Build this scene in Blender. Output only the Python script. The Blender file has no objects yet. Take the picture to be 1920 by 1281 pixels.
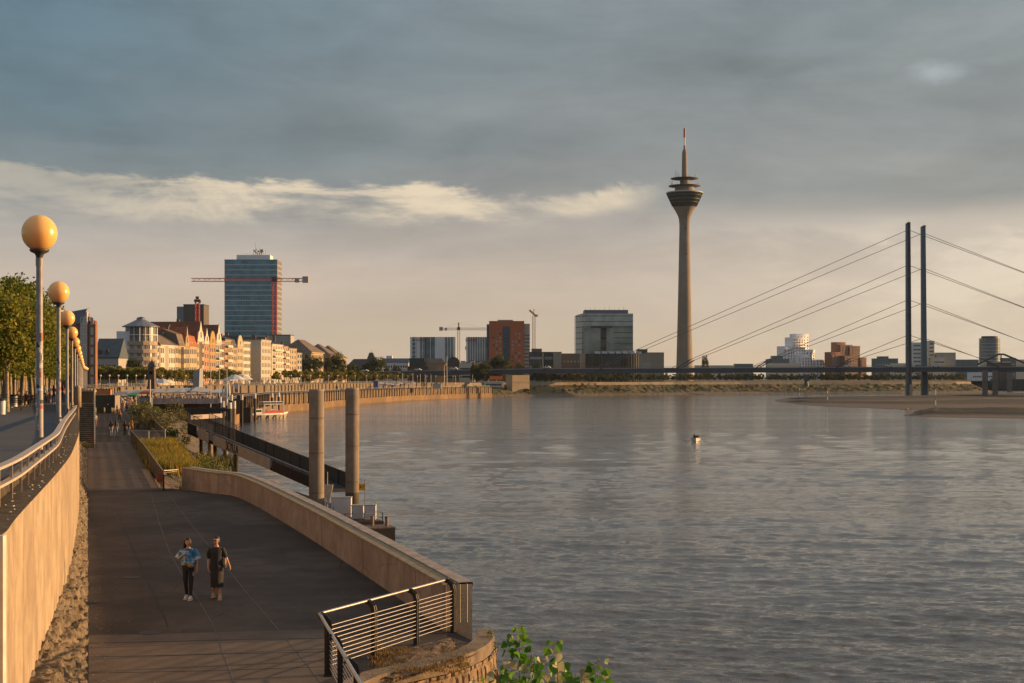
import bpy, math, random
from mathutils import Vector, Matrix
R = math.radians
C = bpy.context.scene.collection
SC = bpy.context.scene
F = 2700.0; EYE = 12.5; HOR = 708.0      # focal length and horizon of the photograph, in its own pixels; eye height above the water

# ---------------------------------------------------------------- camera
cam = bpy.data.cameras.new("camera"); camo = bpy.data.objects.new("camera", cam); C.objects.link(camo)
camo.location = (0, 0, EYE); camo.rotation_euler = (R(90), 0, 0)
cam.sensor_width = 36; cam.lens = 36 * F / 1920; cam.shift_y = (HOR - 640.5) / 1920
cam.clip_start = 0.3; cam.clip_end = 40000
SC.camera = camo
SC.view_settings.view_transform = 'Standard'; SC.view_settings.look = 'None'
SC.view_settings.exposure = 0.5; SC.view_settings.gamma = 1
SC.cycles.use_denoising = True
SC.cycles.max_bounces = 6; SC.cycles.volume_bounces = 0
SC.cycles.caustics_reflective = False; SC.cycles.caustics_refractive = False

# ---------------------------------------------------------------- node helpers
def N(nt, t, **kw):
    n = nt.nodes.new(t)
    for k, v in kw.items(): setattr(n, k, v)
    return n
def setin(nt, n, i, v):
    if isinstance(v, bpy.types.NodeSocket): nt.links.new(v, n.inputs[i])
    else: n.inputs[i].default_value = v
def M(nt, op, a, b=None, c=None, clamp=False):
    n = N(nt, 'ShaderNodeMath', operation=op, use_clamp=clamp)
    setin(nt, n, 0, a)
    if b is not None: setin(nt, n, 1, b)
    if c is not None: setin(nt, n, 2, c)
    return n.outputs[0]
def sstep(nt, v, a, b):
    n = N(nt, 'ShaderNodeMapRange', interpolation_type='SMOOTHSTEP')
    setin(nt, n, 0, v); setin(nt, n, 1, a); setin(nt, n, 2, b); setin(nt, n, 3, 0.0); setin(nt, n, 4, 1.0)
    return n.outputs[0]
def MIX(nt, f, a, b, mode='MIX'):
    n = N(nt, 'ShaderNodeMix', data_type='RGBA', blend_type=mode)
    def c4(v): return v if isinstance(v, bpy.types.NodeSocket) else (v[0], v[1], v[2], 1)
    setin(nt, n, 0, f); setin(nt, n, 6, c4(a)); setin(nt, n, 7, c4(b))
    return n.outputs[2]
def NOISE(nt, vec, scale, detail=3, rough=.5, dist=0):
    n = N(nt, 'ShaderNodeTexNoise')
    if vec is not None: nt.links.new(vec, n.inputs['Vector'])
    n.inputs['Scale'].default_value = scale; n.inputs['Detail'].default_value = detail
    n.inputs['Roughness'].default_value = rough; n.inputs['Distortion'].default_value = dist
    return n.outputs['Fac']
def RAMP(nt, f, stops):
    n = N(nt, 'ShaderNodeValToRGB'); setin(nt, n, 0, f)
    e = n.color_ramp.elements
    while len(e) < len(stops): e.new(.5)
    for k, (p, c) in enumerate(stops): e[k].position = p; e[k].color = (c[0], c[1], c[2], 1)
    return n.outputs[0]
def s2l(r, g, b):
    return tuple((v/255/12.92 if v/255 <= .04045 else ((v/255+.055)/1.055)**2.4) for v in (r, g, b))

# ---------------------------------------------------------------- sun and sky
SUN_AZ, SUN_EL = 76.0, 8.0               # azimuth clockwise from +Y (the view direction)
sl = bpy.data.lights.new("sun", 'SUN'); so = bpy.data.objects.new("sun", sl); C.objects.link(so)
sl.energy = 5.0; sl.angle = R(0.6); sl.color = (1.0, 0.60, 0.27)
_d = Vector((math.sin(R(SUN_AZ))*math.cos(R(SUN_EL)), math.cos(R(SUN_AZ))*math.cos(R(SUN_EL)), math.sin(R(SUN_EL))))
so.rotation_euler = _d.to_track_quat('Z', 'Y').to_euler()
so.location = (60, 10, 60)

w = bpy.data.worlds.new("World"); SC.world = w; w.use_nodes = True
nt = w.node_tree; nt.nodes.clear()
out = N(nt, 'ShaderNodeOutputWorld'); bg = N(nt, 'ShaderNodeBackground'); bg.inputs[1].default_value = 0.1
nt.links.new(bg.outputs[0], out.inputs[0])
sky = N(nt, 'ShaderNodeTexSky', sky_type='NISHITA'); sky.sun_disc = False
sky.sun_elevation = R(SUN_EL); sky.sun_rotation = R(SUN_AZ)
tc = N(nt, 'ShaderNodeTexCoord')
sp = N(nt, 'ShaderNodeSeparateXYZ'); nt.links.new(tc.outputs['Generated'], sp.inputs[0])
dx, dy, dz = sp.outputs
hyp = M(nt, 'SQRT', M(nt, 'ADD', M(nt, 'MULTIPLY', dx, dx), M(nt, 'MULTIPLY', dy, dy)))
el = M(nt, 'DIVIDE', M(nt, 'ABSOLUTE', dz), M(nt, 'MAXIMUM', hyp, .001))            # tan of elevation
az = M(nt, 'ARCTAN2', dx, dy)                                                       # 0 ahead, + to the right
zz = M(nt, 'ADD', M(nt, 'ABSOLUTE', dz), .07)
cv = N(nt, 'ShaderNodeCombineXYZ')                                                  # cloud sheet seen in perspective
nt.links.new(M(nt, 'DIVIDE', dx, zz), cv.inputs[0]); nt.links.new(M(nt, 'DIVIDE', dy, zz), cv.inputs[1])
cl = cv.outputs[0]
big = NOISE(nt, cl, .55, 5, .55, .6)
fine = NOISE(nt, cl, 2.2, 6, .6, .8)
sv = N(nt, 'ShaderNodeCombineXYZ')
nt.links.new(M(nt, 'MULTIPLY', az, 2.4), sv.inputs[0]); nt.links.new(M(nt, 'MULTIPLY', el, 20.0), sv.inputs[1]); sv.inputs[2].default_value = 3.3
streak = NOISE(nt, sv.outputs[0], 2.0, 7, .62, .5)
sv2 = N(nt, 'ShaderNodeCombineXYZ')
nt.links.new(M(nt, 'MULTIPLY', az, 1.6), sv2.inputs[0]); nt.links.new(M(nt, 'MULTIPLY', el, 7.0), sv2.inputs[1]); sv2.inputs[2].default_value = 1.3
soft = NOISE(nt, sv2.outputs[0], 1.3, 4, .5, .3)
elw = M(nt, 'ADD', el, M(nt, 'MULTIPLY', M(nt, 'SUBTRACT', soft, .5), .05))
K = 10.0
def k(c, f=1.0): return tuple(x * f for x in c)
base = RAMP(nt, M(nt, 'MULTIPLY', elw, 2.0, clamp=True), [
    (0.0,  s2l(184, 163, 138)), (0.05, s2l(177, 160, 141)), (0.12, s2l(174, 159, 146)), (0.20, s2l(158, 149, 142)),
    (0.265, s2l(126, 127, 126)), (0.34, s2l(118, 122, 123)), (0.46, s2l(114, 122, 125)), (0.70, s2l(110, 119, 125)), (1.0, s2l(104, 114, 122))])
# slate blue to the left, greyer and lighter to the right
left = sstep(nt, M(nt, 'ADD', az, M(nt, 'MULTIPLY', M(nt, 'SUBTRACT', big, .5), .5)), .12, -.36)
left = M(nt, 'MULTIPLY', left, sstep(nt, el, .06, .20))
base = MIX(nt, M(nt, 'MULTIPLY', left, .9), base, MIX(nt, 1.0, base, (.50, .72, .86), 'MULTIPLY'))
right = sstep(nt, az, .0, .40)
base = MIX(nt, M(nt, 'MULTIPLY', right, .5), base, MIX(nt, 1.0, base, (1.12, 1.08, 1.04), 'MULTIPLY'))
# puffs and mottling of the cloud deck
pv = N(nt, 'ShaderNodeCombineXYZ')
nt.links.new(M(nt, 'MULTIPLY', az, 9.0), pv.inputs[0]); nt.links.new(M(nt, 'MULTIPLY', el, 26.0), pv.inputs[1]); pv.inputs[2].default_value = 7.7
puff = NOISE(nt, pv.outputs[0], 1.0, 9, .62, .35)
pv2 = N(nt, 'ShaderNodeCombineXYZ')
nt.links.new(M(nt, 'MULTIPLY', az, 3.2), pv2.inputs[0]); nt.links.new(M(nt, 'MULTIPLY', el, 13.0), pv2.inputs[1]); pv2.inputs[2].default_value = 2.1
roll = NOISE(nt, pv2.outputs[0], 1.0, 6, .55, .6)
mot = M(nt, 'ADD', .50, M(nt, 'MULTIPLY', roll, .80))
mot = M(nt, 'ADD', mot, M(nt, 'MULTIPLY', M(nt, 'SUBTRACT', puff, .5), .60))
mot = M(nt, 'ADD', mot, M(nt, 'MULTIPLY', M(nt, 'SUBTRACT', streak, .5), .22))
mot = M(nt, 'ADD', mot, .10)
amt = M(nt, 'ADD', .35, M(nt, 'MULTIPLY', sstep(nt, el, .03, .13), .65))          # calmer towards the horizon
mot = M(nt, 'ADD', 1.0, M(nt, 'MULTIPLY', M(nt, 'SUBTRACT', mot, 1.0), amt))
mc = N(nt, 'ShaderNodeCombineXYZ')
for i in range(3): nt.links.new(mot, mc.inputs[i])
base = MIX(nt, 1.0, base, mc.outputs[0], 'MULTIPLY')
base = MIX(nt, M(nt, 'MULTIPLY', sstep(nt, roll, .48, .66), .35), base, MIX(nt, 1.0, base, (1.10, 1.0, .93), 'MULTIPLY'))
# long bright break low on the left and centre, ragged on top
lo = M(nt, 'ADD', M(nt, 'ADD', .106, M(nt, 'MULTIPLY', M(nt, 'MAXIMUM', az, 0.0), .13)), M(nt, 'MULTIPLY', M(nt, 'SUBTRACT', soft, .5), .018))
hi = M(nt, 'ADD', M(nt, 'ADD', .131, M(nt, 'MULTIPLY', M(nt, 'SUBTRACT', puff, .5), .055)), M(nt, 'MULTIPLY', az, -.015))
band = M(nt, 'MULTIPLY', sstep(nt, el, M(nt, 'SUBTRACT', lo, .004), M(nt, 'ADD', lo, .005)),
         sstep(nt, el, M(nt, 'ADD', hi, .002), M(nt, 'SUBTRACT', hi, .005)))
band = M(nt, 'MULTIPLY', band, sstep(nt, az, .112, .06))
band = M(nt, 'MULTIPLY', band, M(nt, 'ADD', .12, M(nt, 'MULTIPLY', sstep(nt, M(nt, 'ADD', M(nt, 'ADD', M(nt, 'MULTIPLY', puff, .6), M(nt, 'MULTIPLY', streak, .4)), M(nt, 'MULTIPLY', M(nt, 'MAXIMUM', M(nt, 'ADD', az, .02), 0.0), 1.1)), .39, .53), .88)))
band = M(nt, 'MULTIPLY', band, M(nt, 'ADD', .38, M(nt, 'MULTIPLY', sstep(nt, az, -.32, -.16), .62)))
bcol = MIX(nt, sstep(nt, M(nt, 'ADD', M(nt, 'MULTIPLY', puff, .7), M(nt, 'MULTIPLY', streak, .3)), .40, .60), s2l(160, 152, 142), s2l(208, 190, 163))
col = MIX(nt, M(nt, 'MULTIPLY', band, .92), base, bcol)
# brighter clearing low on the right, towards the sun
clr = M(nt, 'MULTIPLY', sstep(nt, az, .06, .36), sstep(nt, M(nt, 'ADD', elw, M(nt, 'MULTIPLY', M(nt, 'SUBTRACT', puff, .5), .05)), .128, .098))
clr = M(nt, 'MULTIPLY', clr, M(nt, 'ADD', .45, M(nt, 'MULTIPLY', sstep(nt, puff, .40, .60), .55)))
col = MIX(nt, M(nt, 'MULTIPLY', clr, .8), col, s2l(206, 192, 172))
glow = M(nt, 'MULTIPLY', sstep(nt, az, .38, 1.25), sstep(nt, el, .40, .02))
col = MIX(nt, glow, col, (.75, .50, .30))
# a small pale ragged hole upper right
dh = M(nt, 'SQRT', M(nt, 'ADD', M(nt, 'POWER', M(nt, 'MULTIPLY', M(nt, 'SUBTRACT', az, .283), 44.0), 2.0),
       M(nt, 'POWER', M(nt, 'MULTIPLY', M(nt, 'SUBTRACT', el, .203), 95.0), 2.0)))
hole = M(nt, 'MULTIPLY', sstep(nt, M(nt, 'ADD', dh, M(nt, 'MULTIPLY', M(nt, 'SUBTRACT', puff, .45), 5.0)), 1.1, -.5), .45)
col = MIX(nt, hole, col, s2l(176, 184, 188))
back = sstep(nt, M(nt, 'MULTIPLY', dy, -1.0), -.1, .9)
col = MIX(nt, M(nt, 'MULTIPLY', back, .85), col, s2l(88, 106, 128))
high = sstep(nt, el, .27, .60)
col = MIX(nt, M(nt, 'MULTIPLY', high, .85), col, s2l(140, 141, 144))
lum = MIX(nt, 1.0, col, (K, K, K), 'MULTIPLY')
fin = MIX(nt, .93, sky.outputs[0], lum)
nt.links.new(fin, bg.inputs[0])

# ---------------------------------------------------------------- placing helpers: a pixel of the photograph becomes a point at a real distance
def at(px, py, Y): return Vector(((px-960)/F*Y, Y, EYE-(py-HOR)/F*Y))
def gd(px, py, z): return at(px, py, F*(EYE-z)/(py-HOR))
def zat(py, Y): return EYE-(py-HOR)/F*Y
def xat(px, Y): return (px-960)/F*Y

# ---------------------------------------------------------------- objects
def setp(o, label=None, cat=None, group=None, kind=None):
    if label: o['label'] = label
    if cat: o['category'] = cat
    if group: o['group'] = group
    if kind: o['kind'] = kind
    return o
def thing(name, label, cat, loc=(0, 0, 0), rz=0, group=None):
    o = bpy.data.objects.new(name, None); C.objects.link(o); o.empty_display_size = .3
    o.location = loc; o.rotation_euler = (0, 0, rz)
    return setp(o, label, cat, group)
def dup(root, loc, rz=None, label=None, group=None, scale=None):
    r = root.copy(); C.objects.link(r); r.location = loc
    if rz is not None: r.rotation_euler = (0, 0, rz)
    if scale is not None: r.scale = scale if hasattr(scale, '__len__') else (scale,)*3
    if label: r['label'] = label
    if group: r['group'] = group
    for ch in list(root.children):
        c = ch.copy(); C.objects.link(c); c.parent = r
        for g in list(ch.children):
            d = g.copy(); C.objects.link(d); d.parent = c
    return r
def part_copy(o, parent, loc, rz=None):
    c = o.copy(); C.objects.link(c); c.parent = parent; c.location = loc
    if rz is not None: c.rotation_euler = (0, 0, rz)
    for g in list(o.children):
        d = g.copy(); C.objects.link(d); d.parent = c
    return c

class MB:
    def __init__(s): s.v = []; s.f = []; s.mi = []; s.sm = []; s.cur = 0
    def add(s, vs, fs, smooth=False):
        o = len(s.v); s.v += [tuple(p) for p in vs]
        for f in fs: s.f.append([i+o for i in f]); s.mi.append(s.cur); s.sm.append(smooth)
    def box(s, x0, x1, y0, y1, z0, z1):
        s.add([(x0,y0,z0),(x1,y0,z0),(x1,y1,z0),(x0,y1,z0),(x0,y0,z1),(x1,y0,z1),(x1,y1,z1),(x0,y1,z1)],
              [(0,3,2,1),(4,5,6,7),(0,1,5,4),(1,2,6,5),(2,3,7,6),(3,0,4,7)])
    def cbox(s, c, sx, sy, sz, rz=0):
        m = Matrix.Rotation(rz, 3, 'Z'); vs = []
        for dz in (-.5, .5):
            for a, b in ((-.5,-.5),(.5,-.5),(.5,.5),(-.5,.5)):
                q = m @ Vector((a*sx, b*sy, 0)); vs.append((c[0]+q.x, c[1]+q.y, c[2]+dz*sz))
        s.add(vs, [(0,3,2,1),(4,5,6,7),(0,1,5,4),(1,2,6,5),(2,3,7,6),(3,0,4,7)])
    def bar(s, p, q, w, h, up=(0,0,1)):
        p = Vector(p); q = Vector(q); d = (q-p).normalized(); up = Vector(up)
        if abs(d.dot(up)) > .99: up = Vector((0,1,0))
        a = d.cross(up).normalized(); b = a.cross(d).normalized(); vs = []
        for e in (p, q):
            for i, j in ((-.5,-.5),(.5,-.5),(.5,.5),(-.5,.5)): vs.append(e + a*i*w + b*j*h)
        s.add(vs, [(0,3,2,1),(4,5,6,7),(0,1,5,4),(1,2,6,5),(2,3,7,6),(3,0,4,7)])
    def tube(s, pts, r, n=8, cap=True):
        pts = [Vector(p) for p in pts]; L = len(pts); rr = r if hasattr(r, '__len__') else [r]*L; vs = []
        for i, p in enumerate(pts):
            d = (pts[min(i+1, L-1)] - pts[max(i-1, 0)]).normalized()
            up = Vector((0,0,1)) if abs(d.z) < .95 else Vector((0,1,0))
            a = d.cross(up).normalized(); b = a.cross(d)
            for k2 in range(n):
                t = 2*math.pi*k2/n; vs.append(p + (a*math.cos(t) + b*math.sin(t))*rr[i])
        fs = [(i*n+k2, i*n+(k2+1)%n, (i+1)*n+(k2+1)%n, (i+1)*n+k2) for i in range(L-1) for k2 in range(n)]
        s.add(vs, fs, True)
        if cap: s.add([vs[k2] for k2 in range(n)], [tuple(range(n))[::-1]]); s.add([vs[(L-1)*n+k2] for k2 in range(n)], [tuple(range(n))])
    def lathe(s, prof, n=24, x=0, y=0, smooth=True, a0=0, a1=2*math.pi):
        full = abs(a1-a0-2*math.pi) < 1e-6; m = n if full else n+1; vs = []
        for (r, z) in prof:
            for k2 in range(m):
                t = a0+(a1-a0)*k2/n; vs.append((x+r*math.cos(t), y+r*math.sin(t), z))
        fs = []
        for i in range(len(prof)-1):
            for k2 in range(n):
                k3 = (k2+1) % m; fs.append((i*m+k2, i*m+k3, (i+1)*m+k3, (i+1)*m+k2))
        s.add(vs, fs, smooth)
    def cyl(s, x, y, z0, z1, r0, r1=None, n=16, smooth=True):
        r1 = r0 if r1 is None else r1
        s.lathe([(r0, z0), (r1, z1)], n, x, y, smooth)
        s.add([(x+r0*math.cos(2*math.pi*k2/n), y+r0*math.sin(2*math.pi*k2/n), z0) for k2 in range(n)], [tuple(range(n))[::-1]])
        s.add([(x+r1*math.cos(2*math.pi*k2/n), y+r1*math.sin(2*math.pi*k2/n), z1) for k2 in range(n)], [tuple(range(n))])
    def prism(s, poly, z0, z1):
        n = len(poly); vs = [(p[0], p[1], z0) for p in poly] + [(p[0], p[1], z1) for p in poly]
        s.add(vs, [tuple(range(n))[::-1], tuple(range(n, 2*n))] + [(i, (i+1)%n, n+(i+1)%n, n+i) for i in range(n)])
    def strip(s, A, B, smooth=False):
        n = len(A); s.add(list(A)+list(B), [(i, i+1, n+i+1, n+i) for i in range(n-1)], smooth)
    def face(s, pts): s.add(pts, [tuple(range(len(pts)))])
    def ball(s, c, rx, ry=None, rz=None, n=16, m=10):
        ry = ry or rx; rz = rz or rx; vs = []
        for i in range(m+1):
            a = math.pi*i/m
            for k2 in range(n):
                t = 2*math.pi*k2/n; vs.append((c[0]+rx*math.sin(a)*math.cos(t), c[1]+ry*math.sin(a)*math.sin(t), c[2]-rz*math.cos(a)))
        s.add(vs, [(i*n+k2, i*n+(k2+1)%n, (i+1)*n+(k2+1)%n, (i+1)*n+k2) for i in range(m) for k2 in range(n)], True)
    def data(s, name, mats):
        me = bpy.data.meshes.new(name); me.from_pydata(s.v, [], s.f)
        for m in (mats if isinstance(mats, (list, tuple)) else [mats]): me.materials.append(m)
        me.polygons.foreach_set('material_index', s.mi); me.polygons.foreach_set('use_smooth', s.sm)
        me.update(); return me
    def build(s, name, mats, parent=None, loc=(0,0,0), rz=0):
        o = bpy.data.objects.new(name, s.data(name, mats)); C.objects.link(o)
        o.location = loc; o.rotation_euler = (0,0,rz)
        if parent is not None: o.parent = parent
        return o
def struct(name, mb, mats, kind='structure'):
    o = mb.build(name, mats); o['kind'] = kind; return o
def text(body, size, parent, loc, rot, m, name='lettering', depth=.01, sx=1.0):
    cu = bpy.data.curves.new(name, 'FONT'); cu.body = body; cu.size = size; cu.extrude = depth; cu.align_x = 'CENTER'; cu.align_y = 'CENTER'
    t = bpy.data.objects.new('tmp', cu); C.objects.link(t)
    bpy.context.view_layer.update()
    me = bpy.data.meshes.new_from_object(t.evaluated_get(bpy.context.evaluated_depsgraph_get()))
    bpy.data.objects.remove(t); bpy.data.curves.remove(cu)
    me.materials.clear(); me.materials.append(m)
    o = bpy.data.objects.new(name, me); C.objects.link(o); o.parent = parent; o.location = loc; o.rotation_euler = rot; o.scale = (sx, 1, 1)
    return o

# ---------------------------------------------------------------- materials
MATS = {}
def mat(name, col, rough=.7, var=.18, scale=3.0, bump=0.0, bscale=20.0, metal=0.0, spec=.5, col2=None, streaky=False, detail=4):
    if name in MATS: return MATS[name]
    m = bpy.data.materials.new(name); m.use_nodes = True; nt = m.node_tree
    b = nt.nodes['Principled BSDF']; tc = N(nt, 'ShaderNodeTexCoord')
    vec = tc.outputs['Object']
    if streaky:
        mp = N(nt, 'ShaderNodeMapping'); nt.links.new(vec, mp.inputs[0]); mp.inputs['Scale'].default_value = (1, 1, .08); vec = mp.outputs[0]
    f = NOISE(nt, vec, scale, detail, .6)
    f = sstep(nt, f, .3, .7)
    c2 = col2 or tuple(min(1, x*(1+var)) for x in col)
    c1 = tuple(x*(1-var) for x in col) if col2 is None else col
    nt.links.new(MIX(nt, f, c1, c2), b.inputs['Base Color'])
    b.inputs['Roughness'].default_value = rough; b.inputs['Metallic'].default_value = metal
    b.inputs['Specular IOR Level'].default_value = spec
    if bump:
        bn = N(nt, 'ShaderNodeBump'); bn.inputs['Strength'].default_value = bump; bn.inputs['Distance'].default_value = .05
        nt.links.new(NOISE(nt, tc.outputs['Object'], bscale, 5, .65), bn.inputs['Height']); nt.links.new(bn.outputs[0], b.inputs['Normal'])
    MATS[name] = m; return m
def leafmat(name, cols, trans=.35, rough=.55):
    if name in MATS: return MATS[name]
    m = bpy.data.materials.new(name); m.use_nodes = True; nt = m.node_tree
    b = nt.nodes['Principled BSDF']; o = nt.nodes['Material Output']; tc = N(nt, 'ShaderNodeTexCoord'); oi = N(nt, 'ShaderNodeObjectInfo')
    g = N(nt, 'ShaderNodeNewGeometry')
    f = M(nt, 'ADD', M(nt, 'MULTIPLY', NOISE(nt, tc.outputs['Object'], .9, 3), .55), M(nt, 'MULTIPLY', g.outputs['Random Per Island'], .42))
    f = M(nt, 'ADD', f, M(nt, 'MULTIPLY', M(nt, 'SUBTRACT', oi.outputs['Random'], .5), .22))
    c = RAMP(nt, f, [(.25, cols[0]), (.5, cols[1]), (.78, cols[2])])
    nt.links.new(c, b.inputs['Base Color']); b.inputs['Roughness'].default_value = rough; b.inputs['Specular IOR Level'].default_value = .3
    t = N(nt, 'ShaderNodeBsdfTranslucent'); nt.links.new(c, t.inputs[0])
    mx = N(nt, 'ShaderNodeMixShader'); mx.inputs[0].default_value = trans
    nt.links.new(b.outputs[0], mx.inputs[1]); nt.links.new(t.outputs[0], mx.inputs[2]); nt.links.new(mx.outputs[0], o.inputs[0])
    MATS[name] = m; return m
def randmat(name, stops, rough=.8):
    m = bpy.data.materials.new(name); m.use_nodes = True; nt = m.node_tree; b = nt.nodes['Principled BSDF']
    oi = N(nt, 'ShaderNodeObjectInfo'); n = N(nt, 'ShaderNodeValToRGB'); nt.links.new(oi.outputs['Random'], n.inputs[0])
    n.color_ramp.interpolation = 'CONSTANT'; e = n.color_ramp.elements
    while len(e) < len(stops): e.new(.5)
    for i, c in enumerate(stops): e[i].position = i/len(stops); e[i].color = (*c, 1)
    nt.links.new(n.outputs[0], b.inputs['Base Color']); b.inputs['Roughness'].default_value = rough
    return m
def glassmat(name, col, rough=.12, metal=.0, var=.3, scale=.25):
    m = mat(name, col, rough, var, scale, metal=metal, spec=.8); return m

concrete = mat('concrete', (.40,.34,.27), .85, .14, 1.2, .25, 14, streaky=False)
conc_wall = None
conc_dark = mat('dark_concrete', (.16,.14,.12), .9, .3, 1.5, .4, 12)
def weathered(name, lo, hi, dirt, s1, s2, streak=None, crack=None, rough=.88, bump=.4, bs=50):
    """base colour from broad patches, mid blotches and fine grit; optional vertical run-off streaks and hairline cracks"""
    m = bpy.data.materials.new(name); m.use_nodes = True; nt = m.node_tree; b = nt.nodes['Principled BSDF']; tc = N(nt, 'ShaderNodeTexCoord'); v = tc.outputs['Object']
    p1 = sstep(nt, NOISE(nt, v, s1, 5, .6, .6), .36, .64); p2 = sstep(nt, NOISE(nt, v, s2, 7, .65, .3), .34, .66); g = NOISE(nt, v, bs, 4, .7)
    c = MIX(nt, p1, lo, hi); c = MIX(nt, M(nt, 'MULTIPLY', p2, .38), c, dirt)
    gc = N(nt, 'ShaderNodeCombineXYZ'); gv = M(nt, 'ADD', .78, M(nt, 'MULTIPLY', g, .44))
    for i in range(3): nt.links.new(gv, gc.inputs[i])
    c = MIX(nt, 1.0, c, gc.outputs[0], 'MULTIPLY')
    if streak:
        mp = N(nt, 'ShaderNodeMapping'); nt.links.new(v, mp.inputs[0]); mp.inputs['Scale'].default_value = (streak, streak, streak*.06)
        st = NOISE(nt, mp.outputs[0], 1.0, 8, .7, .4); st2 = M(nt, 'MULTIPLY', sstep(nt, st, .50, .70), sstep(nt, NOISE(nt, v, .45, 3, .5), .35, .6))
        c = MIX(nt, M(nt, 'MULTIPLY', st2, .55), c, dirt)
    if crack:
        vo = N(nt, 'ShaderNodeTexVoronoi', feature='DISTANCE_TO_EDGE'); nt.links.new(v, vo.inputs['Vector']); vo.inputs['Scale'].default_value = crack
        dn = M(nt, 'ADD', vo.outputs['Distance'], M(nt, 'MULTIPLY', M(nt, 'SUBTRACT', NOISE(nt, v, crack*6, 4, .6), .5), .05))
        c = MIX(nt, M(nt, 'MULTIPLY', M(nt, 'LESS_THAN', dn, .006), .5), c, dirt)
    nt.links.new(c, b.inputs['Base Color']); b.inputs['Roughness'].default_value = rough; b.inputs['Specular IOR Level'].default_value = .35
    bn = N(nt, 'ShaderNodeBump'); bn.inputs['Strength'].default_value = bump; bn.inputs['Distance'].default_value = .02; nt.links.new(g, bn.inputs['Height']); nt.links.new(bn.outputs[0], b.inputs['Normal'])
    MATS[name] = m; return m
asphalt = weathered('asphalt', (.042,.033,.027), (.092,.069,.052), (.026,.021,.018), .22, 1.1, crack=.22)
conc_wall = weathered('concrete_wall', (.37,.28,.19), (.50,.385,.26), (.17,.12,.075), .35, 1.6, streak=2.6, rough=.85, bump=.3, bs=30)
asphalt_up = mat('asphalt_upper', (.07,.075,.085), .85, .14, .5, .4, 60)
stone_curb = mat('paving', (.20,.17,.14), .85, .2, 2, .2, 30)
black = mat('black_paint', (.012,.012,.013), .45, .2, 4)
dark_metal = mat('dark_metal', (.03,.03,.032), .4, .2, 4, metal=.3)
steel = mat('steel_rail', (.55,.50,.45), .32, .1, 6, metal=.85)
galv = mat('galvanised', (.42,.41,.40), .5, .12, 5, metal=.35)
white_paint = mat('white_paint', (.72,.70,.67), .5, .06, 3)
cream = mat('cream_stucco', (.62,.52,.40), .85, .08, .6)
soil = mat('soil', (.10,.07,.045), .95, .5, 3, .8, 25)
bark = mat('bark', (.34,.26,.16), .9, .35, 4, .5, 14)
# ================================================================ THE SETTING
# ---- water
def water_material():
    m = bpy.data.materials.new('river_water'); m.use_nodes = True; nt = m.node_tree; b = nt.nodes['Principled BSDF']
    b.inputs['Base Color'].default_value = (.115, .105, .085, 1); b.inputs['Roughness'].default_value = .07
    b.inputs['IOR'].default_value = 1.6; b.inputs['Specular IOR Level'].default_value = .5
    tc = N(nt, 'ShaderNodeTexCoord')
    def wave(rot, sx, sy, sc, det, rg, ds=0):
        mp = N(nt, 'ShaderNodeMapping'); nt.links.new(tc.outputs['Object'], mp.inputs[0])
        mp.inputs['Rotation'].default_value = (0, 0, R(rot)); mp.inputs['Scale'].default_value = (sx, sy, 1)
        return NOISE(nt, mp.outputs[0], sc, det, rg, ds)
    a = wave(-10, .55, 1.0, .50, 3, .55, .5)
    c = wave(7, .5, 1.0, 1.5, 5, .68, .8)
    d = wave(-4, .6, 1.0, 5.0, 3, .6, .3)
    e = wave(4, .40, 1.0, .13, 4, .6, .6)
    f = wave(-6, .30, 1.0, .03, 4, .6, .8)
    h = M(nt, 'ADD', M(nt, 'ADD', M(nt, 'MULTIPLY', a, 1.5), M(nt, 'MULTIPLY', c, 1.5)), M(nt, 'MULTIPLY', d, .50))
    h = M(nt, 'ADD', h, M(nt, 'ADD', M(nt, 'MULTIPLY', e, 3.2), M(nt, 'MULTIPLY', f, 10.0)))
    patch = sstep(nt, wave(12, .22, 1.0, .03, 5, .6, 1.0), .38, .62)
    bn = N(nt, 'ShaderNodeBump'); setin(nt, bn, 'Strength', M(nt, 'ADD', .55, M(nt, 'MULTIPLY', patch, .45))); bn.inputs['Distance'].default_value = .085
    nt.links.new(h, bn.inputs['Height']); nt.links.new(bn.outputs[0], b.inputs['Normal'])
    return m
import numpy as np
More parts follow.
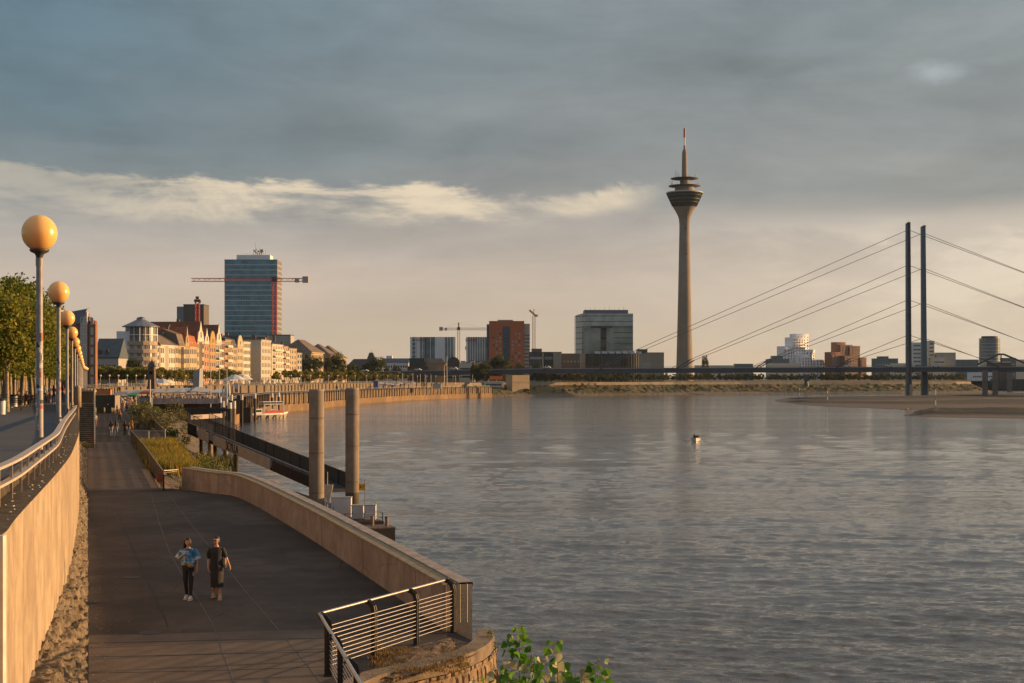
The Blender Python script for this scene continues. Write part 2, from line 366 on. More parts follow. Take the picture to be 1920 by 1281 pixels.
def wave_water():
    """real waves where they are large enough to see, a flat sheet beyond and around them"""
    rs_ = np.random.RandomState(5); Y0, Y1 = 27.0, 520.0; ky = 18000.0
    py_ = np.arange(ky/Y1, ky/Y0, .50)[::-1]; Ys = ky/py_; nr = len(Ys); nc = 900; u = np.linspace(0, 1, nc)
    xl = -.36*Ys-5; xr = .40*Ys+4
    X = xl[:, None]+(xr-xl)[:, None]*u[None, :]; Y = np.repeat(Ys[:, None], nc, 1)
    dy_ = np.gradient(Ys)[:, None]; dx_ = ((xr-xl)/nc)[:, None]
    # slowly varying wind patches
    G = np.zeros_like(X)
    for i in range(14):
        lam = rs_.uniform(14, 120); an = rs_.normal(0, .5); kx, kyy = math.sin(an)*2*math.pi/lam/2.5, math.cos(an)*2*math.pi/lam
        G += np.sin(kx*X+kyy*Y+rs_.uniform(0, 6.28))
    G = 1+.22*np.clip(G/2.0, -2, 2)
    Z = np.zeros_like(X); n = 96
    for i in range(n):
        lam = .26*(9/.26)**((i+rs_.uniform())/n); an = rs_.normal(.10, .42); k_ = 2*math.pi/lam; kx, kyy = k_*math.sin(an), k_*math.cos(an)
        s_ = .028 if lam < 1.2 else (.022 if lam < 2.6 else .0105)
        res = np.maximum(dy_*abs(math.cos(an)), dx_*abs(math.sin(an)))*2.4
        f = np.clip((lam/res-.8)/.8, 0, 1)
        Z += f*(s_*lam/(2*math.pi))*np.sin(kx*X+kyy*Y+rs_.uniform(0, 6.28)+.6*np.sin(.13*X+i)+.5*np.sin(.09*Y+2*i))
    Z *= G
    edge = np.clip((Y1-Y)/60, 0, 1); Z *= edge
    vs = np.stack([X, Y, Z], 2).reshape(-1, 3); me = bpy.data.meshes.new('water')
    i0 = (np.arange(nr-1)[:, None]*nc+np.arange(nc-1)[None, :]).reshape(-1); q = np.stack([i0, i0+1, i0+nc+1, i0+nc], 1)
    extra = np.array([(-9000, Y1-.5, 0), (9000, Y1-.5, 0), (9000, 7000, 0), (-9000, 7000, 0), (-9000, -200, -.3), (9000, -200, -.3), (9000, Y1, -.3), (-9000, Y1, -.3)], float)
    nv = len(vs); vs = np.concatenate([vs, extra]); q = np.concatenate([q, np.array([[nv, nv+1, nv+2, nv+3], [nv+4, nv+5, nv+6, nv+7]])])
    me.vertices.add(len(vs)); me.vertices.foreach_set('co', vs.reshape(-1).astype(np.float32))
    me.loops.add(q.size); me.loops.foreach_set('vertex_index', q.reshape(-1).astype(np.int32))
    me.polygons.add(len(q)); me.polygons.foreach_set('loop_start', (np.arange(len(q))*4).astype(np.int32)); me.polygons.foreach_set('loop_total', np.full(len(q), 4, np.int32))
    me.polygons.foreach_set('use_smooth', np.ones(len(q), bool)); me.materials.append(water_material()); me.update(calc_edges=True); me.validate()
    o = bpy.data.objects.new('water', me); C.objects.link(o); o['kind'] = 'structure'
wave_water()
mb = MB(); mb.face([(-9000, -200, -1.5), (9000, -200, -1.5), (9000, 7000, -1.5), (-9000, 7000, -1.5)])
struct('riverbed', mb, soil)

LOW = 6.3
def zup(Y): return max(9.15, 10.55-.0048*(Y-38.7))
wx = lambda Y: -.3007*Y                    # line of the retaining wall
ex = lambda Y: -.2952*Y                    # foot of the stone batter

# ---- upper land, reaching to the horizon
quay_edge = [(-70.5,356),(-78,420),(-84.5,500),(-83,530),(-78.8,556),(-73,689),(-59,785),(-38,854),(-12.5,912)]
far_edge = [(8,938),(47,972),(91,1012),(140,1055),(194,1090),(250,1108),(305,1125),(380,1170),(402,1195)]
upper_tier = [(-99,336),(-118,400),(-128,470),(-120,545),(-101,600),(-94,700),(-80,790),(-58,862),(-30,925)]
far_top = [(-8,975),(30,1005),(75,1045),(122,1090),(180,1126),(240,1150),(300,1170),(372,1205),(392,1230)]
far_land = mat('far_land', (.10,.085,.05), .95, .3, .05, col2=(.13,.12,.06))
mb = MB()
poly = upper_tier + far_top + [(430,1420),(2400,1500),(7000,3000),(7000,6900),(-7000,6900),(-7000,336)]
mb.face([(x, y, 9.15) for x, y in poly]); struct('ground', mb, far_land)
# upper promenade, falling gently away
mb = MB(); ys = [14,20,26.9,29.2,32.5,37.2,41.1,46,58,75.7,100,124,136,200,260,328]
railx = {14:-6.6,20:-8.0,26.9:-9.4,29.2:-9.95,32.5:-10.8,37.2:-12.0,41.1:-13.0,46:-14.3,58:-18,75.7:-23.2,100:-30.3,124:-37.4,136:-41.0}
def rx(Y): return railx.get(Y, wx(Y)-.1)
A = [Vector((rx(Y)-.12, Y, zup(Y))) for Y in ys]; B = [Vector((-.36*Y-9 if Y > 30 else -30, Y, zup(Y)+.004)) for Y in ys]
mb.strip(B, A); struct('upper_promenade', mb, asphalt_up)
mb = MB(); mb.strip([Vector((p.x-120, p.y, p.z)) for p in B], B); struct('tree_walk', mb, stone_curb)
mb = MB(); mb.strip([p+Vector((0,0,.1)) for p in B], [p+Vector((.5,0,.1)) for p in B]); mb.strip([p+Vector((.5,0,.1)) for p in B], [p+Vector((.52,0,0)) for p in B]); struct('kerb', mb, concrete)

# ---- lower promenade and market ground
I2 = [gd(*p, LOW) for p in ((335,918),(400,926),(440,929),(485,951),(574,1005),(612,1030),(732,1111),(835,1183))]
low = [(ex(Y), Y) for Y in (12, 40, 80, 140, 200, 260, 335)] + [(-99,337),(-118,400),(-128,470),(-120,545),(-101,600),(-94,700),(-80,790),(-58,862),(-30,925)]
low += quay_edge[::-1]
low += [(-86,330),(-70,262),(-65.8,253),(-33.8,140),(-37,140),(-19.8,80.9)] + [(p.x+.2, p.y) for p in I2] + [(-1.2,34.6),(-.57,33),(-.89,32),(-1.41,31),(-2.27,30.4),(-2.86,29.7),(-3.2,28.6),(-2.1,25),(-1.2,20),(-1.0,12)]
mb = MB(); mb.face([(x, y, LOW) for x, y in low]); struct('lower_promenade', mb, asphalt)

# concrete slabs (brownish) at both ends of the asphalt, seams, gutters
slab_m = mat('slab_paving', (.115,.086,.062), .85, .22, .8, .25, 50, detail=7)
mb = MB()
def gpoly(pts, z): return [gd(px, py, z) for px, py in pts]
mb.face(gpoly([(166,1192),(620,1180),(640,1300),(166,1300)], LOW+.004))
mb.face(gpoly([(164,919),(296,917),(245,829),(164,829)], LOW+.004))
struct('paving', mb, slab_m)
mb = MB(); seam_m = mat('seam', (.115,.10,.088), .9, .25, 2)
def seam(pts, wd, m=mb):
    P = gpoly(pts, LOW+.008)
    for a, b in zip(P, P[1:]):
        d = (b-a).normalized(); n = Vector((-d.y, d.x, 0))*wd/2
        m.face([a-n, b-n, b+n, a+n])
seam([(283,925),(300,985),(317,1033),(345,1085),(375,1130),(400,1173),(440,1281)], .03)
seam([(318,930),(352,975),(393,1025),(470,1120),(560,1225),(610,1290)], .03)
seam([(230,919),(226,870),(222,830)], .035); seam([(262,919),(250,870),(232,812),(212,780)], .035)
seam([(167,1191),(400,1188),(600,1184)], .05); seam([(166,919),(296,917)], .06)
struct('paving_joints', mb, seam_m)
mb = MB(); dk = mat('tar_seam', (.025,.022,.02), .9, .3, 2)
seam([(220,960),(245,1020),(270,1075),(300,1140),(315,1175)], .035, mb); seam([(166,1206),(380,1201),(610,1196)], .05, mb)
seam([(166,1232),(610,1222)], .05, mb); seam([(166,1262),(380,1258),(610,1250)], .04, mb)
seam([(165,846),(250,845)], .12, mb); seam([(165,858),(262,857)], .12, mb); seam([(165,900),(290,898)], .05, mb); seam([(165,880),(278,879)], .05, mb)
seam([(178,788),(258,786)], .15, mb)
struct('drain_channels', mb, dk)
m_ = mat('manhole', (.045,.04,.036), .8, .3, 5)
for px, py, r in ((245,1083,.30),(282,1187,.28),(330,992,.22)):
    p = gd(px, py, LOW); mb = MB(); mb.cyl(0,0,0,.012,r); o = mb.build('manhole_cover', m_, None, (p.x,p.y,LOW))
    setp(o, {245:'round iron manhole cover in the asphalt nearest the beige wall', 282:'dark round manhole cover just above the slab paving edge', 330:'small round cover in the asphalt beyond the two women'}[px], 'manhole cover')

# ---- stone batter at the foot of the retaining wall
import mathutils.noise as mn
rub = mat('rough_stone', (.30,.23,.15), .95, .45, 4, 1.0, 24, col2=(.10,.078,.05), detail=8)
def rough_sheet(fa, fb, y0, y1, ny, nx, amp, fr):
    m = MB(); vs = []
    for i in range(ny+1):
        Y = y0*(y1/y0)**(i/ny); a = fa(Y); b = fb(Y)
        for j in range(nx+1):
            t = j/nx; p = a.lerp(b, t); q_ = Vector((p.x*1.5, p.y*.55, p.z)); n = mn.noise(q_*fr)+.5*mn.noise(q_*fr*2.3)+.3*mn.noise(q_*fr*5)
            e = 1 if 0 < j < nx else 0
            vs.append(p+Vector((amp*n*.6*e, 0, amp*n*e)))
    m.add(vs, [(i*(nx+1)+j, i*(nx+1)+j+1, (i+1)*(nx+1)+j+1, (i+1)*(nx+1)+j) for i in range(ny) for j in range(nx)])
    return m
W = [(-6.6,14),(-7.55,21.5),(-8.1,23.3),(-9.8,30),(-11.0,34.7),(-13.15,42.9),(-15.6,51.5),(-18.5,61.6),(-24.06,80),(-30.1,100),(-38.0,126.4)]
def wallx(Y):
    for (x0,y0),(x1,y1) in zip(W, W[1:]):
        if Y <= y1: return x0+(x1-x0)*(Y-y0)/(y1-y0)
    return wx(Y)
mb = rough_sheet(lambda Y: Vector((wallx(Y)-.05, Y, LOW+.62)), lambda Y: Vector((ex(Y)+.03, Y, LOW-.02)), 14, 126, 1100, 16, .14, 4.0)
o = mb.build('stone_footing', rub); setp(o, 'rough broken stone footing along the bottom of the beige retaining wall', 'stone footing')

# ---- retaining wall
rw = thing('retaining_wall', 'curved beige concrete retaining wall with dark soiled top, left edge', 'wall', (0,0,0))
mb = MB(); z0, z1 = LOW-.3, 10.15
WF = []
for (a, b) in zip(W, W[1:]):
    for t in range(6): WF.append((a[0]+(b[0]-a[0])*t/6, a[1]+(b[1]-a[1])*t/6))
WF.append(W[-1])
# smooth it
for _ in range(6): WF = [WF[0]]+[((WF[i-1][0]+2*WF[i][0]+WF[i+1][0])/4, (WF[i-1][1]+2*WF[i][1]+WF[i+1][1])/4) for i in range(1,len(WF)-1)]+[WF[-1]]
mb.strip([Vector((x,y,z0)) for x,y in WF], [Vector((x,y,z1)) for x,y in WF], True)
mb.build('wall_face', conc_wall, rw)
for i_ in range(4, len(WF)-2, 5):
    a_ = Vector((*WF[i_],0)); d_ = (Vector((*WF[i_+1],0))-a_).normalized(); n_ = Vector((d_.y,-d_.x,0))*.006; mj = MB(); mj.face([a_+n_+Vector((0,0,LOW)), a_+n_+d_*.035+Vector((0,0,LOW)), a_+n_+d_*.035+Vector((0,0,z1-.03)), a_+n_+Vector((0,0,z1-.03))]); mj.build('expansion_joint', mat('wall_joint', (.16,.11,.07), .9, .2, 4), rw)
ledge = mat('soiled_ledge', (.13,.10,.07), .95, .5, 4, .9, 22, col2=(.05,.04,.03), detail=8)
mb = MB()
mb.strip([Vector((x-.62,y,z1+.02)) for x,y in WF], [Vector((x,y,z1)) for x,y in WF]); mb.strip([Vector((x-.62,y,z1+.45)) for x,y in WF], [Vector((x-.62,y,z1+.02)) for x,y in WF])
mb.build('soiled_ledge', ledge, rw)
mb = MB(); 
for i in range(60):
    Y = random.Random(i).uniform(22, 60); x = wallx(Y)-random.Random(i+500).uniform(.08, .5)
    mb.cbox((x, Y, z1+.025), .03+.04*random.Random(i+9).random(), .04, .015, i)
setp(mb.build('litter', mat('pale_litter', (.45,.42,.36), .9, .3, 5)), 'scattered pale leaves and litter on the soiled ledge by the handrail', 'litter', kind='stuff')
pil = MB(); pil.box(-1.1, .22, -.9, .05, LOW-10, 10.27-20.45*0); pil2 = MB()
p0 = at(11.5, 1003, 20.4)
p0 = at(12, 1003, 20.5); o = MB(); o.box(-2.5, 0, -.14, 0, LOW-p0.z-.3, .0); ob = o.build('wall_pillar', mat('sunlit_pillar', (.66,.60,.50), .8, .12, 3, .2, 20), None, (p0.x, 20.5, p0.z))  # paler than the wall: sunlight on this face is painted into its colour
setp(ob, 'squared end pillar of the wall, coloured as sunlit, at the left picture edge', 'pillar')

# second stretch: wall of the upper level beyond the stairs, with parapet stones
brown_stone = mat('brown_masonry', (.24,.17,.10), .9, .35, 1.2, .6, 8, col2=(.13,.09,.055), detail=7)
t = thing('masonry_wall', 'brown rubble stone wall behind the stairs, holding up the upper promenade', 'wall')
mb = MB(); YS = [136,160,190,220,260,300,336]
mb.strip([Vector((ex(Y)-.2,Y,LOW-.2)) for Y in YS], [Vector((ex(Y)-.2,Y,zup(Y)+1.0)) for Y in YS])
mb.strip([Vector((ex(Y)-.2,Y,zup(Y)+1.0)) for Y in YS], [Vector((ex(Y)-.7,Y,zup(Y)+1.0)) for Y in YS])
mb.strip([Vector((ex(Y)-.7,Y,zup(Y)+1.0)) for Y in YS], [Vector((ex(Y)-.7,Y,zup(Y)-.5)) for Y in YS])
mb.build('wall_face', brown_stone, t)
mb = MB(); mb.box(xat(150,134.8), xat(176,134.8), 134.8, 135.3, LOW, zat(735,135)); mb.build('end_wall', brown_stone, t)
mb = MB(); mb.box(xat(149,134.7), xat(177,134.7), 134.7, 135.4, zat(735,135), zat(735,135)+.15); mb.build('coping', concrete, t)
# upper tier wall round the market and along the quay
t = thing('upper_quay_wall', 'low tan masonry wall of the upper quay behind the market stalls and along the quay road', 'wall')
mb = MB(); mb.strip([Vector((x,y,LOW-.1)) for x,y in upper_tier], [Vector((x,y,9.35)) for x,y in upper_tier])
mb.build('wall_face', mat('tan_masonry', (.24,.18,.12), .9, .25, .5, .3, 4, col2=(.17,.125,.08)), t)
mb = MB(); mb.strip([Vector((x,y-.6,9.36)) for x,y in upper_tier], [Vector((x,y+1.2,9.36)) for x,y in upper_tier]); mb.build('coping', concrete, t)
ut_ = t
def along(pts, step, start=0.0):
    out = []; d = start; acc = 0
    for a, b in zip(pts, pts[1:]):
        a = Vector(a); b = Vector(b); L = (b-a).length
        while d <= acc+L:
            out.append((a.lerp(b, (d-acc)/L), (b-a).normalized())); d += step
        acc += L
    return out
# ---- quay wall with piles (fenders)
t = thing('sheet_pile_quay', 'long tan river quay wall with dark upright fender piles, curving behind the boat', 'quay wall')
quay_m = weathered('quay_stone', (.20,.13,.07), (.30,.19,.10), (.10,.065,.04), .05, .3, streak=.6, bs=3)
mb = MB(); Q = [(-100,356)]+quay_edge
mb.strip([Vector((x,y,-.5)) for x,y in Q], [Vector((x,y,2.9)) for x,y in Q]); mb.build('lower_wall', quay_m, t)
mb = MB(); mb.strip([Vector((x-(.5 if i else 0),y+.4,2.9)) for i,(x,y) in enumerate(Q)], [Vector((x-(.5 if i else 0),y+.4,LOW+.0)) for i,(x,y) in enumerate(Q)])
mb.build('upper_wall', mat('quay_stone_upper', (.20,.14,.085), .9, .3, .3, .3, 3), t)
mb = MB(); mb.strip([Vector((x,y-.1,2.9)) for x,y in Q], [Vector((x-.5,y+.5,2.95)) for x,y in Q]); mb.build('ledge', quay_m, t)
mb = MB(); mb.box(-.22,.22,-.2,.2,0,4.3); pile0 = mb.data('pile', mat('fender_timber', (.035,.025,.02), .9, .3, 2))
pl = along([(x,y,2.6) for x,y in Q[1:]], 5.9) + along([(-99,355.6,2.6),(-71,355.6,2.6)], 2.4)
for i, (p, d) in enumerate(pl[:100]):
    o = bpy.data.objects.new('fender_pile', pile0); C.objects.link(o); o.parent = t; n = Vector((d.y, -d.x, 0)); o.location = p + n*.35
    o.rotation_euler = (0, .0, math.atan2(d.y, d.x))
pl_u = along([(x,y,LOW) for x,y in upper_tier], 6.5); mb = MB(); mb.box(-.35,.35,-.15,.25,0,3.0); pd0 = mb.data('pilaster', mat('pilaster_dark', (.10,.07,.05), .9, .3, 2))
for p, d in pl_u[:90]:
    o = bpy.data.objects.new('pilaster', pd0); C.objects.link(o); o.parent = ut_; o.location = p+Vector((d.y,-d.x,0))*.2; o.rotation_euler = (0,0,math.atan2(d.y,d.x))
# ---- river bank slope between the promenade and the basin
bank_m = mat('bank_rubble', (.15,.115,.075), .95, .5, .8, 1.0, 6, col2=(.07,.055,.04), detail=8)
edge = [(-18.4,79.5),(-19.8,81),(-26,99),(-37,140),(-33.8,141),(-50,196),(-65.8,253),(-70,262),(-86,330),(-99,354)]
shore = [(-13.2,77.5),(-13.5,82),(-17,100),(-25,138),(-26,142),(-38,196),(-57,262),(-60,285),(-72,340),(-84,356)]
def bk(fa, fb, n, nx, amp, fr):
    m = MB(); vs = []
    P = along([(x,y,LOW) for x,y in edge], 1e9)
    ea = [Vector((x,y,LOW-.05)) for x,y in fa]; eb = [Vector((x,y,-.3)) for x,y in fb]; k2 = len(ea)
    for i in range(n+1):
        u = i/n*(k2-1); q = min(int(u), k2-2); a = ea[q].lerp(ea[q+1], u-q); b = eb[q].lerp(eb[q+1], u-q)
        for j in range(nx+1):
            t2 = j/nx; p = a.lerp(b, t2**.9); nn = mn.noise(p*fr)+.5*mn.noise(p*fr*2.7)
            vs.append(p+Vector((0,0,amp*nn*(1 if j else 0)+.9*math.sin(math.pi*t2)*(1-t2))))
    m.add(vs, [(i*(nx+1)+j, i*(nx+1)+j+1, (i+1)*(nx+1)+j+1, (i+1)*(nx+1)+j) for i in range(n) for j in range(nx)])
    return m
struct('river_bank', bk(edge, shore, 220, 12, .45, .9), bank_m)

# ---- far embankment, under the bridge
emb_m = mat('dry_embankment', (.16,.10,.042), .95, .4, .05, .25, .8, col2=(.055,.07,.02), detail=8)
mb = MB(); n = len(far_edge)
b0 = [Vector((x,y,-.3)) for x,y in [(-12.5,911)]+far_edge]; b1 = [Vector((x-1,y+10,1.6)) for x,y in [(-12.5,911)]+far_edge]
tp = [Vector((x,y,9.1)) for x,y in [(-30,925)]+far_top]; tp2 = [Vector((x,y-1.0,7.2)) for x,y in [(-30,925)]+far_top]
def fine_strip(A2, B2, nx, ny, amp, fr):
    m = MB(); vs = []; k2 = len(A2)
    for i in range(nx+1):
        u = i/nx*(k2-1); q = min(int(u), k2-2); a = A2[q].lerp(A2[q+1], u-q); b = B2[q].lerp(B2[q+1], u-q)
        for j in range(ny+1):
            p = a.lerp(b, j/ny); e = 1 if 0 < j < ny else 0
            vs.append(p+Vector((0,0,amp*e*(mn.noise(p*fr)+.6*mn.noise(p*fr*3)))))
    m.add(vs, [(i*(ny+1)+j, (i+1)*(ny+1)+j, (i+1)*(ny+1)+j+1, i*(ny+1)+j+1) for i in range(nx) for j in range(ny)])
    return m
struct('embankment_stones', fine_strip(b0, b1, 300, 4, .25, .5), mat('shore_stones', (.17,.13,.09), .95, .5, .6, .5, 3, col2=(.12,.09,.065), detail=8))
struct('embankment', fine_strip(b1, tp2, 500, 12, 1.1, .12), emb_m)
t = thing('embankment_wall', 'low tan stone wall running along the top of the far embankment', 'wall')
mb = MB(); mb.strip(tp2, tp); mb.strip(tp, [p+Vector((0,.8,.05)) for p in tp]); mb.build('wall_face', mat('emb_wall', (.24,.19,.13), .9, .2, .2), t)

# ---- sandbars on the right
def lerp_tab(tab, x):
    for (a, b), (c, d) in zip(tab, tab[1:]):
        if x <= c: return b+(d-b)*(x-a)/(c-a)
    return tab[-1][1]
sand_m = mat('sandbar', (.205,.155,.11), .95, .4, .045, .6, 1.0, col2=(.085,.065,.05), detail=9)
def height_mat(name, lo, hi, z0, z1):
    m = bpy.data.materials.new(name); m.use_nodes = True; nt = m.node_tree; b = nt.nodes['Principled BSDF']; tc = N(nt, 'ShaderNodeTexCoord')
    sp = N(nt, 'ShaderNodeSeparateXYZ'); nt.links.new(tc.outputs['Object'], sp.inputs[0])
    n1 = NOISE(nt, tc.outputs['Object'], .05, 6, .6); n2 = NOISE(nt, tc.outputs['Object'], .9, 6, .7)
    z = M(nt, 'ADD', sp.outputs[2], M(nt, 'MULTIPLY', M(nt, 'SUBTRACT', n1, .5), .9)); f = sstep(nt, z, z0, z1)
    c = MIX(nt, f, lo, hi); c = MIX(nt, M(nt, 'MULTIPLY', sstep(nt, n2, .35, .7), .6), c, MIX(nt, 1.0, c, (.45,.43,.42), 'MULTIPLY'))
    nt.links.new(c, b.inputs['Base Color']); b.inputs['Roughness'].default_value = .95
    bn = N(nt, 'ShaderNodeBump'); bn.inputs['Strength'].default_value = .8; bn.inputs['Distance'].default_value = .2; nt.links.new(n2, bn.inputs['Height']); nt.links.new(bn.outputs[0], b.inputs['Normal']); return m
def sandbar(near, far, hmax, x0, x1, nx, ny, seed):
    m = MB(); vs = []
    for i in range(nx+1):
        px = x0+(x1-x0)*i/nx; yn = lerp_tab(near, px); yf = lerp_tab(far, px)
        Yn = F*EYE/(yn-HOR); Yf = max(F*EYE/(yf-HOR), Yn+.1)
        wid = min(1.0, (px-x0)/60)
        for j in range(ny+1):
            t2 = j/ny; Y = Yn+(Yf-Yn)*t2; X = (px-960)/F*Yn + ((px-960)/F*(Y-Yn))
            prof = math.sin(math.pi*t2)**.5 if 0 < t2 < 1 else 0
            nn = mn.noise(Vector((X*.012+seed, Y*.018, 0)))
            rid = 1.0*math.exp(-((t2-.28-.1*nn)/.09)**2) + 1.3*math.exp(-((t2-.66+.12*nn)/.12)**2)
            z = (.35*prof + hmax*rid*.62*prof + .22*mn.noise(Vector((X*.08, Y*.08, seed)))*prof + .1*mn.noise(Vector((X*.4, Y*.4, seed)))*prof)*wid
            vs.append((X, Y, max(z, -.1) if 0 < t2 < 1 and i else -.4))
    m.add(vs, [(i*(ny+1)+j, (i+1)*(ny+1)+j, (i+1)*(ny+1)+j+1, i*(ny+1)+j+1) for i in range(nx) for j in range(ny)], True)
    return m
struct('sandbar', sandbar([(1450,752),(1500,759),(1550,763),(1640,766),(1700,769),(1800,771),(1920,773),(2500,782)],
                          [(1450,751.7),(1480,746),(1550,744.3),(1650,742.6),(1750,740.3),(1850,736.6),(1920,736),(2500,733)], 1.7, 1450, 2500, 300, 110, 3.1), height_mat('sandbar', (.13,.098,.075), (.038,.034,.028), .35, .8))
struct('sandbar_near', sandbar([(1692,779.3),(1730,782),(1800,783),(1920,785),(2500,795)],
                          [(1692,779.1),(1712,774),(1760,771.5),(1800,771),(1920,770),(2500,770)], 2.2, 1692, 2500, 240, 60, 8.2), height_mat('gravel_bar', (.16,.12,.09), (.055,.045,.035), .25, .8))

# ---- pier end: pavement, soil, stone drum under the railing
rim = [(-.45,35.0),(-.42,34.2),(-.50,33.4),(-.62,32.8),(-.92,32.0),(-1.41,31.2),(-2.0,30.5),(-2.7,29.7),(-3.1,28.6),(-2.9,27.3),(-2.1,25),(-1.3,20),(-1.1,12)]
t = thing('stone_pier_head', 'rounded pier head of rough stone blocks with a worn coping, below the steel railing', 'pier')
def offs(pts, d):
    o2 = []
    for i, p in enumerate(pts):
        a = Vector(pts[max(i-1,0)]); b = Vector(pts[min(i+1,len(pts)-1)]); q = (b-a).normalized(); o2.append((p[0]-q.y*d, p[1]+q.x*d))
    return o2
rin = offs(rim, -.42); rout = offs(rim, .35)
cop_m = mat('worn_coping', (.20,.15,.10), .9, .35, 1.6, .6, 16, detail=8)
mb = MB(); mb.strip([Vector((x,y,LOW+.10)) for x,y in rin], [Vector((x,y,LOW+.08)) for x,y in rim]); mb.strip([Vector((x,y,LOW+.08)) for x,y in rim], [Vector((x,y,LOW-.22)) for x,y in rim])
mb.strip([Vector((x,y,LOW-.02)) for x,y in rin], [Vector((x,y,LOW+.10)) for x,y in rin])
mb.build('coping', cop_m, t)
mb = MB(); rim3 = [(a[0]+(b[0]-a[0])*k2/30, a[1]+(b[1]-a[1])*k2/30) for a, b in zip(rim, rim[1:]) for k2 in range(max(4, int(math.hypot(b[0]-a[0], b[1]-a[1])/.035)))]; ro3 = [(a[0]+(b[0]-a[0])*k2/30, a[1]+(b[1]-a[1])*k2/30) for a, b, c_, d_ in zip(rout, rout[1:], rim, rim[1:]) for k2 in [0]]
ro3 = [(p[0]+.35*0, p[1]) for p in rim3]; ro3 = offs(rim3, .35)
vs = []; ny = 110; arc = [0]
for a_, b_ in zip(rim3, rim3[1:]): arc.append(arc[-1]+math.hypot(b_[0]-a_[0], b_[1]-a_[1]))
for i in range(len(rim3)):
    for j in range(ny+1):
        u = j/ny; p = Vector((rim3[i][0], rim3[i][1], LOW-.22)).lerp(Vector((ro3[i][0], ro3[i][1], 0)), u)
        row = math.floor((p.z+9)/.34); fz = ((p.z+9)/.34) % 1; al = arc[i]/.24+row*.5+.3*mn.noise(Vector((row*3.1, arc[i], 0))); fa = al % 1
        gr = min(1, min(fz, 1-fz)*7)*min(1, min(fa, 1-fa)*6)
        s = (.035*gr + .05*random.Random(int(row*977+math.floor(al)*31)).random()*gr + .02*mn.noise(p*9)*gr)
        vs.append(p+Vector((s*.7, -s*.7, 0)))
mb.add(vs, [(i*(ny+1)+j, i*(ny+1)+j+1, (i+1)*(ny+1)+j+1, (i+1)*(ny+1)+j) for i in range(len(rim3)-1) for j in range(ny)])
mb.build('block_wall', mat('block_stone', (.36,.25,.14), .9, .4, 3, .8, 12, col2=(.15,.10,.06), detail=7), t)
mb = MB()
vs = []; sp_ = [gd(*p, LOW+.05) for p in ((845,1192),(880,1203),(893,1222),(870,1236),(800,1255),(735,1268),(700,1262),(705,1232),(781,1207))]
cen = sum(sp_, Vector())/len(sp_); vs = []; m2 = 14
ring = []
for a, b in zip(sp_, sp_[1:]+sp_[:1]):
    for k2 in range(6): ring.append(a.lerp(b, k2/6))
for p in ring:
    for j in range(m2+1):
        q = p.lerp(cen, j/m2); vs.append((q.x, q.y, LOW+.012+.10*math.sin(j/m2*1.57)+(.03*mn.noise(q*6) if j else 0)))
kk = len(ring); mb.add(vs, [(i*(m2+1)+j, ((i+1)%kk)*(m2+1)+j, ((i+1)%kk)*(m2+1)+j+1, i*(m2+1)+j+1) for i in range(kk) for j in range(m2)])
struct('soil_patch', mb, mat('dry_soil', (.20,.13,.075), .95, .4, 3, .9, 25, detail=8))
# lower foreshore right of the pier, mostly below the picture
fs0 = [Vector((x+.2,y,3.2)) for x,y in rim]; fs1 = [Vector((x+5.5,y+.8,-.3)) for x,y in rim]
struct('foreshore', fine_strip(fs0, fs1, 60, 10, .25, .8), bank_m)
# ================================================================ NEAR STRUCTURES
rnd = random.Random(7)
# ---- parapet wall
t = thing('parapet_wall', 'long curved concrete parapet with weathered double coping between promenade and river', 'wall')
IN = [(p.x, p.y) for p in I2]
IN[0] = (IN[0][0]-.1, IN[0][1]+1.2)
def dens(pts, k2, it):
    o2 = [(a[0]+(b[0]-a[0])*i/k2, a[1]+(b[1]-a[1])*i/k2) for a, b in zip(pts, pts[1:]) for i in range(k2)]+[pts[-1]]
    for _ in range(it): o2 = [o2[0]]+[((o2[i-1][0]+2*o2[i][0]+o2[i+1][0])/4, (o2[i-1][1]+2*o2[i][1]+o2[i+1][1])/4) for i in range(1,len(o2)-1)]+[o2[-1]]
    return o2
IN = dens(IN, 8, 10)
def V(pts, z): return [Vector((x,y,z)) for x,y in pts]
PT = LOW+1.12
O1 = offs(IN, .68); G1 = offs(IN, .30); G2 = offs(IN, .345); In2 = offs(IN, -.03)
mb = MB(); mb.strip(V(IN,LOW-.1), V(IN,PT)); mb.strip(V(O1,PT), V(O1,-.6)); mb.strip(V(IN,PT), V(O1,PT))
for e in (0, -1): mb.face([(*IN[e],LOW-.6),(*O1[e],LOW-.6),(*O1[e],PT),(*IN[e],PT)])
par_m = weathered('parapet_concrete', (.30,.235,.18), (.40,.315,.245), (.17,.125,.09), .5, 1.8, streak=2.6, crack=.35, bs=22)
mb.build('wall_body', par_m, t)
cope_in = mat('mossy_coping', (.36,.27,.16), .9, .4, 3.5, .5, 18, col2=(.22,.18,.11), detail=8)
mb = MB(); mb.strip(V(In2,PT+.015), V(G1,PT+.03)); mb.strip(V(In2,PT-.05), V(In2,PT+.015)); mb.strip(V(G1,PT+.03), V(G1,PT)); mb.build('inner_coping', cope_in, t)
mb = MB(); O2 = offs(IN, .70); mb.strip(V(G2,PT), V(G2,PT+.05)); mb.strip(V(G2,PT+.05), V(O2,PT+.05)); mb.strip(V(O2,PT+.05), V(O2,PT-.06)); mb.build('outer_coping', mat('grey_coping', (.36,.30,.25), .85, .25, 2.5, .4, 18, detail=8), t)
mb = MB()
for i in range(3, len(IN)-1, 7):
    a = Vector((*IN[i],0)); b = Vector((*IN[i+1],0)); d = (b-a).normalized(); n = Vector((-d.y, d.x, 0))
    p = a - n*.004
    mb.face([p+Vector((0,0,LOW)), p+d*.03+Vector((0,0,LOW)), p+d*.03+Vector((0,0,PT-.06)), p+Vector((0,0,PT-.06))])
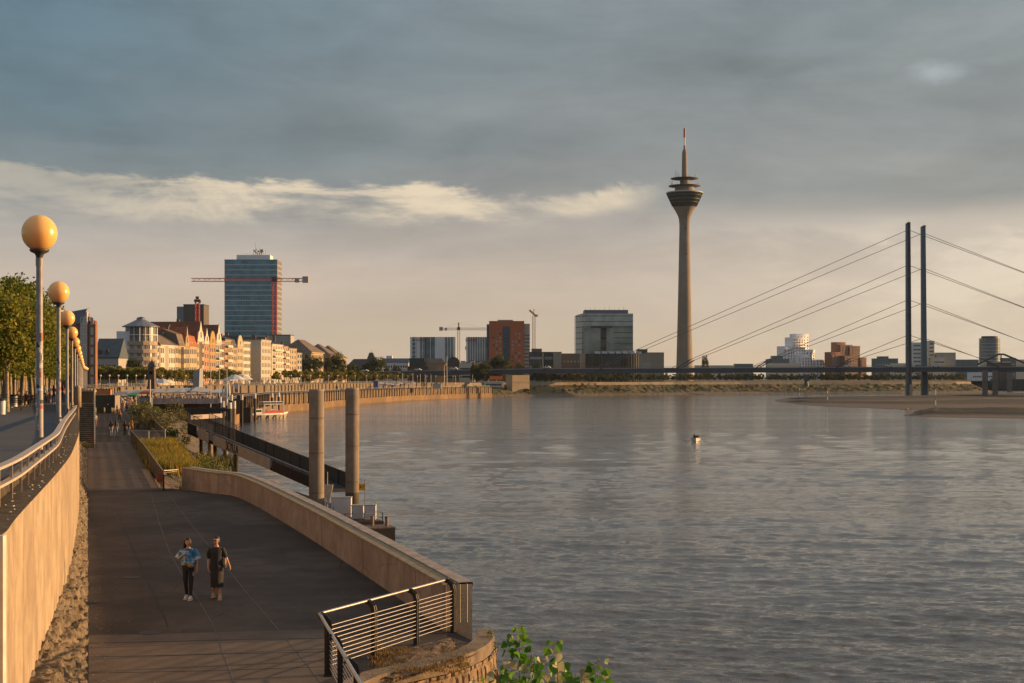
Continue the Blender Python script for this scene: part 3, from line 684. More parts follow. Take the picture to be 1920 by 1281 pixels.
mb.build('expansion_joint', mat('joint_dark', (.07,.055,.045), .9, .2, 4), t)
# end face with ladder-like bracket
mb = MB(); e = Vector((*IN[-1],0)); e2 = Vector((*O1[-1],0)); dd = (e2-e).normalized(); nn2 = Vector((dd.y,-dd.x,0))
mb.bar(e+Vector((0,0,LOW-.05))-dd*.04+nn2*.06, e+Vector((0,0,PT+.02))-dd*.04+nn2*.06, .001+.09, .09); mb.build('end_post', par_m, t)

# ---- foreground steel railing
def railing_curved(name, label, posts, zb, lean):
    t = thing(name, label, 'railing')
    P = [Vector((p[0], p[1], zb)) for p in posts]
    return t, P
t = thing('steel_railing', 'brushed steel railing with dark curved posts and ten bars around the pier head', 'railing')
P1 = Vector((-3.84,30.0,LOW)); P4 = Vector((-1.43,35.0,LOW))
secA = [P1, Vector((-3.04,31.75,LOW)), Vector((-2.22,33.4,LOW)), P4]
secB = [P1+Vector((.05,-.12,0)), Vector((-3.28,27.5,LOW)), Vector((-2.72,25.2,LOW)), Vector((-2.1,22.6,LOW))]
for sec, nrm in ((secA, Vector((-.9,.42,0)).normalized()), (secB, Vector((-.96,-.2,0)).normalized())):
    d = (sec[-1]-sec[0]).normalized()
    for i, p in enumerate(sec):
        mb = MB(); pr = [Vector((0,0,0)), Vector((0,0,.6)), Vector((0,0,1.05)), nrm*.03+Vector((0,0,1.16)), nrm*.10+Vector((0,0,1.23)), nrm*.20+Vector((0,0,1.26))]
        for s2 in (-.036, .036):
            q = [x+d*s2 for x in pr]
            for a, b in zip(q, q[1:]):
                mb.bar(a, b+(b-a)*.04, .024, .10, up=-nrm)
        mb.box(-.09,.09,-.09,.09,0,.02)
        mb.build('post', black, t, p)
    top = [sec[0]+nrm*.2+Vector((0,0,1.27)), sec[-1]+nrm*.2+Vector((0,0,1.27))]
    if nrm.y < 0: top[0] = secA[0]+Vector((-.9,.42,0)).normalized()*.2+Vector((0,0,1.27))
    else: top[1] += d*.12
    mb = MB(); mb.tube(top, .032, 12); mb.build('handrail', steel, t)
    for k2 in range(10):
        z = .17+.092*k2+.02; mb = MB(); mb.tube([sec[0]+Vector((0,0,z)), sec[-1]+Vector((0,0,z))], .0095, 8); mb.build('bar', steel, t)
mb = MB(); q = P4+Vector((.16,.12,0))
mb.tube([q+Vector((0,0,.22)), q+Vector((0,0,1.16))], .016, 8)
mb.tube([q+Vector((.17,.05,.22)), q+Vector((.17,.05,1.16))], .016, 8)
for k2 in range(10): mb.tube([q+Vector((0,0,.22+.1*k2)), q+Vector((.17,.05,.22+.1*k2))], .011, 6)
mb.build('end_bracket', mat('brass_metal', (.42,.38,.22), .45, .1, 4, metal=.5), t)

# ---- generic railing run
def rail_run(name, label, pts, h, nb, step, post_m, bar_m, top_m, pr=.025, br=.012, tr=.03, panel=None, zoff=None, shape='round'):
    t = thing(name, label, 'railing'); P = [Vector(p) for p in pts]
    mb = MB()
    if shape == 'flat':
        for a, b in zip(P, P[1:]): mb.bar(a+Vector((0,0,h)), b+Vector((0,0,h)), .14, .05)
    else: mb.tube([p+Vector((0,0,h)) for p in P], tr, 8)
    mb.build('handrail', top_m, t)
    for k2 in range(nb):
        z = (zoff or .12)+(h-(zoff or .12))*k2/max(nb,1); mb = MB(); mb.tube([p+Vector((0,0,z)) for p in P], br, 6); mb.build('bar', bar_m, t)
    for p, d in along(P, step):
        mb = MB(); mb.cbox((0,0,h/2), pr*2, pr*2, h, math.atan2(d.y,d.x)); mb.build('post', post_m, t, p)
    if panel:
        mb = MB(); mb.strip([p+Vector((0,0,.08)) for p in P], [p+Vector((0,0,h-.06)) for p in P]); mb.build('mesh_panel', panel, t)
    return t
def meshmat(name, col, dens_, scale):
    m = bpy.data.materials.new(name); m.use_nodes = True; nt = m.node_tree; b = nt.nodes['Principled BSDF']; o = nt.nodes['Material Output']
    b.inputs['Base Color'].default_value = (*col, 1); b.inputs['Roughness'].default_value = .6
    tr = N(nt, 'ShaderNodeBsdfTransparent'); mx = N(nt, 'ShaderNodeMixShader'); tc = N(nt, 'ShaderNodeTexCoord')
    ws = []
    for ax in ((1,1,0),(0,0,1)):
        mp = N(nt, 'ShaderNodeVectorMath', operation='DOT_PRODUCT'); nt.links.new(tc.outputs['Object'], mp.inputs[0]); mp.inputs[1].default_value = ax
        fr = M(nt, 'FRACT', M(nt, 'MULTIPLY', mp.outputs['Value'], scale)); ws.append(M(nt, 'LESS_THAN', fr, dens_))
    nt.links.new(M(nt, 'MAXIMUM', ws[0], ws[1]), mx.inputs[0]); nt.links.new(tr.outputs[0], mx.inputs[1]); nt.links.new(b.outputs[0], mx.inputs[2]); nt.links.new(mx.outputs[0], o.inputs[0])
    return m
dark_mesh = meshmat('dark_wire_mesh', (.03,.028,.025), .55, 8)
upr = mat('painted_rail', (.55,.45,.36), .6, .12, 4, metal=.1)
# upper promenade: flat-topped rail
RP = [(-8.0,20),(-9.4,26.9),(-9.95,29.2),(-10.8,32.5),(-12,37.2),(-13,41.1),(-14.45,46),(-18.05,58),(-23.2,75.7),(-30.3,100),(-37.5,124)]
RP = dens(RP, 3, 3)
t = thing('promenade_handrail', 'low pale metal handrail with flat top board curving away along the upper promenade', 'railing')
mb = MB(); q = [Vector((x,y,10.92 - max(0,(y-46))*.0085)) for x,y in RP]
mb.strip([p+Vector((-.09,0,0)) for p in q], [p+Vector((.09,0,0)) for p in q]); mb.strip([p+Vector((.09,0,0)) for p in q], [p+Vector((.09,0,-.05)) for p in q]); mb.strip([p+Vector((.09,0,-.05)) for p in q], [p+Vector((-.09,0,-.05)) for p in q])
mb.build('top_board', upr, t)
mb = MB(); q2 = [p+Vector((.02,0,-.33)) for p in q]
mb.strip([p+Vector((-.08,0,0)) for p in q2], [p+Vector((.06,0,0)) for p in q2]); mb.strip([p+Vector((.06,0,0)) for p in q2], [p+Vector((.06,0,-.05)) for p in q2])
mb.build('lower_board', upr, t)
for p, d in along(q, 1.75, .6):
    mb = MB(); mb.cbox((0,0,-.39), .035, .05, .68, math.atan2(d.y,d.x)); mb.build('post', upr, t, p)
# lower promenade rails (z=LOW)
def g3(l): return [gd(px, py, LOW) for px, py in l]
rail_run('black_mesh_railing', 'black railing with dark infill and bright top rail along the golden weeds', g3([(306,921),(296,905),(270,862),(245,828)]), 1.12, 4, 2.6, black, black, mat('worn_top_rail', (.30,.24,.19), .4, .2, 5, metal=.6), panel=dark_mesh)
rail_run('short_bar_railing', 'short sunlit bar railing from the black railing corner to the parapet', g3([(307,921),(333,919)]), 1.12, 10, 1.2, black, steel, steel)
rail_run('cross_bar_railing', 'thin bar railing crossing behind the golden weeds beside the strollers', g3([(247,828),(309,829)]), 1.05, 8, 1.9, galv, galv, galv, br=.014)
rail_run('dark_edge_railing', 'long dark railing along the promenade edge below the big bush', g3([(309,828),(286,801),(259,774),(253,766)]), 1.1, 4, 4, black, black, mat('worn_top_rail', (.3,.24,.2), .4), panel=dark_mesh)
mb = MB(); p = gd(309,829,LOW); mb.box(-.06,.06,-.06,.06,0,1.25); setp(mb.build('gate_post', galv, None, p), 'pale square post at the end of the thin cross railing', 'post')
mb = MB(); p = gd(302,916,LOW)+Vector((.0,-.15,.35)); mb.box(-.2,.2,-.06,.0,0,.55); o = mb.build('notice_plate', mat('red_plate', (.25,.05,.04), .6, .4, 9), None, p); setp(o, 'small dark red notice plate on the corner of the black railing', 'notice')
rail_run('rear_wooden_fence', 'grey upright plank fence on the basin edge in front of the market crowd', [(-88,338,LOW+.05),(-80,334,LOW+.05),(-72,333,LOW+.05),(-66.5,333,LOW+.05)], 1.3, 2, 2.2, mat('pale_stake', (.5,.44,.36), .8), galv, galv, panel=mat('grey_planks', (.40,.35,.34), .9, .35, 4, streaky=True))

# ---- stairs
t = thing('stone_stairs', 'flight of about twenty stone steps climbing beside the wall to the upper promenade', 'stairs', (xat(148,127.0),127.0,LOW), R(16.4))
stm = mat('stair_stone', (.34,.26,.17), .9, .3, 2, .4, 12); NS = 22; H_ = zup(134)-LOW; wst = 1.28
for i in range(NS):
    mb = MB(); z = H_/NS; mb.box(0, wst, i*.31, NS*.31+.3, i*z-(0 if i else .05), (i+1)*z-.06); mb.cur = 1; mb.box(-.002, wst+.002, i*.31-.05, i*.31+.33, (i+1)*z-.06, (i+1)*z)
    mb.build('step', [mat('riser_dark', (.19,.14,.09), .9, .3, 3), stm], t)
mb = MB(); mb.add([(wst,-.1,0),(wst+.12,-.1,0),(wst+.12,NS*.31,H_),(wst,NS*.31,H_),(wst,-.1,.35),(wst+.12,-.1,.35),(wst+.12,NS*.31,H_+.35),(wst,NS*.31,H_+.35)], [(0,1,2,3),(4,7,6,5),(0,4,5,1),(1,5,6,2),(2,6,7,3),(3,7,4,0)]); mb.build('stringer', concrete, t)
mb = MB(); mb.tube([(wst+.06,0,.35),(wst+.06,0,1.25),(wst+.06,NS*.31,H_+1.25),(wst+.06,NS*.31,H_+.3)], .03, 8); mb.build('handrail', galv, t)
mb = MB(); mb.prism([(xat(120,133.6),133.6),(xat(174.5,133.6),133.6),(xat(174.5,136.6),136.6),(xat(120,136.6),136.6)], LOW, zup(134)-.004); struct('landing', mb, concrete)
# stele
p = at(146.5, 744, 118); mb = MB(); mb.lathe([(.0,0),(.26,0),(.26,1.3),(.24,1.5),(.16,1.66),(0,1.72)], 20); o = mb.build('domed_bollard', conc_wall, None, (xat(146,112),112,zup(112))); setp(o, 'thick round topped concrete bollard at the head of the stairs', 'bollard')

# ---- street lamps with big yellow globes
def globe_mat():
    m = mat('amber_globe', (.95,.57,.19), .25, .05, 2, spec=.6); nt = m.node_tree; b = nt.nodes['Principled BSDF']
    b.inputs['Subsurface Weight'].default_value = .8; b.inputs['Subsurface Radius'].default_value = (1.0,.6,.25); b.inputs['Subsurface Scale'].default_value = .5
    return m
pole_m = mat('lamp_pole', (.30,.27,.25), .55, .18, 3, .1, 20, metal=.15)
GM = globe_mat()
lamp = thing('street_lamp', 'nearest tall lamp with big amber globe and sticker covered grey pole', 'street lamp', (-12.7,38.7,zup(38.7)), 0, 'globe lamps along the upper promenade')
mb = MB(); mb.cyl(0,0,0,5.18,.105,.083,20); mb.cyl(0,0,4.95,5.16,.098,.098,20); mb.cyl(0,0,0,.35,.125,.125,20); mb.build('pole', pole_m, lamp)
mb = MB(); mb.lathe([(.085,5.16),(.10,5.22),(.12,5.27),(.24,5.33),(.26,5.38),(.25,5.40),(.0,5.40)], 24); mb.build('collar', mat('dark_collar', (.08,.065,.05), .5, .2, 5), lamp)
mb = MB(); mb.ball((0,0,5.83), .465, .465, .49, 40, 26); mb.build('globe', GM, lamp)
lamp_src = [c for c in lamp.children]
lamps = [(-12.7-.294*24.9*i, 38.7+24.9*i) for i in range(13)]
last = lamps[-1]
for i in range(1, 9): lamps.append((xat(156.5+1.6*i, 345+17*i), 345+17*i))
ordl = ['second tall amber globe lamp, just behind the nearest one', 'third amber globe lamp along the upper promenade railing', 'fourth amber globe lamp from the camera, partly hidden by the third']
# copies first (no stickers), then stickers on the nearest
for i, (x, y) in enumerate(lamps[1:]):
    dup(lamp, (x, y, zup(y)), i*.4, ordl[i] if i < 3 else 'amber globe lamp in the receding row on the upper promenade')
stick = [('red_sticker',(.5,.07,.05)),('white_sticker',(.62,.58,.52)),('black_sticker',(.03,.03,.03)),('green_sticker',(.05,.25,.12)),('blue_sticker',(.08,.15,.35))]
def sticker(parent, zc, h, a, wa, c, r=.1075):
    mb = MB(); mb.lathe([(r, zc-h/2), (r-.001*h*2, zc+h/2)], 8, a0=a-wa, a1=a+wa); o = mb.build('sticker', mat(*stick[c], .6, .3, 14), parent); return o
rs = random.Random(5)
for k2 in range(26):
    sticker(lamp, rs.uniform(.9,3.1), rs.choice([.06,.1,.14,.2]), rs.uniform(-2.6,-.4), rs.uniform(.15,.5), rs.choice([1,1,1,2,2,0,3,4]), .1035)
ch = [o for o in C.objects if o.get('label','').startswith('second tall')][0]
for k2 in range(14): sticker(ch, rs.uniform(.6,3.2), rs.choice([.06,.1,.15]), rs.uniform(-2.6,-.4), rs.uniform(.15,.5), rs.choice([1,1,2,0,3,4]), .1035)
text('S', .22, lamp, (.03,-.108,.62), (R(90),0,0), mat('white_sticker',(.62,.58,.52)), depth=.002)

# ---- benches and bins on the tree walk
bn = thing('park_bench', 'dark bench under the plane trees, nearest the left picture edge', 'bench', (-32.2,88,zup(88)), R(10), 'benches under the plane trees')
mb = MB(); [mb.box(-.9,.9,-.22+.12*i,-.13+.12*i,.43,.46) for i in range(4)]; mb.build('seat', mat('bench_wood', (.10,.06,.035), .7, .3, 4), bn)
mb = MB(); [mb.box(-.9,.9,.26+.02*i,.29+.02*i,.52+.13*i,.62+.13*i) for i in range(3)]; mb.build('backrest', mat('bench_wood', (.1,.06,.035)), bn)
for sx in (-.75,.75):
    mb = MB(); mb.tube([(sx,-.2,0),(sx,-.22,.2),(sx,-.18,.43),(sx,.24,.43),(sx,.33,.9)], .022, 6); mb.tube([(sx,.26,0),(sx,.22,.22),(sx,.2,.43)], .022, 6); mb.build('leg', black, bn)
bl = ['second dark bench under the plane trees, with nobody near its left end', 'dark bench where the two seated people rest', 'bench just beyond the seated people']
for i, (px, Y) in enumerate(((18,97),(38,112),(52,122))): dup(bn, (xat(px,Y),Y,zup(Y)), R(10), bl[i])
t = thing('litter_bin', 'grey litter bin at the far left edge of the upper promenade', 'litter bin', (xat(1.5,80),80,zup(80)))
mb = MB(); mb.cyl(0,0,.1,.85,.26,.28,20); mb.build('body', galv, t); mb = MB(); mb.lathe([(.29,.85),(.30,.9),(.2,1.0),(0,1.03)],20); mb.build('lid', dark_metal, t)
t2 = dup(t, (xat(26,108),108,zup(108)), 0, 'pale round litter bin among the plane tree trunks behind the benches')

# ---- dark kiosk box on the lower promenade, bollards, orange container
t = thing('dark_kiosk', 'dark green-grey equipment cabin with a door and a right side coloured as sunlit, on the lower promenade', 'cabin', (xat(176,250),250,LOW), R(7))
wk = 3.55; hk = 3.05
mb = MB(); mb.box(0,wk,0,6,0,hk); mb.build('body', mat('cabin_dark', (.035,.045,.04), .7, .2, 2), t)
mb = MB(); mb.box(wk,wk+.03,.03,5.97,.03,hk-.03); mb.build('sunlit_side', mat('cabin_sunlit', (.30,.24,.17), .8, .2, 2), t)  # sun on the right side is put into this paler colour
mb = MB(); mb.box(wk*.5,wk*.86,-.05,0,0,2.15); mb.build('door', mat('cabin_door', (.028,.035,.036), .6, .2, 2), t)
mb = MB(); mb.box(-.06,wk+.06,-.08,6.05,hk,hk+.1); mb.build('roof', mat('cabin_roof', (.10,.10,.09), .8), t)
mb = MB(); mb.box(wk*.64,wk*.7,-.07,-.05,1.45,1.6); mb.build('notice', white_paint, t)
bo = None; lab = ['pale bollard at the left corner of the dark cabin','pale bollard in front of the middle of the dark cabin','pale bollard left of the cabin\'s right corner','rightmost pale bollard at the dark cabin']
for i, px in enumerate((179,195.5,209.5,213)):
    Y = 247-i; 
    if not bo:
        bo = MB(); bo.lathe([(0,0),(.15,0),(.14,.95),(.10,1.05),(0,1.1)], 12); bo = bo.build('bollard', conc_wall, None, (xat(px,Y),Y,LOW)); setp(bo, lab[0], 'bollard', 'bollards at the dark cabin')
    else:
        c = bo.copy(); C.objects.link(c); c.location = (xat(px,Y),Y,LOW); c['label'] = lab[i]
for i, (px, py) in enumerate(((258,776),(262,778))):
    c = bo.copy(); C.objects.link(c); p = gd(px,py,LOW); c.location = p; c['label'] = ['pale bollard at the start of the dark edge railing','second pale bollard beside the dark edge railing'][i]; c['group'] = 'bollards at the edge railing'
t = thing('orange_container', 'orange-brown boxy container behind the dark cabin', 'container', (xat(182,300),300,LOW), R(12))
mb = MB(); mb.box(0,2.7,0,5,0,zat(731,300)-LOW); mb.build('body', mat('orange_board', (.50,.22,.08), .8, .15, 1.5), t); mb = MB(); mb.box(-.08,2.78,-.1,5.1,zat(731,300)-LOW,zat(731,300)-LOW+.12); mb.build('roof', mat('cabin_roof', (.1,.1,.09)), t)
t = thing('grey_cabin', 'small blue-grey cabin with pale mast at its right, below the market awnings', 'cabin', (xat(262,262),262,LOW-.02), R(12))
mb = MB(); mb.box(0,2.0,0,3,0,2.6); mb.build('body', mat('cabin_blue', (.22,.24,.28), .7, .1, 1), t); mb = MB(); mb.box(-.1,2.1,-.1,3.1,2.6,2.7); mb.build('roof', mat('roof_blue', (.06,.07,.10), .7), t)

# ---- dolphins (concrete mooring columns)
dm = weathered('column_concrete', (.25,.20,.15), (.31,.25,.19), (.17,.13,.095), .4, 1.5, streak=1.8, bs=14)
t = thing('mooring_column', 'left tall round concrete mooring column standing in the river', 'mooring column', (xat(593.5,116),116,0), 0, 'pair of mooring columns')
mb = MB(); mb.cyl(0,0,-2,11.42,.61,.61,48); mb.build('shaft', dm, t)
mb = MB(); mb.cyl(0,0,11.42,11.55,.625,.60,48); mb.build('cap', mat('column_cap', (.30,.25,.2), .8), t)
for z_ in (3.2, 6.4, 9.2):
    mb = MB(); mb.lathe([(.612,z_),(.622,z_+.02),(.622,z_+.07),(.612,z_+.09)],48); mb.build('joint_ring', mat('ring_rust', (.17,.115,.075), .8, .3, 3), t)
mb = MB(); mb.lathe([(.613,-.5),(.613,1.9),(.6125,2.3)],48); mb.build('tide_band', weathered('tide_band', (.09,.075,.05), (.14,.11,.075), (.05,.05,.03), .8, 2.5), t)
for c in dup(t, (xat(660.5,128),128,0), 0, 'right tall round concrete mooring column, by the yellow sign').children: c.rotation_euler = (0,0,1)

# ---- pontoon
PA = at(741,985,110.5); PA = Vector((PA.x, 110.5, 1.05))
pd = Vector((-.36,.933,0)).normalized(); pn = Vector((-pd.y, pd.x, 0))*-1     # along, and to the right
po = thing('landing_pontoon', 'black steel landing pontoon moored against the concrete columns', 'pontoon', (PA.x, PA.y, 0), math.atan2(pd.y, pd.x))
mb = MB(); mb.prism([(0,0),(0,5.2),(34,5.2),(34,0)], -.4, .95); mb.build('hull', mat('hull_black', (.02,.017,.016), .6, .3, 1.5), po)
mb = MB(); mb.box(-.03,34.03,-.03,5.23,.95,1.05); mb.build('deck', mat('deck_brown', (.16,.12,.09), .8, .3, 2), po)
mb = MB(); mb.box(2.1,33,.3,5.1,1.05,1.3); mb.build('raised_deck', mat('hull_black', (.02,.017,.016)), po)
for x_, y_ in ((.6,.5),(1.5,1.4)):
    mb = MB(); mb.cyl(x_,y_,1.05,1.75,.14,.14,12); mb.cyl(x_,y_,1.75,1.8,.19,.19,12); mb.build('bollard', mat('rusty_bollard', (.25,.16,.10), .8, .3, 6), po)
mb = MB(); q = [(2.1,5.0),(2.1,.4),(4.5,.4)]
for z in (1.55,1.95): mb.tube([(x,y,z) for x,y in q], .025, 6)
for x,y in ((2.1,5.0),(2.1,3.4),(2.1,1.9),(2.1,.4),(4.5,.4)): mb.cbox((x,y,1.62), .06,.06,.7)
mb.build('guard_rail', black, po)
cab_w = mat('cabinet_white', (.62,.58,.55), .55, .04, 2)
def cabinet(label, px0, px1, pyt, pyb, Y, grp):
    a = at(px0, pyb, Y); b = at(px1, pyt, Y); w_ = b.x-a.x; h_ = b.z-a.z
    t = thing('white_cabinet', label, 'cabinet', (a.x, Y, 1.3), 0, grp); hh = b.z-1.3
    m1 = MB(); m1.box(0,w_,0,.8,0,hh-.04); m1.build('body', cab_w, t)
    m1 = MB(); m1.box(-.03,w_+.03,-.03,.83,hh-.04,hh+.02); m1.build('lid', mat('cabinet_rim', (.4,.37,.34), .6), t)
    m1 = MB(); m1.box(w_*.08,w_*.92,-.015,0,.08,hh-.12); m1.build('door', cab_w, t)
    m1 = MB(); m1.box(w_*.1,w_*.13,-.035,-.015,hh*.4,hh*.52); m1.build('handle', black, t)
cabinet('largest white cabinet on the pontoon, beside the left mooring column', 621, 658, 933, 975, 115.5, 'white cabinets on the pontoon')
cabinet('white cabinet on the pontoon directly under the right column', 659, 681, 948, 976, 114.2, 'white cabinets on the pontoon')
cabinet('white cabinet on the pontoon nearest the bollards, sunlit right edge', 682.5, 704, 947, 976, 113.4, 'white cabinets on the pontoon')
t = thing('yellow_sign', 'yellow pontoon sign reading A7 on a thin rusty pole', 'sign', (xat(684.5,119.5),119.5,1.3))
mb = MB(); hp = zat(902,119.5)-1.3; mb.cyl(0,0,0,hp,.035,.03,8); mb.cyl(0,0,hp,hp+.1,.07,.06,8); mb.build('pole', mat('rusty_pole', (.25,.15,.10), .8, .3, 5), t)
zc = zat(913.5,119.5)-1.3; mb = MB(); mb.box(-.52,-.03,-.02,.02,zc-.29,zc+.29); mb.build('sign_board', mat('sign_yellow', (.75,.42,.03), .6, .05, 3), t)
text('A7', .36, t, (-.275,-.026,zc), (R(90),0,0), black, depth=.004)
t = thing('winch_davit', 'small pale davit with folded canvas between the mooring columns', 'davit', (xat(614,118),118,1.05))
mb = MB(); mb.tube([(0,0,0),(0,0,zat(885,118)-1.05)], .03, 8); mb.tube([(-.2,0,0),(-.2,0,2.6)], .05, 8); mb.build('mast', mat('pale_pole', (.5,.42,.34), .6), t)
zt = zat(909,118)-1.05; mb = MB(); mb.add([(-.3,-.1,zt-.3),(.42,-.1,zt-.3),(.42,.1,zt-.3),(-.3,.1,zt-.3),(-.3,-.1,zt),(.46,-.1,zt),(.46,.1,zt),(-.3,.1,zt),(.0,0,zt-1.6),(.12,0,zt-1.6)], [(4,5,6,7),(0,1,5,4),(1,2,6,5),(2,3,7,6),(3,0,4,7),(0,8,9,1),(2,9,8,3),(1,9,2),(0,3,8)]); mb.build('canvas', mat('canvas', (.5,.44,.36), .8, .1, 4), t)

# ---- gangway with banner
GA = Vector((xat(352,172),172,LOW-.2)); GB = Vector((xat(604,131),131,2.3))
gw = thing('gangway', 'long sloping black gangway with a beige banner, from the bank down to the pontoon', 'gangway', (0,0,0))
gdv = (GB-GA); gn = Vector((gdv.y,-gdv.x,0)).normalized(); gn = gn if gn.y > 0 else -gn; WID = 2.6
def gp(u, s=0, z=0): return GA+gdv*u+gn*WID*s+Vector((0,0,z))
mb = MB(); mb.add([gp(0),gp(1),gp(1,1),gp(0,1),gp(0,0,-.3),gp(1,0,-.3),gp(1,1,-.3),gp(0,1,-.3)], [(0,1,2,3),(4,7,6,5),(0,4,5,1),(3,2,6,7),(0,3,7,4),(1,5,6,2)]); mb.build('deck', mat('deck_dark', (.05,.045,.045), .8, .2, 2), gw)
mb = MB(); mb.add([gp(.69,0,-.3)-gn*.03,gp(1,0,-.3)-gn*.03,gp(1,0,.75)-gn*.03,gp(.69,0,.75)-gn*.03],[(0,1,2,3)]); mb.build('side_plate', mat('brown_plate', (.07,.045,.04), .8, .2, 2, spec=.1), gw)
mb = MB(); mb.tube([gp(0,0,1.05),gp(1,0,1.05)], .06, 8); mb.build('near_handrail', mat('rail_sheen', (.28,.24,.22), .35, .1, 3, metal=.6), gw)
for u0,u1 in ((0,.085),(.17,.20),):
    mb = MB(); mb.add([gp(u0,0,-.35),gp(u1,0,-.35),gp(u1,0,.98),gp(u0,0,.98)],[(0,1,2,3)]); mb.build('side_plate', mat('teal_plate', (.012,.022,.022), .85, spec=.1), gw)
mb = MB(); mb.strip([gp(u,0,-.3)-gn*.02 for u in (0,1)], [gp(u,0,.05)-gn*.02 for u in (0,1)]); mb.build('side_beam', mat('teal_plate', (.015,.035,.035)), gw)
ban = mat('banner_beige', (.50,.38,.28), .8, .12, 1.2)
for u0,u1 in ((.105,.20),(.24,.68)):
    mb = MB(); q = [gp(u0,0,-.25)-gn*.06, gp(u1,0,-.25)-gn*.06, gp(u1,0,.9)-gn*.06, gp(u0,0,.9)-gn*.06]; mb.add(q+[p-gn*.02 for p in q], [(0,1,2,3),(7,6,5,4),(0,4,5,1),(3,2,6,7),(1,5,6,2),(0,3,7,4)]); mb.build('banner', ban, gw)
# far side: tall solid dark truss
mb = MB(); mb.add([gp(.0,1,-.3),gp(1,1,-.3),gp(1,1,1.35),gp(.0,1,1.35)],[(0,1,2,3)]); 
mb.build('far_panel', meshmat('far_side_mesh', (.012,.012,.013), .82, 5), gw)
mb = MB(); mb.tube([gp(0,1,1.35),gp(1,1,1.35)], .07, 8); mb.build('far_handrail', dark_metal, gw)
for i in range(18):
    u = i/17
    mb = MB(); mb.bar(gp(u,1,-.2), gp(u,1,1.35), .07, .07); mb.build('stanchion', black, gw)
    mb = MB(); mb.bar(gp(u,0,-.2), gp(u,0,1.05), .06, .06); mb.build('stanchion', black, gw)
tang = math.atan2(gdv.y, gdv.x); slope = math.atan2(gdv.z, math.hypot(gdv.x,gdv.y))
def banner_text(s, u, size, zc_):
    o = text(s, size, gw, gp(u,0,zc_)-gn*.13, (0,0,0), mat('letter_dark', (.01,.01,.01), .9), depth=.01)
    ex_ = gdv.normalized(); ez = Vector((0,0,1))
    ez = (ez-ex_*ez.dot(ex_)).normalized(); m = Matrix((ex_, ez, ex_.cross(ez))).transposed(); o.rotation_euler = m.to_euler(); return o
banner_text('SCYLLA', .40, 1.35, .32)
for i, (u, h) in enumerate(((.03,3.4),(.11,3.6),(.16,3.6),(.245,3.6),(.33,3.4))):
    p = gp(u,.5,-.3); mb = MB(); mb.cyl(0,0,-8,0,.28,.28,12); o = mb.build('support_pile', mat('pile_concrete', (.30,.22,.15), .85, .2, 1) if i % 2 else mat('pile_black', (.03,.025,.02), .8), gw, p)
# access cage and sign at the bank end
cg = thing('gangway_gate', 'wire mesh gate cage where the gangway leaves the bank', 'gate', (0,0,0))
wm = meshmat('silver_wire_mesh', (.35,.33,.31), .28, 7)
mb = MB()
for s_ in (0.0,1.0): mb.add([gp(.0,s_,.05),gp(.24,s_,.05),gp(.24,s_,1.9),gp(.0,s_,2.15)], [(0,1,2,3)])
mb.build('mesh_panel', wm, cg)
mb = MB()
for u in (0,.06,.12,.18,.24):
    for s_ in (0,1): mb.bar(gp(u,s_,0), gp(u,s_,1.95+.2*(u<.1)), .06,.06)
mb.bar(gp(0,0,2.15), gp(.24,0,1.9), .05,.05); mb.bar(gp(0,1,2.15), gp(.24,1,1.9), .05,.05)
mb.build('frame', dark_metal, cg)
t = thing('landing_sign', 'long pale horizontal board lettered PWT above the gangway entrance', 'sign', (xat(357,176),176,0))
za, zb_ = zat(787,176), zat(774,176); mb = MB(); q = [(0,0,za),(3.2,3.4,zat(783.5,179.4)),(3.2,3.4,zat(775.5,179.4)),(0,0,zat(778.5,176))]
mb.add(q+[(x,y+.1,z) for x,y,z in q], [(0,1,2,3),(7,6,5,4),(0,4,5,1),(3,2,6,7),(1,5,6,2),(0,3,7,4)]); mb.build('sign_board', mat('sign_cream', (.62,.48,.38), .7, .05, 2), t)
text('\u2039 PWT', .42, t, (.72,.70,(za+zat(778.5,176))/2+.05), (R(90),0,R(46.7)), black, depth=.003, sx=1.3)
mb = MB(); mb.box(-.05,.05,0,.1,LOW-.5,zat(778,176)); mb.box(3.15,3.25,3.5,3.6,LOW-3,zat(776,178)); mb.build('post', dark_metal, t)

# ---- piles, masts and dark boom in the basin
pil_w = mat('pile_white', (.60,.55,.48), .6, .1, 3); pil_b = mat('pile_tar', (.02,.018,.018), .7, .3, 2); pil_r = mat('pile_brown', (.30,.19,.11), .8, .3, 1.5)
def pile(px, pyt, Y, r, label, cap=1.1, body=pil_b, zb=-1):
    t = thing('mooring_pile', label, 'mooring pile', (xat(px,Y),Y,0), 0, 'white capped mooring piles'); z = zat(pyt,Y)
    m1 = MB(); m1.cyl(0,0,zb,z-cap,r,r,14); m1.build('shaft', body, t)
    m1 = MB(); m1.cyl(0,0,z-cap,z,r*1.06,r*1.0,14); m1.build('cap', pil_w, t)
pile(430.5,755,286,.44,'thick black twin pile left of the gangway water gap',1.2)
pile(439,752,284,.34,'sunlit brown pile with white cap, right of the thick black one',1.5,pil_r)
for i,(px,py,Y,r) in enumerate(((413,744,330,.30),(418.5,752,325,.28),(425,749,322,.26),(434,740,330,.30),(453.5,740,372,.34),(478,738,415,.36),(510,737,452,.36),(522.5,736,455,.38))):
    pile(px,py,Y,r,['slim black pile with white cap, leftmost of the cluster','short white capped pile second in the cluster','narrow pile between the cluster and the thick twin pile','white topped pile rising above the thick twin pile','white capped pile beside the dark red board','white capped pile behind the moored boat\'s bow','thin white capped pile behind the boat\'s cabin','stout black pile with white cap at the boat\'s right'][i],1.4)
t = thing('dark_boom', 'long black boom of the landing stage crossing in front of the quay piles', 'boom', (0,0,0))
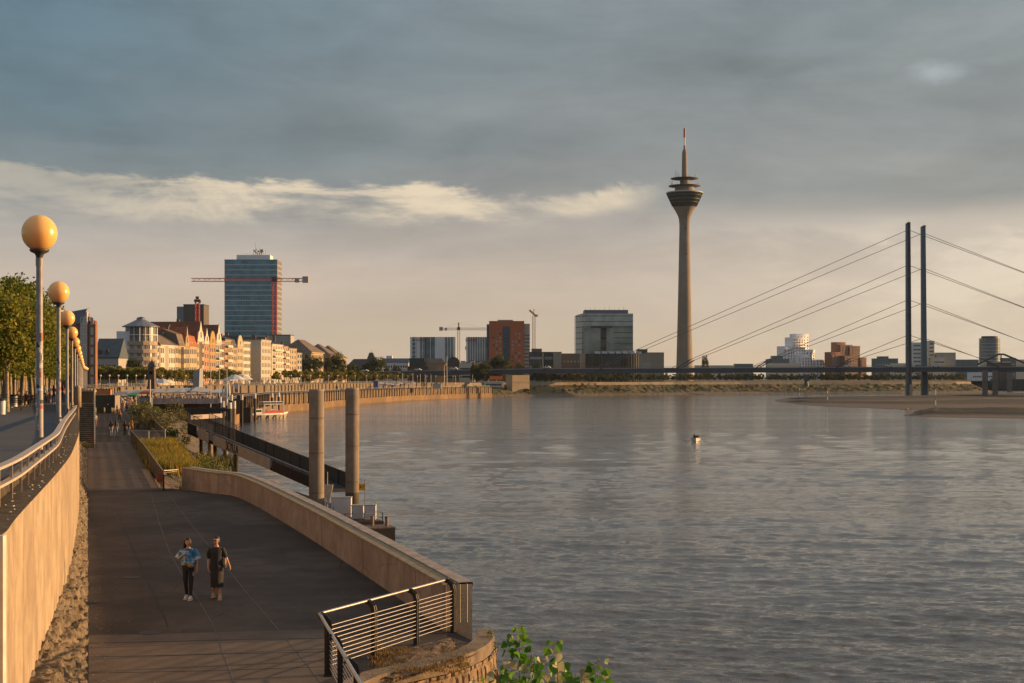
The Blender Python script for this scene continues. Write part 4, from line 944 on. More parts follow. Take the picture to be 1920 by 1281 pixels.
mb = MB(); mb.bar((-75.5,318,zat(768.5,318)), (-61.8,318,zat(768.5,318)), 1.2, .75); mb.build('beam', pil_b, t)
t = thing('dark_landing_stage', 'low black landing stage with railings between the piles and the moored boat', 'landing stage', (0,0,0))
mb = MB(); mb.box(xat(441,400),xat(470,400),400,403,-.3,zat(764,400)); mb.build('hull', pil_b, t)
mb = MB(); [mb.bar((xat(x_,401),401,zat(764,400)),(xat(x_,401),401,zat(756,400)),.08,.08) for x_ in (443,451,459,467,475)]; mb.bar((xat(442,401),401,zat(756,400)),(xat(476,401),401,zat(756,400)),.08,.08); mb.build('railing', black, t)
mb = MB(); mb.box(xat(444,398),xat(452,398),398,398.4,zat(762,398),zat(741,398)); setp(mb.build('red_board', mat('dark_red_board', (.10,.015,.025), .6, .2, 1)), 'tall dark red board standing on the black landing stage', 'board')
mast_m = mat('mast_white', (.62,.55,.46), .6, .05, 2)
ml = ['tall pale flagpole right of the stone stele','tall pale flagpole in the middle of the three','tall pale flagpole, rightmost of the three, by the large parasols','short pale mast at the grey cabin']
for i,(px,yt,yb,Y) in enumerate(((395,684,764,340),(411.5,689,750,350),(425.5,686,752,345),(281.5,713,755,262))):
    t = thing('flagpole', ml[i], 'flagpole', (xat(px,Y),Y,zat(yb,Y)), 0, 'flagpoles by the landing stage'); mb = MB(); mb.cyl(0,0,0,zat(yt,Y)-zat(yb,Y),.11 if i<3 else .12,.06 if i<3 else .11,8); mb.build('pole', mast_m, t)
    mb = MB(); mb.ball((0,0,zat(yt,Y)-zat(yb,Y)),.1,n=8,m=6); mb.build('finial', mast_m, t)

# ---- moored excursion boat
bt = thing('excursion_boat', 'small white excursion boat with glazed canopy and red side cloth, moored at the landing stage', 'boat', (xat(496,440),440,0), R(42)); bt.scale = (1.4,1.4,1.45)
hullp = [(-5.2,0),(-4.4,-1.4),(-1,-1.75),(3,-1.6),(5.0,-.9),(6.0,0),(5.0,.9),(3,1.6),(-1,1.75),(-4.4,1.4)]
mb = MB(); n = len(hullp); sh = lambda x: .9+.035*max(x,0)**1.6*.6+.02*max(-x,0)
vs = [(x*.9,y*.8,-.3) for x,y in hullp]+[(x,y,sh(x)) for x,y in hullp]
mb.add(vs, [(i,(i+1)%n,n+(i+1)%n,n+i) for i in range(n)]+[tuple(range(n,2*n))]); mb.build('hull', mat('boat_hull', (.45,.38,.28), .5, .2, 1), bt)
mb = MB(); q = [Vector((x*1.01,y*1.02,sh(x)+.12)) for x,y in hullp]; q.append(q[0]); q2 = [p-Vector((0,0,.32)) for p in q]; mb.strip(q2,q); mb.face(q[:-1]); mb.build('gunwale', white_paint, bt)
mb = MB(); mb.box(-.8,4.0,-1.5,-1.44,1.15,1.65); mb.build('side_cloth', mat('red_cloth', (.55,.09,.04), .8, .2, 2), bt)
mb = MB()
for x_ in (-.8,.8,2.4,4.0):
    mb.tube([(x_,-1.4,1.0),(x_,-1.42,3.0),(x_,-.8,3.5),(x_,.8,3.5),(x_,1.42,3.0),(x_,1.4,1.0)], .09, 6)
for y_,z_ in ((-1.42,3.0),(1.42,3.0),(-.8,3.5),(.8,3.5)): mb.tube([(-.8,y_,z_),(4.0,y_,z_)], .08, 6)
mb.build('canopy_frame', white_paint, bt)
mb = MB(); mb.strip([(-.8,-.8,3.51),(4,-.8,3.51)],[(-.8,.8,3.51),(4,.8,3.51)]); mb.strip([(-.8,-1.43,3.0),(4,-1.43,3.0)],[(-.8,-.8,3.5),(4,-.8,3.5)]); mb.build('canopy_glass', mat('canopy_glass', (.06,.065,.07), .15, .1, 1), bt)
mb = MB(); mb.box(-3.2,-1.4,-1.2,1.2,1.0,2.0); mb.build('deckhouse', white_paint, bt)
mb = MB(); mb.box(-3.1,-1.5,-1.22,-1.205,1.35,1.85); mb.build('window', mat('dark_window', (.03,.035,.04), .2), bt)
mb = MB(); mb.tube([(-2.6,0,2),(-2.6,0,5.6)], .04, 6); mb.build('mast', white_paint, bt)
mb = MB(); mb.ball((-3.2,-.6,2.3), .45, .3, .35, 8, 6); mb.build('life_vests', mat('vest_yellow', (.7,.35,.03), .7), bt)
for i in range(5):
    mb = MB(); mb.cyl(-3.9+i*1.9,-1.72,-.05,.7,.14,.14,8); mb.build('fender', mat('fender_dark', (.05,.04,.035), .7) if i else mat('fender_orange', (.6,.16,.04), .7), bt)
# ---- small motorboat with crew
mbt = thing('motorboat', 'small open motorboat with three people heading towards the camera on open water', 'boat', (xat(1305,282),282,0), R(-97))
prof = [(-2.4,.75),(-1.2,.92),(.2,.95),(1.3,.78),(2.1,.42),(2.7,.02)]
mb = MB(); vs = []
for x,w_ in prof: vs += [(x,-w_,.55+.1*max(x,0)),(x,-w_*.8,.1),(x,0,-.15),(x,w_*.8,.1),(x,w_,.55+.1*max(x,0))]
mb.add(vs, [(i*5+j,i*5+j+1,(i+1)*5+j+1,(i+1)*5+j) for i in range(5) for j in range(4)]+[(4,3,2,1,0)], False); mb.build('hull', mat('boat_white', (.65,.6,.52), .4, .05, 2), mbt)
mb = MB(); mb.box(-2.3,1.2,-.75,.75,.2,.3); mb.cur = 0; mb.build('floor', mat('boat_floor', (.08,.08,.08), .8), mbt)
mb = MB(); mb.tube([(x,-w_,.57+.1*max(x,0)) for x,w_ in prof]+[(x,w_,.57+.1*max(x,0)) for x,w_ in prof[::-1]]+[(-2.4,-.75,.57)], .05, 6); mb.build('gunwale', mat('boat_teal', (.06,.12,.12), .5), mbt)
mb = MB(); mb.box(-2.85,-2.4,-.2,.2,0,.95); mb.build('outboard_motor', black, mbt)
mb = MB(); mb.add([(.5,-.6,.6),(.5,.6,.6),(.2,.5,1.15),(.2,-.5,1.15)],[(0,1,2,3)]); mb.build('windscreen', mat('dark_window', (.03,.035,.04)), mbt)
# ================================================================ BUILDINGS, TOWER, BRIDGE
GRD = 9.15
win_dark = glassmat('window_glass', (.035,.04,.045), .15)
win_blue = glassmat('window_blue', (.05,.085,.11), .15)
frame_w = mat('window_frame', (.60,.55,.48), .6, .05, 2)
_wd = {}
def windata(w, h, gm, fr=True, dep=.06):
    key = (round(w,2), round(h,2), gm.name, fr)
    if key not in _wd:
        mb = MB(); mb.box(-w/2,w/2,-dep,.02,0,h)
        if fr:
            mb.cur = 1; t_ = min(w,h)*.09; mb.box(-w/2-t_,w/2+t_,-dep-.06,.01,-t_*1.6,0); mb.box(-w/2-t_,w/2+t_,-dep-.04,.01,h,h+t_); mb.box(-w/2-t_,-w/2,-dep-.04,.01,0,h); mb.box(w/2,w/2+t_,-dep-.04,.01,0,h); mb.box(-t_*.25,t_*.25,-dep-.03,-dep,0,h)
        _wd[key] = mb.data('window', [gm, frame_w])
    return _wd[key]
def add_win(parent, x, y, z, w, h, gm=None, fr=True, rz=0, name='window'):
    o = bpy.data.objects.new(name, windata(w, h, gm or win_dark, fr)); C.objects.link(o); o.parent = parent; o.location = (x, y, z); o.rotation_euler = (0,0,rz); return o
def win_grid(t, x0, x1, z0, z1, nc, nr, w, h, gm=None, y=0, fr=True, skip=None, side=None):
    for j in range(nr):
        for i in range(nc):
            if skip and skip(i,j): continue
            u = x0+(x1-x0)*(i+.5)/nc; z = z0+(z1-z0)*(j+.5)/nr-h/2
            if side is None: add_win(t, u, y, z, w, h, gm, fr)
            elif side == 'R': add_win(t, y, u, z, w, h, gm, fr, R(90))
            else: add_win(t, y, u, z, w, h, gm, fr, R(-90))
rf_dark = mat('slate_roof', (.055,.05,.05), .75, .2, .4, col2=(.085,.075,.07))
rf_red = mat('red_tile_roof', (.38,.11,.04), .8, .25, .6)
rf_drk_red = mat('dark_red_roof', (.19,.07,.035), .8, .2, .4)
rf_brown = mat('brown_roof', (.17,.125,.09), .8, .2, .4)
def roof_mesh(kind, w, d, h, rh, ov=.35, rm=rf_dark):
    mb = MB(); a, b, c_, e = -ov, w+ov, -ov, d+ov
    if kind == 'gable_front':
        mb.add([(a,c_,h),(b,c_,h),(b,e,h),(a,e,h),(w/2,c_+.3,h+rh),(w/2,e,h+rh)], [(0,4,5,3),(1,2,5,4),(2,3,5),(0,3,2,1)])
    elif kind == 'eaves':
        mb.add([(a,c_,h),(b,c_,h),(b,e,h),(a,e,h),(a,d/2,h+rh),(b,d/2,h+rh)], [(0,1,5,4),(2,3,4,5),(0,4,3),(1,2,5),(0,3,2,1)])
    elif kind == 'mansard':
        mb.add([(a,c_,h),(b,c_,h),(b,e,h),(a,e,h),(a+.2,c_+1.6,h+rh*.7),(b-.2,c_+1.6,h+rh*.7),(b-.2,e-1.6,h+rh*.7),(a+.2,e-1.6,h+rh*.7),(a+.2,d/2,h+rh),(b-.2,d/2,h+rh)],
               [(0,1,5,4),(2,3,7,6),(1,2,6,9,5),(3,0,4,8,7),(4,5,9,8),(6,7,8,9),(0,3,2,1)])
    elif kind == 'hip':
        r_ = min(d/2, w/2)*.75; mb.add([(a,c_,h),(b,c_,h),(b,e,h),(a,e,h),(r_,d/2,h+rh),(w-r_,d/2,h+rh)], [(0,1,5,4),(2,3,4,5),(0,4,3),(1,2,5),(0,3,2,1)])
    elif kind == 'flat':
        mb.box(a*.5,b-ov*.5,c_*.5,e-ov*.5,h,h+.35)
    elif kind == 'shed':
        mb.add([(a,c_,h),(b,c_,h),(b,e,h),(a,e,h),(a,c_,h+rh),(a,e,h+rh)], [(0,1,2,3)[::-1],(0,1,4),(1,2,5,4),(2,3,5),(3,0,4,5)])
    return mb
# --- the old-town row: facades look west over the river
def row_Y(p): return -216.9/((p-960)/F-.108)
def row_X(Y): return -151+.108*(Y-610)
ROT = math.atan2(1, .108)
def house(p0, p1, ye, yt, kind, wall, roof, label, nf=5, nc=None, bal=0, bay=False, dorm=0, fw=None, gap=0.0, dep=15, cat='town house', side_col=None, off=0.0):
    Y0, Y1 = row_Y(p0), row_Y(p1); w = math.hypot(Y1-Y0, row_X(Y1)-row_X(Y0)); h = zat(ye, (Y0+Y1)/2)-GRD; rh = zat(yt,(Y0+Y1)/2)-GRD-h
    t = thing('town_house', label, cat, (row_X(Y0)+off, Y0, GRD), ROT, 'old town houses along the river front')
    mb = MB(); mb.box(.06,w-.06,0,dep,0,h); mb.build('wall', wall, t)
    if kind == 'gable_front':
        roof_mesh(kind, w, dep, h, rh, .3).build('roof', roof, t)
        g = MB(); g.prism([(0,0),(w,0),(w,.1)], 0, 0); g = MB()
        pts = [(0,h),(w,h),(w*.82,h+rh*.45),(w*.68,h+rh*.55),(w*.5,h+rh*1.03),(w*.32,h+rh*.55),(w*.18,h+rh*.45)] if bay != 'round' else [(0,h),(w,h)]+[(w/2+w*.47*math.cos(a_),h+rh*1.02*math.sin(a_)) for a_ in [R(v) for v in (10,30,50,70,90,110,130,150,170)]]
        n = len(pts); g.add([(x,-.25,z) for x,z in pts]+[(x,.3,z) for x,z in pts], [tuple(range(n)),tuple(range(n,2*n))[::-1]]+[(i,n+i,n+(i+1)%n,(i+1)%n) for i in range(n)]); g.build('gable', side_col or wall, t)
        add_win(t, w/2, -.26, h+rh*.18, min(1.3,w*.18), min(2.6,rh*.3))
    else:
        roof_mesh(kind, w, dep, h, rh, .3).build('roof', roof, t)
        for i in range(dorm):
            u = w*(i+.5)/dorm; mb = MB(); mb.box(u-.7,u+.7,.25,2.5,h+.2,h+1.9); mb.build('dormer', wall, t); add_win(t, u, .25, h+.5, .8, 1.1)
    fh = (h-1)/nf; nc = nc or max(2, int(w/2.6)); fw = fw or 1.15
    if bay is True:
        mb = MB(); bw = w*.42; x0 = w*.5-bw/2; mb.add([(x0,0,fh),(x0+bw*.2,-1.3,fh),(x0+bw*.8,-1.3,fh),(x0+bw,0,fh),(x0,0,h-.4),(x0+bw*.2,-1.3,h-.4),(x0+bw*.8,-1.3,h-.4),(x0+bw,0,h-.4)], [(0,1,5,4),(1,2,6,5),(2,3,7,6),(4,5,6,7),(3,2,1,0)]); mb.build('bay', wall, t)
        for j in range(1,nf):
            for i in (0,1): add_win(t, w*.5+(i-.5)*bw*.3, -1.31, .6+fh*j+fh*.2, 1.0, fh*.55)
            for u in ([w*.12,w*.88] if nc < 6 else [w*.07,w*.19,w*.81,w*.93]): add_win(t, u, -.02, .6+fh*j+fh*.2, fw, fh*.55)
    else:
        win_grid(t, w*.04, w*.96, .7, .7+fh*nf, nc, nf, fw, fh*.56, y=-.02)
    for j in range(1, nf+1):
        mb = MB(); mb.box(-.02 if j<nf else -.1, w+.02 if j<nf else w+.1, -.16 if j < nf else -.4, 0, .55+fh*j-.12, .55+fh*j+(.1 if j<nf else .3)); mb.build('cornice', wall, t)
    for b in range(bal):
        z = .7+fh*(b+1) if bal < nf else .7+fh*b+fh*.02
        mb = MB(); mb.box(w*.1,w*.9,-1.5,-.16,z-.15,z); mb.box(w*.1,w*.9,-1.5,-1.42,z,z+1.0); mb.build('balcony', side_col or wall, t)
    # side windows towards the camera
    if p0 in (300, 469, 415): win_grid(t, 2, dep-3, .7+fh, .7+fh*nf, 2, nf-1, 1.1, fh*.5, y=-.02, side='L')
    ch = MB(); ch.box(w*.7,w*.7+.8,dep*.45,dep*.45+1.4,h+rh*.5,h+rh+1.2); ch.build('chimney', rf_brown, t)
    return t
W_ = {k_: mat('stucco_'+k_, c_, .85, .07, .5, .1, 5) for k_, c_ in dict(cream=(.50,.39,.25), white=(.60,.54,.44), pale=(.50,.45,.38), pink=(.44,.24,.16), ochre=(.42,.26,.10), sand=(.38,.28,.17), tan=(.42,.32,.22), grey=(.40,.37,.33), orange=(.50,.27,.12), stone=(.44,.34,.22)).items()}
house(286,299,648,624,'eaves',W_['pale'],rf_dark,'narrow pale house with dark roof between the round tower block and the corner house',5)
house(300.5,328,647,622,'hip',W_['white'],rf_brown,'white corner house with rounded bay and brown hipped roof',4,bay=True,nc=8)
house(328.5,335,648,628,'eaves',W_['cream'],rf_dark,'very narrow cream house squeezed beside the white corner house',4,nc=2)
house(335.5,346,649,617,'mansard',W_['cream'],rf_brown,'ornate cream house with steep brown roof left of the orange pointed roof',4,bay=True,dorm=2)
house(346.3,354.5,650,613,'gable_front',W_['sand'],rf_red,'cream house with steep pointed orange roof between two dormered houses',4,dep=19,nc=3)
house(355,369,650,622,'mansard',W_['cream'],rf_red,'sand coloured house with low orange tiled roof left of the tallest gable',4,dorm=3)
house(369.5,382,640,603,'gable_front',W_['cream'],rf_drk_red,'tallest gabled house, white pointed gable over a pinkish facade, big dark red roof',5,bay=True,side_col=W_['white'],dep=24,bal=0)
house(382.5,392,645,616,'gable_front',W_['pink'],rf_red,'slim gabled house with white gable and orange roof right of the tallest gable',5,side_col=W_['white'],dep=20)
house(392.5,404,648,621,'gable_front',W_['ochre'],rf_dark,'ochre house with curved pointed gable',5,bay='round',nc=3)
house(404.5,415,643,609,'gable_front',W_['pale'],rf_drk_red,'white gabled house with flat topped dark red roof behind',5,dep=22,bal=4,side_col=W_['white'])
house(415.5,421,640,636,'flat',W_['pink'],rf_dark,'very narrow pink house with red balconies',5,nc=2,bal=4)
house(421.5,433,637,629,'flat',W_['sand'],rf_dark,'flat roofed house with a stack of white balconies',6,bal=5,side_col=W_['white'])
house(433.5,444,652,630,'mansard',W_['tan'],rf_dark,'tan house with black mansard roof',5,dorm=2)
house(444.5,455,650,629,'gable_front',W_['cream'],rf_dark,'cream house with tall round headed gable and green edge',5,bay='round',nc=3)
house(455.5,469,641,636,'flat',W_['white'],rf_dark,'white flat fronted house with set back top storey',6,nc=5)
house(475,494,638,632,'flat',W_['pale'],rf_brown,'tall beige apartment block with plain sunlit front and brown side wall',6,nc=6,fw=.9,off=4)
house(494.5,501,645,632,'gable_front',W_['orange'],rf_dark,'narrow orange gabled house right of the beige block',5,nc=2)
house(501.5,509,656,642,'mansard',W_['ochre'],rf_dark,'ochre house with blue-black mansard roof',5,dorm=2)
house(509.5,530,646,632,'flat',W_['white'],rf_dark,'wide white apartment house covered with curved balconies',6,bal=5,nc=6,side_col=W_['white'])
house(530.5,540,650,632,'flat',W_['tan'],rf_brown,'narrow house with a dark stack of open balconies',6,bal=5,nc=2,side_col=W_['white'])
house(541,556,654,645,'flat',W_['stone'],rf_brown,'brown house with terrace and tall glazed bay',6,nc=3,fw=1.6)
house(556.5,566,662,655,'flat',W_['grey'],rf_dark,'slim white framed glass stair tower at the end of the row',5,nc=2,fw=2.6)
# scaffolding-ish roof storeys behind
def block(name, label, cat, px0, px1, yt, Y, dep, wall, rows=0, cols=0, ww=1.2, wh=1.6, gm=None, base=GRD, rz=0, group=None, roof=None, fr=False, side=0, sidew=None, zpad=(1,1), name_w='window', parapet=True):
    w = (px1-px0)/F*Y; h = zat(yt,Y)-base
    t = thing(name, label, cat, (xat(px0,Y),Y,base), rz, group)
    mb = MB(); mb.box(0,w,0,dep,0,h); mb.build('wall', wall, t)
    if parapet:
        mb = MB(); mb.box(-.15,w+.15,-.15,dep+.15,h,h+.5); mb.build('roof', roof or wall, t)
    if rows: win_grid(t, zpad[0], w-zpad[0], zpad[1], h-zpad[1], cols, rows, ww, wh, gm, y=-.02, fr=fr)
    if side:
        xs = w+.02 if (px0+px1)/2 < 960 else -.02
        win_grid(t, 1, dep-1, zpad[1], h-zpad[1], side, rows, sidew or ww, wh, gm, y=xs, fr=fr, side='R' if xs > 0 else 'L')
    return t, w, h
block('roof_storey','grey set back roof storey with railings behind the house row','building',500,545,629,900,14,W_['grey'],2,9,1.6,1.5,base=GRD,roof=rf_dark)
block('roof_storey','pale roof storeys behind the white balcony house, topped with masts','building',455,505,637,905,14,W_['grey'],2,9,1.6,1.5,base=GRD,roof=rf_dark)

# --- two big hipped office blocks
for (p0,p1,ye,yr,lab,sc) in ((583,606,661,637,'large brown stone office building with steep dark hipped roof',1),(619,633,667,645,'second hipped stone building, smaller in view, behind a big tree',1),(637,650,672,648,'third narrow hipped stone building at the end of the row',1)):
    Y0 = row_Y(p0); Y1 = row_Y(p1); w = math.hypot(Y1-Y0,row_X(Y1)-row_X(Y0)); h = zat(ye,(Y0+Y1)/2)-GRD; rh = zat(yr,(Y0+Y1)/2)-GRD-h
    t = thing('office_block', lab, 'building', (row_X(Y0),Y0,GRD), ROT); dep = 20
    mb = MB(); mb.box(0,w,0,dep,0,h); mb.build('wall', W_['stone'], t)
    roof_mesh('hip', w, dep, h, rh*1.0, .9).build('roof', rf_brown, t)
    mb = MB(); mb.box(-.7,w+.7,-.7,dep+.7,h-.6,h); mb.build('cornice', W_['stone'], t)
    win_grid(t, 1, w-1, 1, h-1, 8, 5, 1.5, 2.0, y=-.02, fr=False); win_grid(t, 1, dep-1, 1, h-1, 5, 5, 1.5, 2.0, y=-.02, side='L', fr=False)

# --- brown brick apartment towers, left
brick = mat('brown_brick', (.30,.13,.06), .85, .12, .6); brick_d = mat('dark_brick', (.12,.06,.04), .85, .15, .6)
Yb = 430
t, w, h = block('brick_tower','dark brick flats block with blue-grey rooftop, behind the lamp globes','building',92,136,596,Yb,20,brick_d,0,0,roof=rf_dark)
t = thing('brick_apartment_block','tall orange-brown brick apartment block with white window bay and slanting zinc roof','building',(xat(131,Yb-8),Yb-8,GRD),0)
k1 = Yb/F; bh = zat(608,Yb)-GRD
mb = MB(); mb.box(0,3.2,0,6,0,bh); mb.build('wall', brick, t)
mb = MB(); mb.box(3.2,5.2,-.6,.6,0,zat(588,Yb)-GRD); mb.build('window_bay', W_['pale'], t)
mb = MB(); mb.box(3.2,5.2,.6,2.2,0,zat(590,Yb)-GRD); mb.build('rear_wall', brick, t)
mb = MB(); zz0 = zat(600,Yb)-GRD; zz1 = zat(582,Yb)-GRD; mb.add([(-3.5,-.7,bh),(3.4,-.7,zz0-1.5),(5.3,-.7,zz1),(-3.5,6,bh+3),(5.3,3,zz1+.5),(-.5,-.7,zz1-1)], [(0,1,2,5),(5,2,4,3),(0,5,3)]); mb.build('roof', mat('zinc_roof', (.16,.18,.22), .5, .1, 1), t)
mb = MB(); mb.box(5.6,7.6,-.3,1.8,0,zat(609,Yb)-GRD); mb.build('stair_tower', brick, t)
mb = MB(); mb.lathe([(1.1,zat(609,Yb)-GRD),(1.0,zat(604,Yb)-GRD),(.0,zat(602,Yb)-GRD)],14,6.6,1); mb.build('tower_cap', mat('copper_red', (.30,.07,.04), .6), t)
mb = MB(); mb.box(5.2,5.6,.1,3,0,zat(596,Yb)-GRD); mb.build('recess', win_dark, t)
for j in range(7):
    z = 1.5+j*2.9
    add_win(t, 1.4, -.02, z, .9, 1.5); add_win(t, 4.2, -.62, z, 1.5, 2.0, mat('curtain_window', (.42,.40,.38), .3)); add_win(t, 6.6, -.32, z, .7, 1.9, mat('curtain_window', (.42,.40,.38), .3))
mb = MB(); mb.box(-3.2,-.4,2,9,bh,bh+2.2); mb.box(-6,-3.5,3,8,bh+2,bh+4.5); mb.build('penthouse', W_['grey'], t)
# house with turquoise-grey roof
t, w, h = block('slate_house','low house with big blue-grey slate roof between the brick block and the round tower block','building',177,222,672,560,14,W_['grey'],2,5,1.2,1.6,roof=rf_dark,fr=True)
mb = MB(); zr = zat(634,560)-GRD; mb.add([(-.3,-.3,h),(w+.3,-.3,h),(w+.3,7,zr),(-.3,7,zr),(-.3,14,h),(w+.3,14,h)],[(0,1,2,3),(3,2,5,4),(0,3,4),(1,5,2)]); mb.build('pitched_roof', mat('blue_slate', (.075,.095,.11), .6, .15, .5), t)
for u in (1.8,4.6): 
    mb = MB(); mb.box(u-.6,u+.6,1.2,4,h+1.5,h+3.4); mb.build('dormer', rf_dark, t)
# --- round tower block
Yr = 590; kx = Yr/F
t = thing('round_apartment_block','round ended white apartment block with banded balconies, top floor loggias and pointed grey roof','building',(xat(256,Yr),Yr+7,GRD),0)
rr = 31*kx*1.0; H1 = zat(612,Yr)-GRD
mb = MB(); mb.box(xat(216,Yr)-xat(256,Yr), 0.2, -rr*.75, 12, 0, zat(621,Yr)-GRD); mb.build('white_wall', mat('cool_white', (.70,.71,.73), .8, .05, 1), t)
mb = MB(); mb.cyl(0,0,0,H1,rr-.7,rr-.7,16,False); mb.build('core', W_['grey'], t)
zb = [(zat(y0,Yr)-GRD) for y0 in (640,655,669.5,684.5,699)]
for z in zb:
    mb = MB(); mb.cyl(0,0,z-1.5,z+.0,rr,rr,16,False); mb.build('balcony_band', mat('band_taupe', (.42,.31,.21), .8, .06, 1), t)
levels = zb+[H1+1.4]
for j, z in enumerate(zb):
    ztop = (zb[j-1]-1.5) if j else z+3.0
    for a in range(14):
        an = R(-128+a*15.5); o = add_win(t, (rr-.62)*math.cos(an), (rr-.62)*math.sin(an), z+.15, .95, 1.45, win_blue if a % 2 else mat('curtain_window', (.42,.40,.38)), True, an+R(90))
mb = MB()
for a in range(11):
    an = R(-140+a*20); mb.cyl((rr-.15)*math.cos(an),(rr-.15)*math.sin(an),zb[0],H1,.16,.16,6)
mb.lathe([(rr-.1,zat(627.5,Yr)-GRD-.15),(rr+.0,zat(627.5,Yr)-GRD-.15),(rr,zat(627.5,Yr)-GRD+.15),(rr-.1,zat(627.5,Yr)-GRD+.15)],16,smooth=False)
mb.build('loggia_frame', white_paint, t)
mb = MB(); mb.cyl(0,0,zb[0]+.1,H1-.1,rr-.45,rr-.45,16,False); mb.build('loggia_glass', mat('loggia_glass', (.14,.125,.10), .3, .1, .5), t)
mb = MB(); mb.lathe([(rr+.9,H1-.1),(rr+.9,H1+.15),(rr*.5,zat(602,Yr)-GRD),(1.8,zat(598,Yr)-GRD),(1.7,zat(595.5,Yr)-GRD),(0,zat(595.5,Yr)-GRD)],16,smooth=False); mb.build('roof', mat('zinc_roof', (.16,.18,.22)), t)
mb = MB(); mb.cyl(0,0,zat(597,Yr)-GRD,zat(595,Yr)-GRD,1.3,1.3,10); mb.lathe([(1.9,zat(595,Yr)-GRD),(0,zat(592.5,Yr)-GRD)],10); mb.build('lantern', rf_dark, t)

# --- grey slab behind with red crane; glass tower
t, w, h = block('grey_high_rise','plain grey-brown high-rise slab with blank wall behind the gabled houses','building',344,382,572,930,16,mat('grey_cladding', (.125,.105,.085), .8, .08, .3),0,0,roof=rf_dark)
mb = MB(); mb.box(-4.3,0,0,16,0,h-1); mb.build('lit_wing', mat('wing_grey', (.20,.21,.22), .7), t)
for j in range(9):
    mb = MB(); mb.box(-4.35,0,-.06,0,3+j*4.2,5+j*4.2); mb.build('window_band', win_dark, t)
Yt = 1015; kt = Yt/F
gt = thing('glass_high_rise','tall teal glass office tower with white floor bands and antennas on its plant storey','building',(xat(421,Yt),Yt,GRD),0)
wt = 99*kt; ht = zat(488,Yt)-GRD
mb = MB(); mb.box(0,wt,0,20,0,ht); mb.build('core', mat('tower_core', (.30,.29,.27), .6, .05, .2), gt)
teal = mat('teal_glass', (.09,.25,.30), .22, .35, .22, metal=0, spec=.8, detail=2)
nfl = 24; fhh = ht/nfl
for j in range(nfl):
    z = j*fhh
    mb = MB(); mb.box(.3,wt-.3,-.12,0,z+.75,z+fhh); mb.build('window_band', teal, gt)
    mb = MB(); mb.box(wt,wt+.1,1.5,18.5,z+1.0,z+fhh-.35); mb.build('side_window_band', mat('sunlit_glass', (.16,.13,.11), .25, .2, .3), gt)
mb = MB()
for i in range(31): mb.box(.25+i*(wt-.6)/30,.25+i*(wt-.6)/30+.14,-.22,-.1,0,ht-2.2)
mb.build('mullions', mat('mullion', (.30,.42,.46), .5), gt)
mb = MB()
for j in range(nfl): mb.box(-.1,wt+.1,-.28,.0,j*fhh-.0,j*fhh+.62)
mb.build('floor_bands', mat('floor_band', (.50,.54,.56), .6, .05, .5), gt)
mb = MB(); mb.box(-.15,wt+.15,-.3,20.15,ht,ht+.5); mb.build('roof', mat('tower_core', (.3,.29,.27)), gt)
mb = MB(); mb.box(21*kt,84*kt,3,16,ht+.4,zat(477.5,Yt)-GRD); mb.build('plant_storey', mat('cool_white', (.70,.71,.73)), gt)
mb = MB(); ztp = zat(478,Yt)-GRD; r5 = random.Random(3)
for px,yt_ in ((475,451),(483,460),(494,466),(478,462),(487,468),(471,466),(490,470)): mb.cyl((px-421)*kt,9,ztp,zat(yt_,Yt)-GRD,.16,.08,5)
for i in range(16): x_ = (472+r5.random()*16-421)*kt; z_ = ztp+r5.random()*4.5; mb.cbox((x_,9+r5.random(),z_),.7,.5,.9)
for i in range(14): mb.cyl((444+i*4.2-421)*kt,8,ztp,ztp+1.2+r5.random(),.07,.07,4)
mb.ball(((487.5-421)*kt,7.5,ztp+3.4),1.3,.5,1.3,12,8)
mb.build('antennas', mat('antenna_grey', (.25,.24,.23), .6), gt)

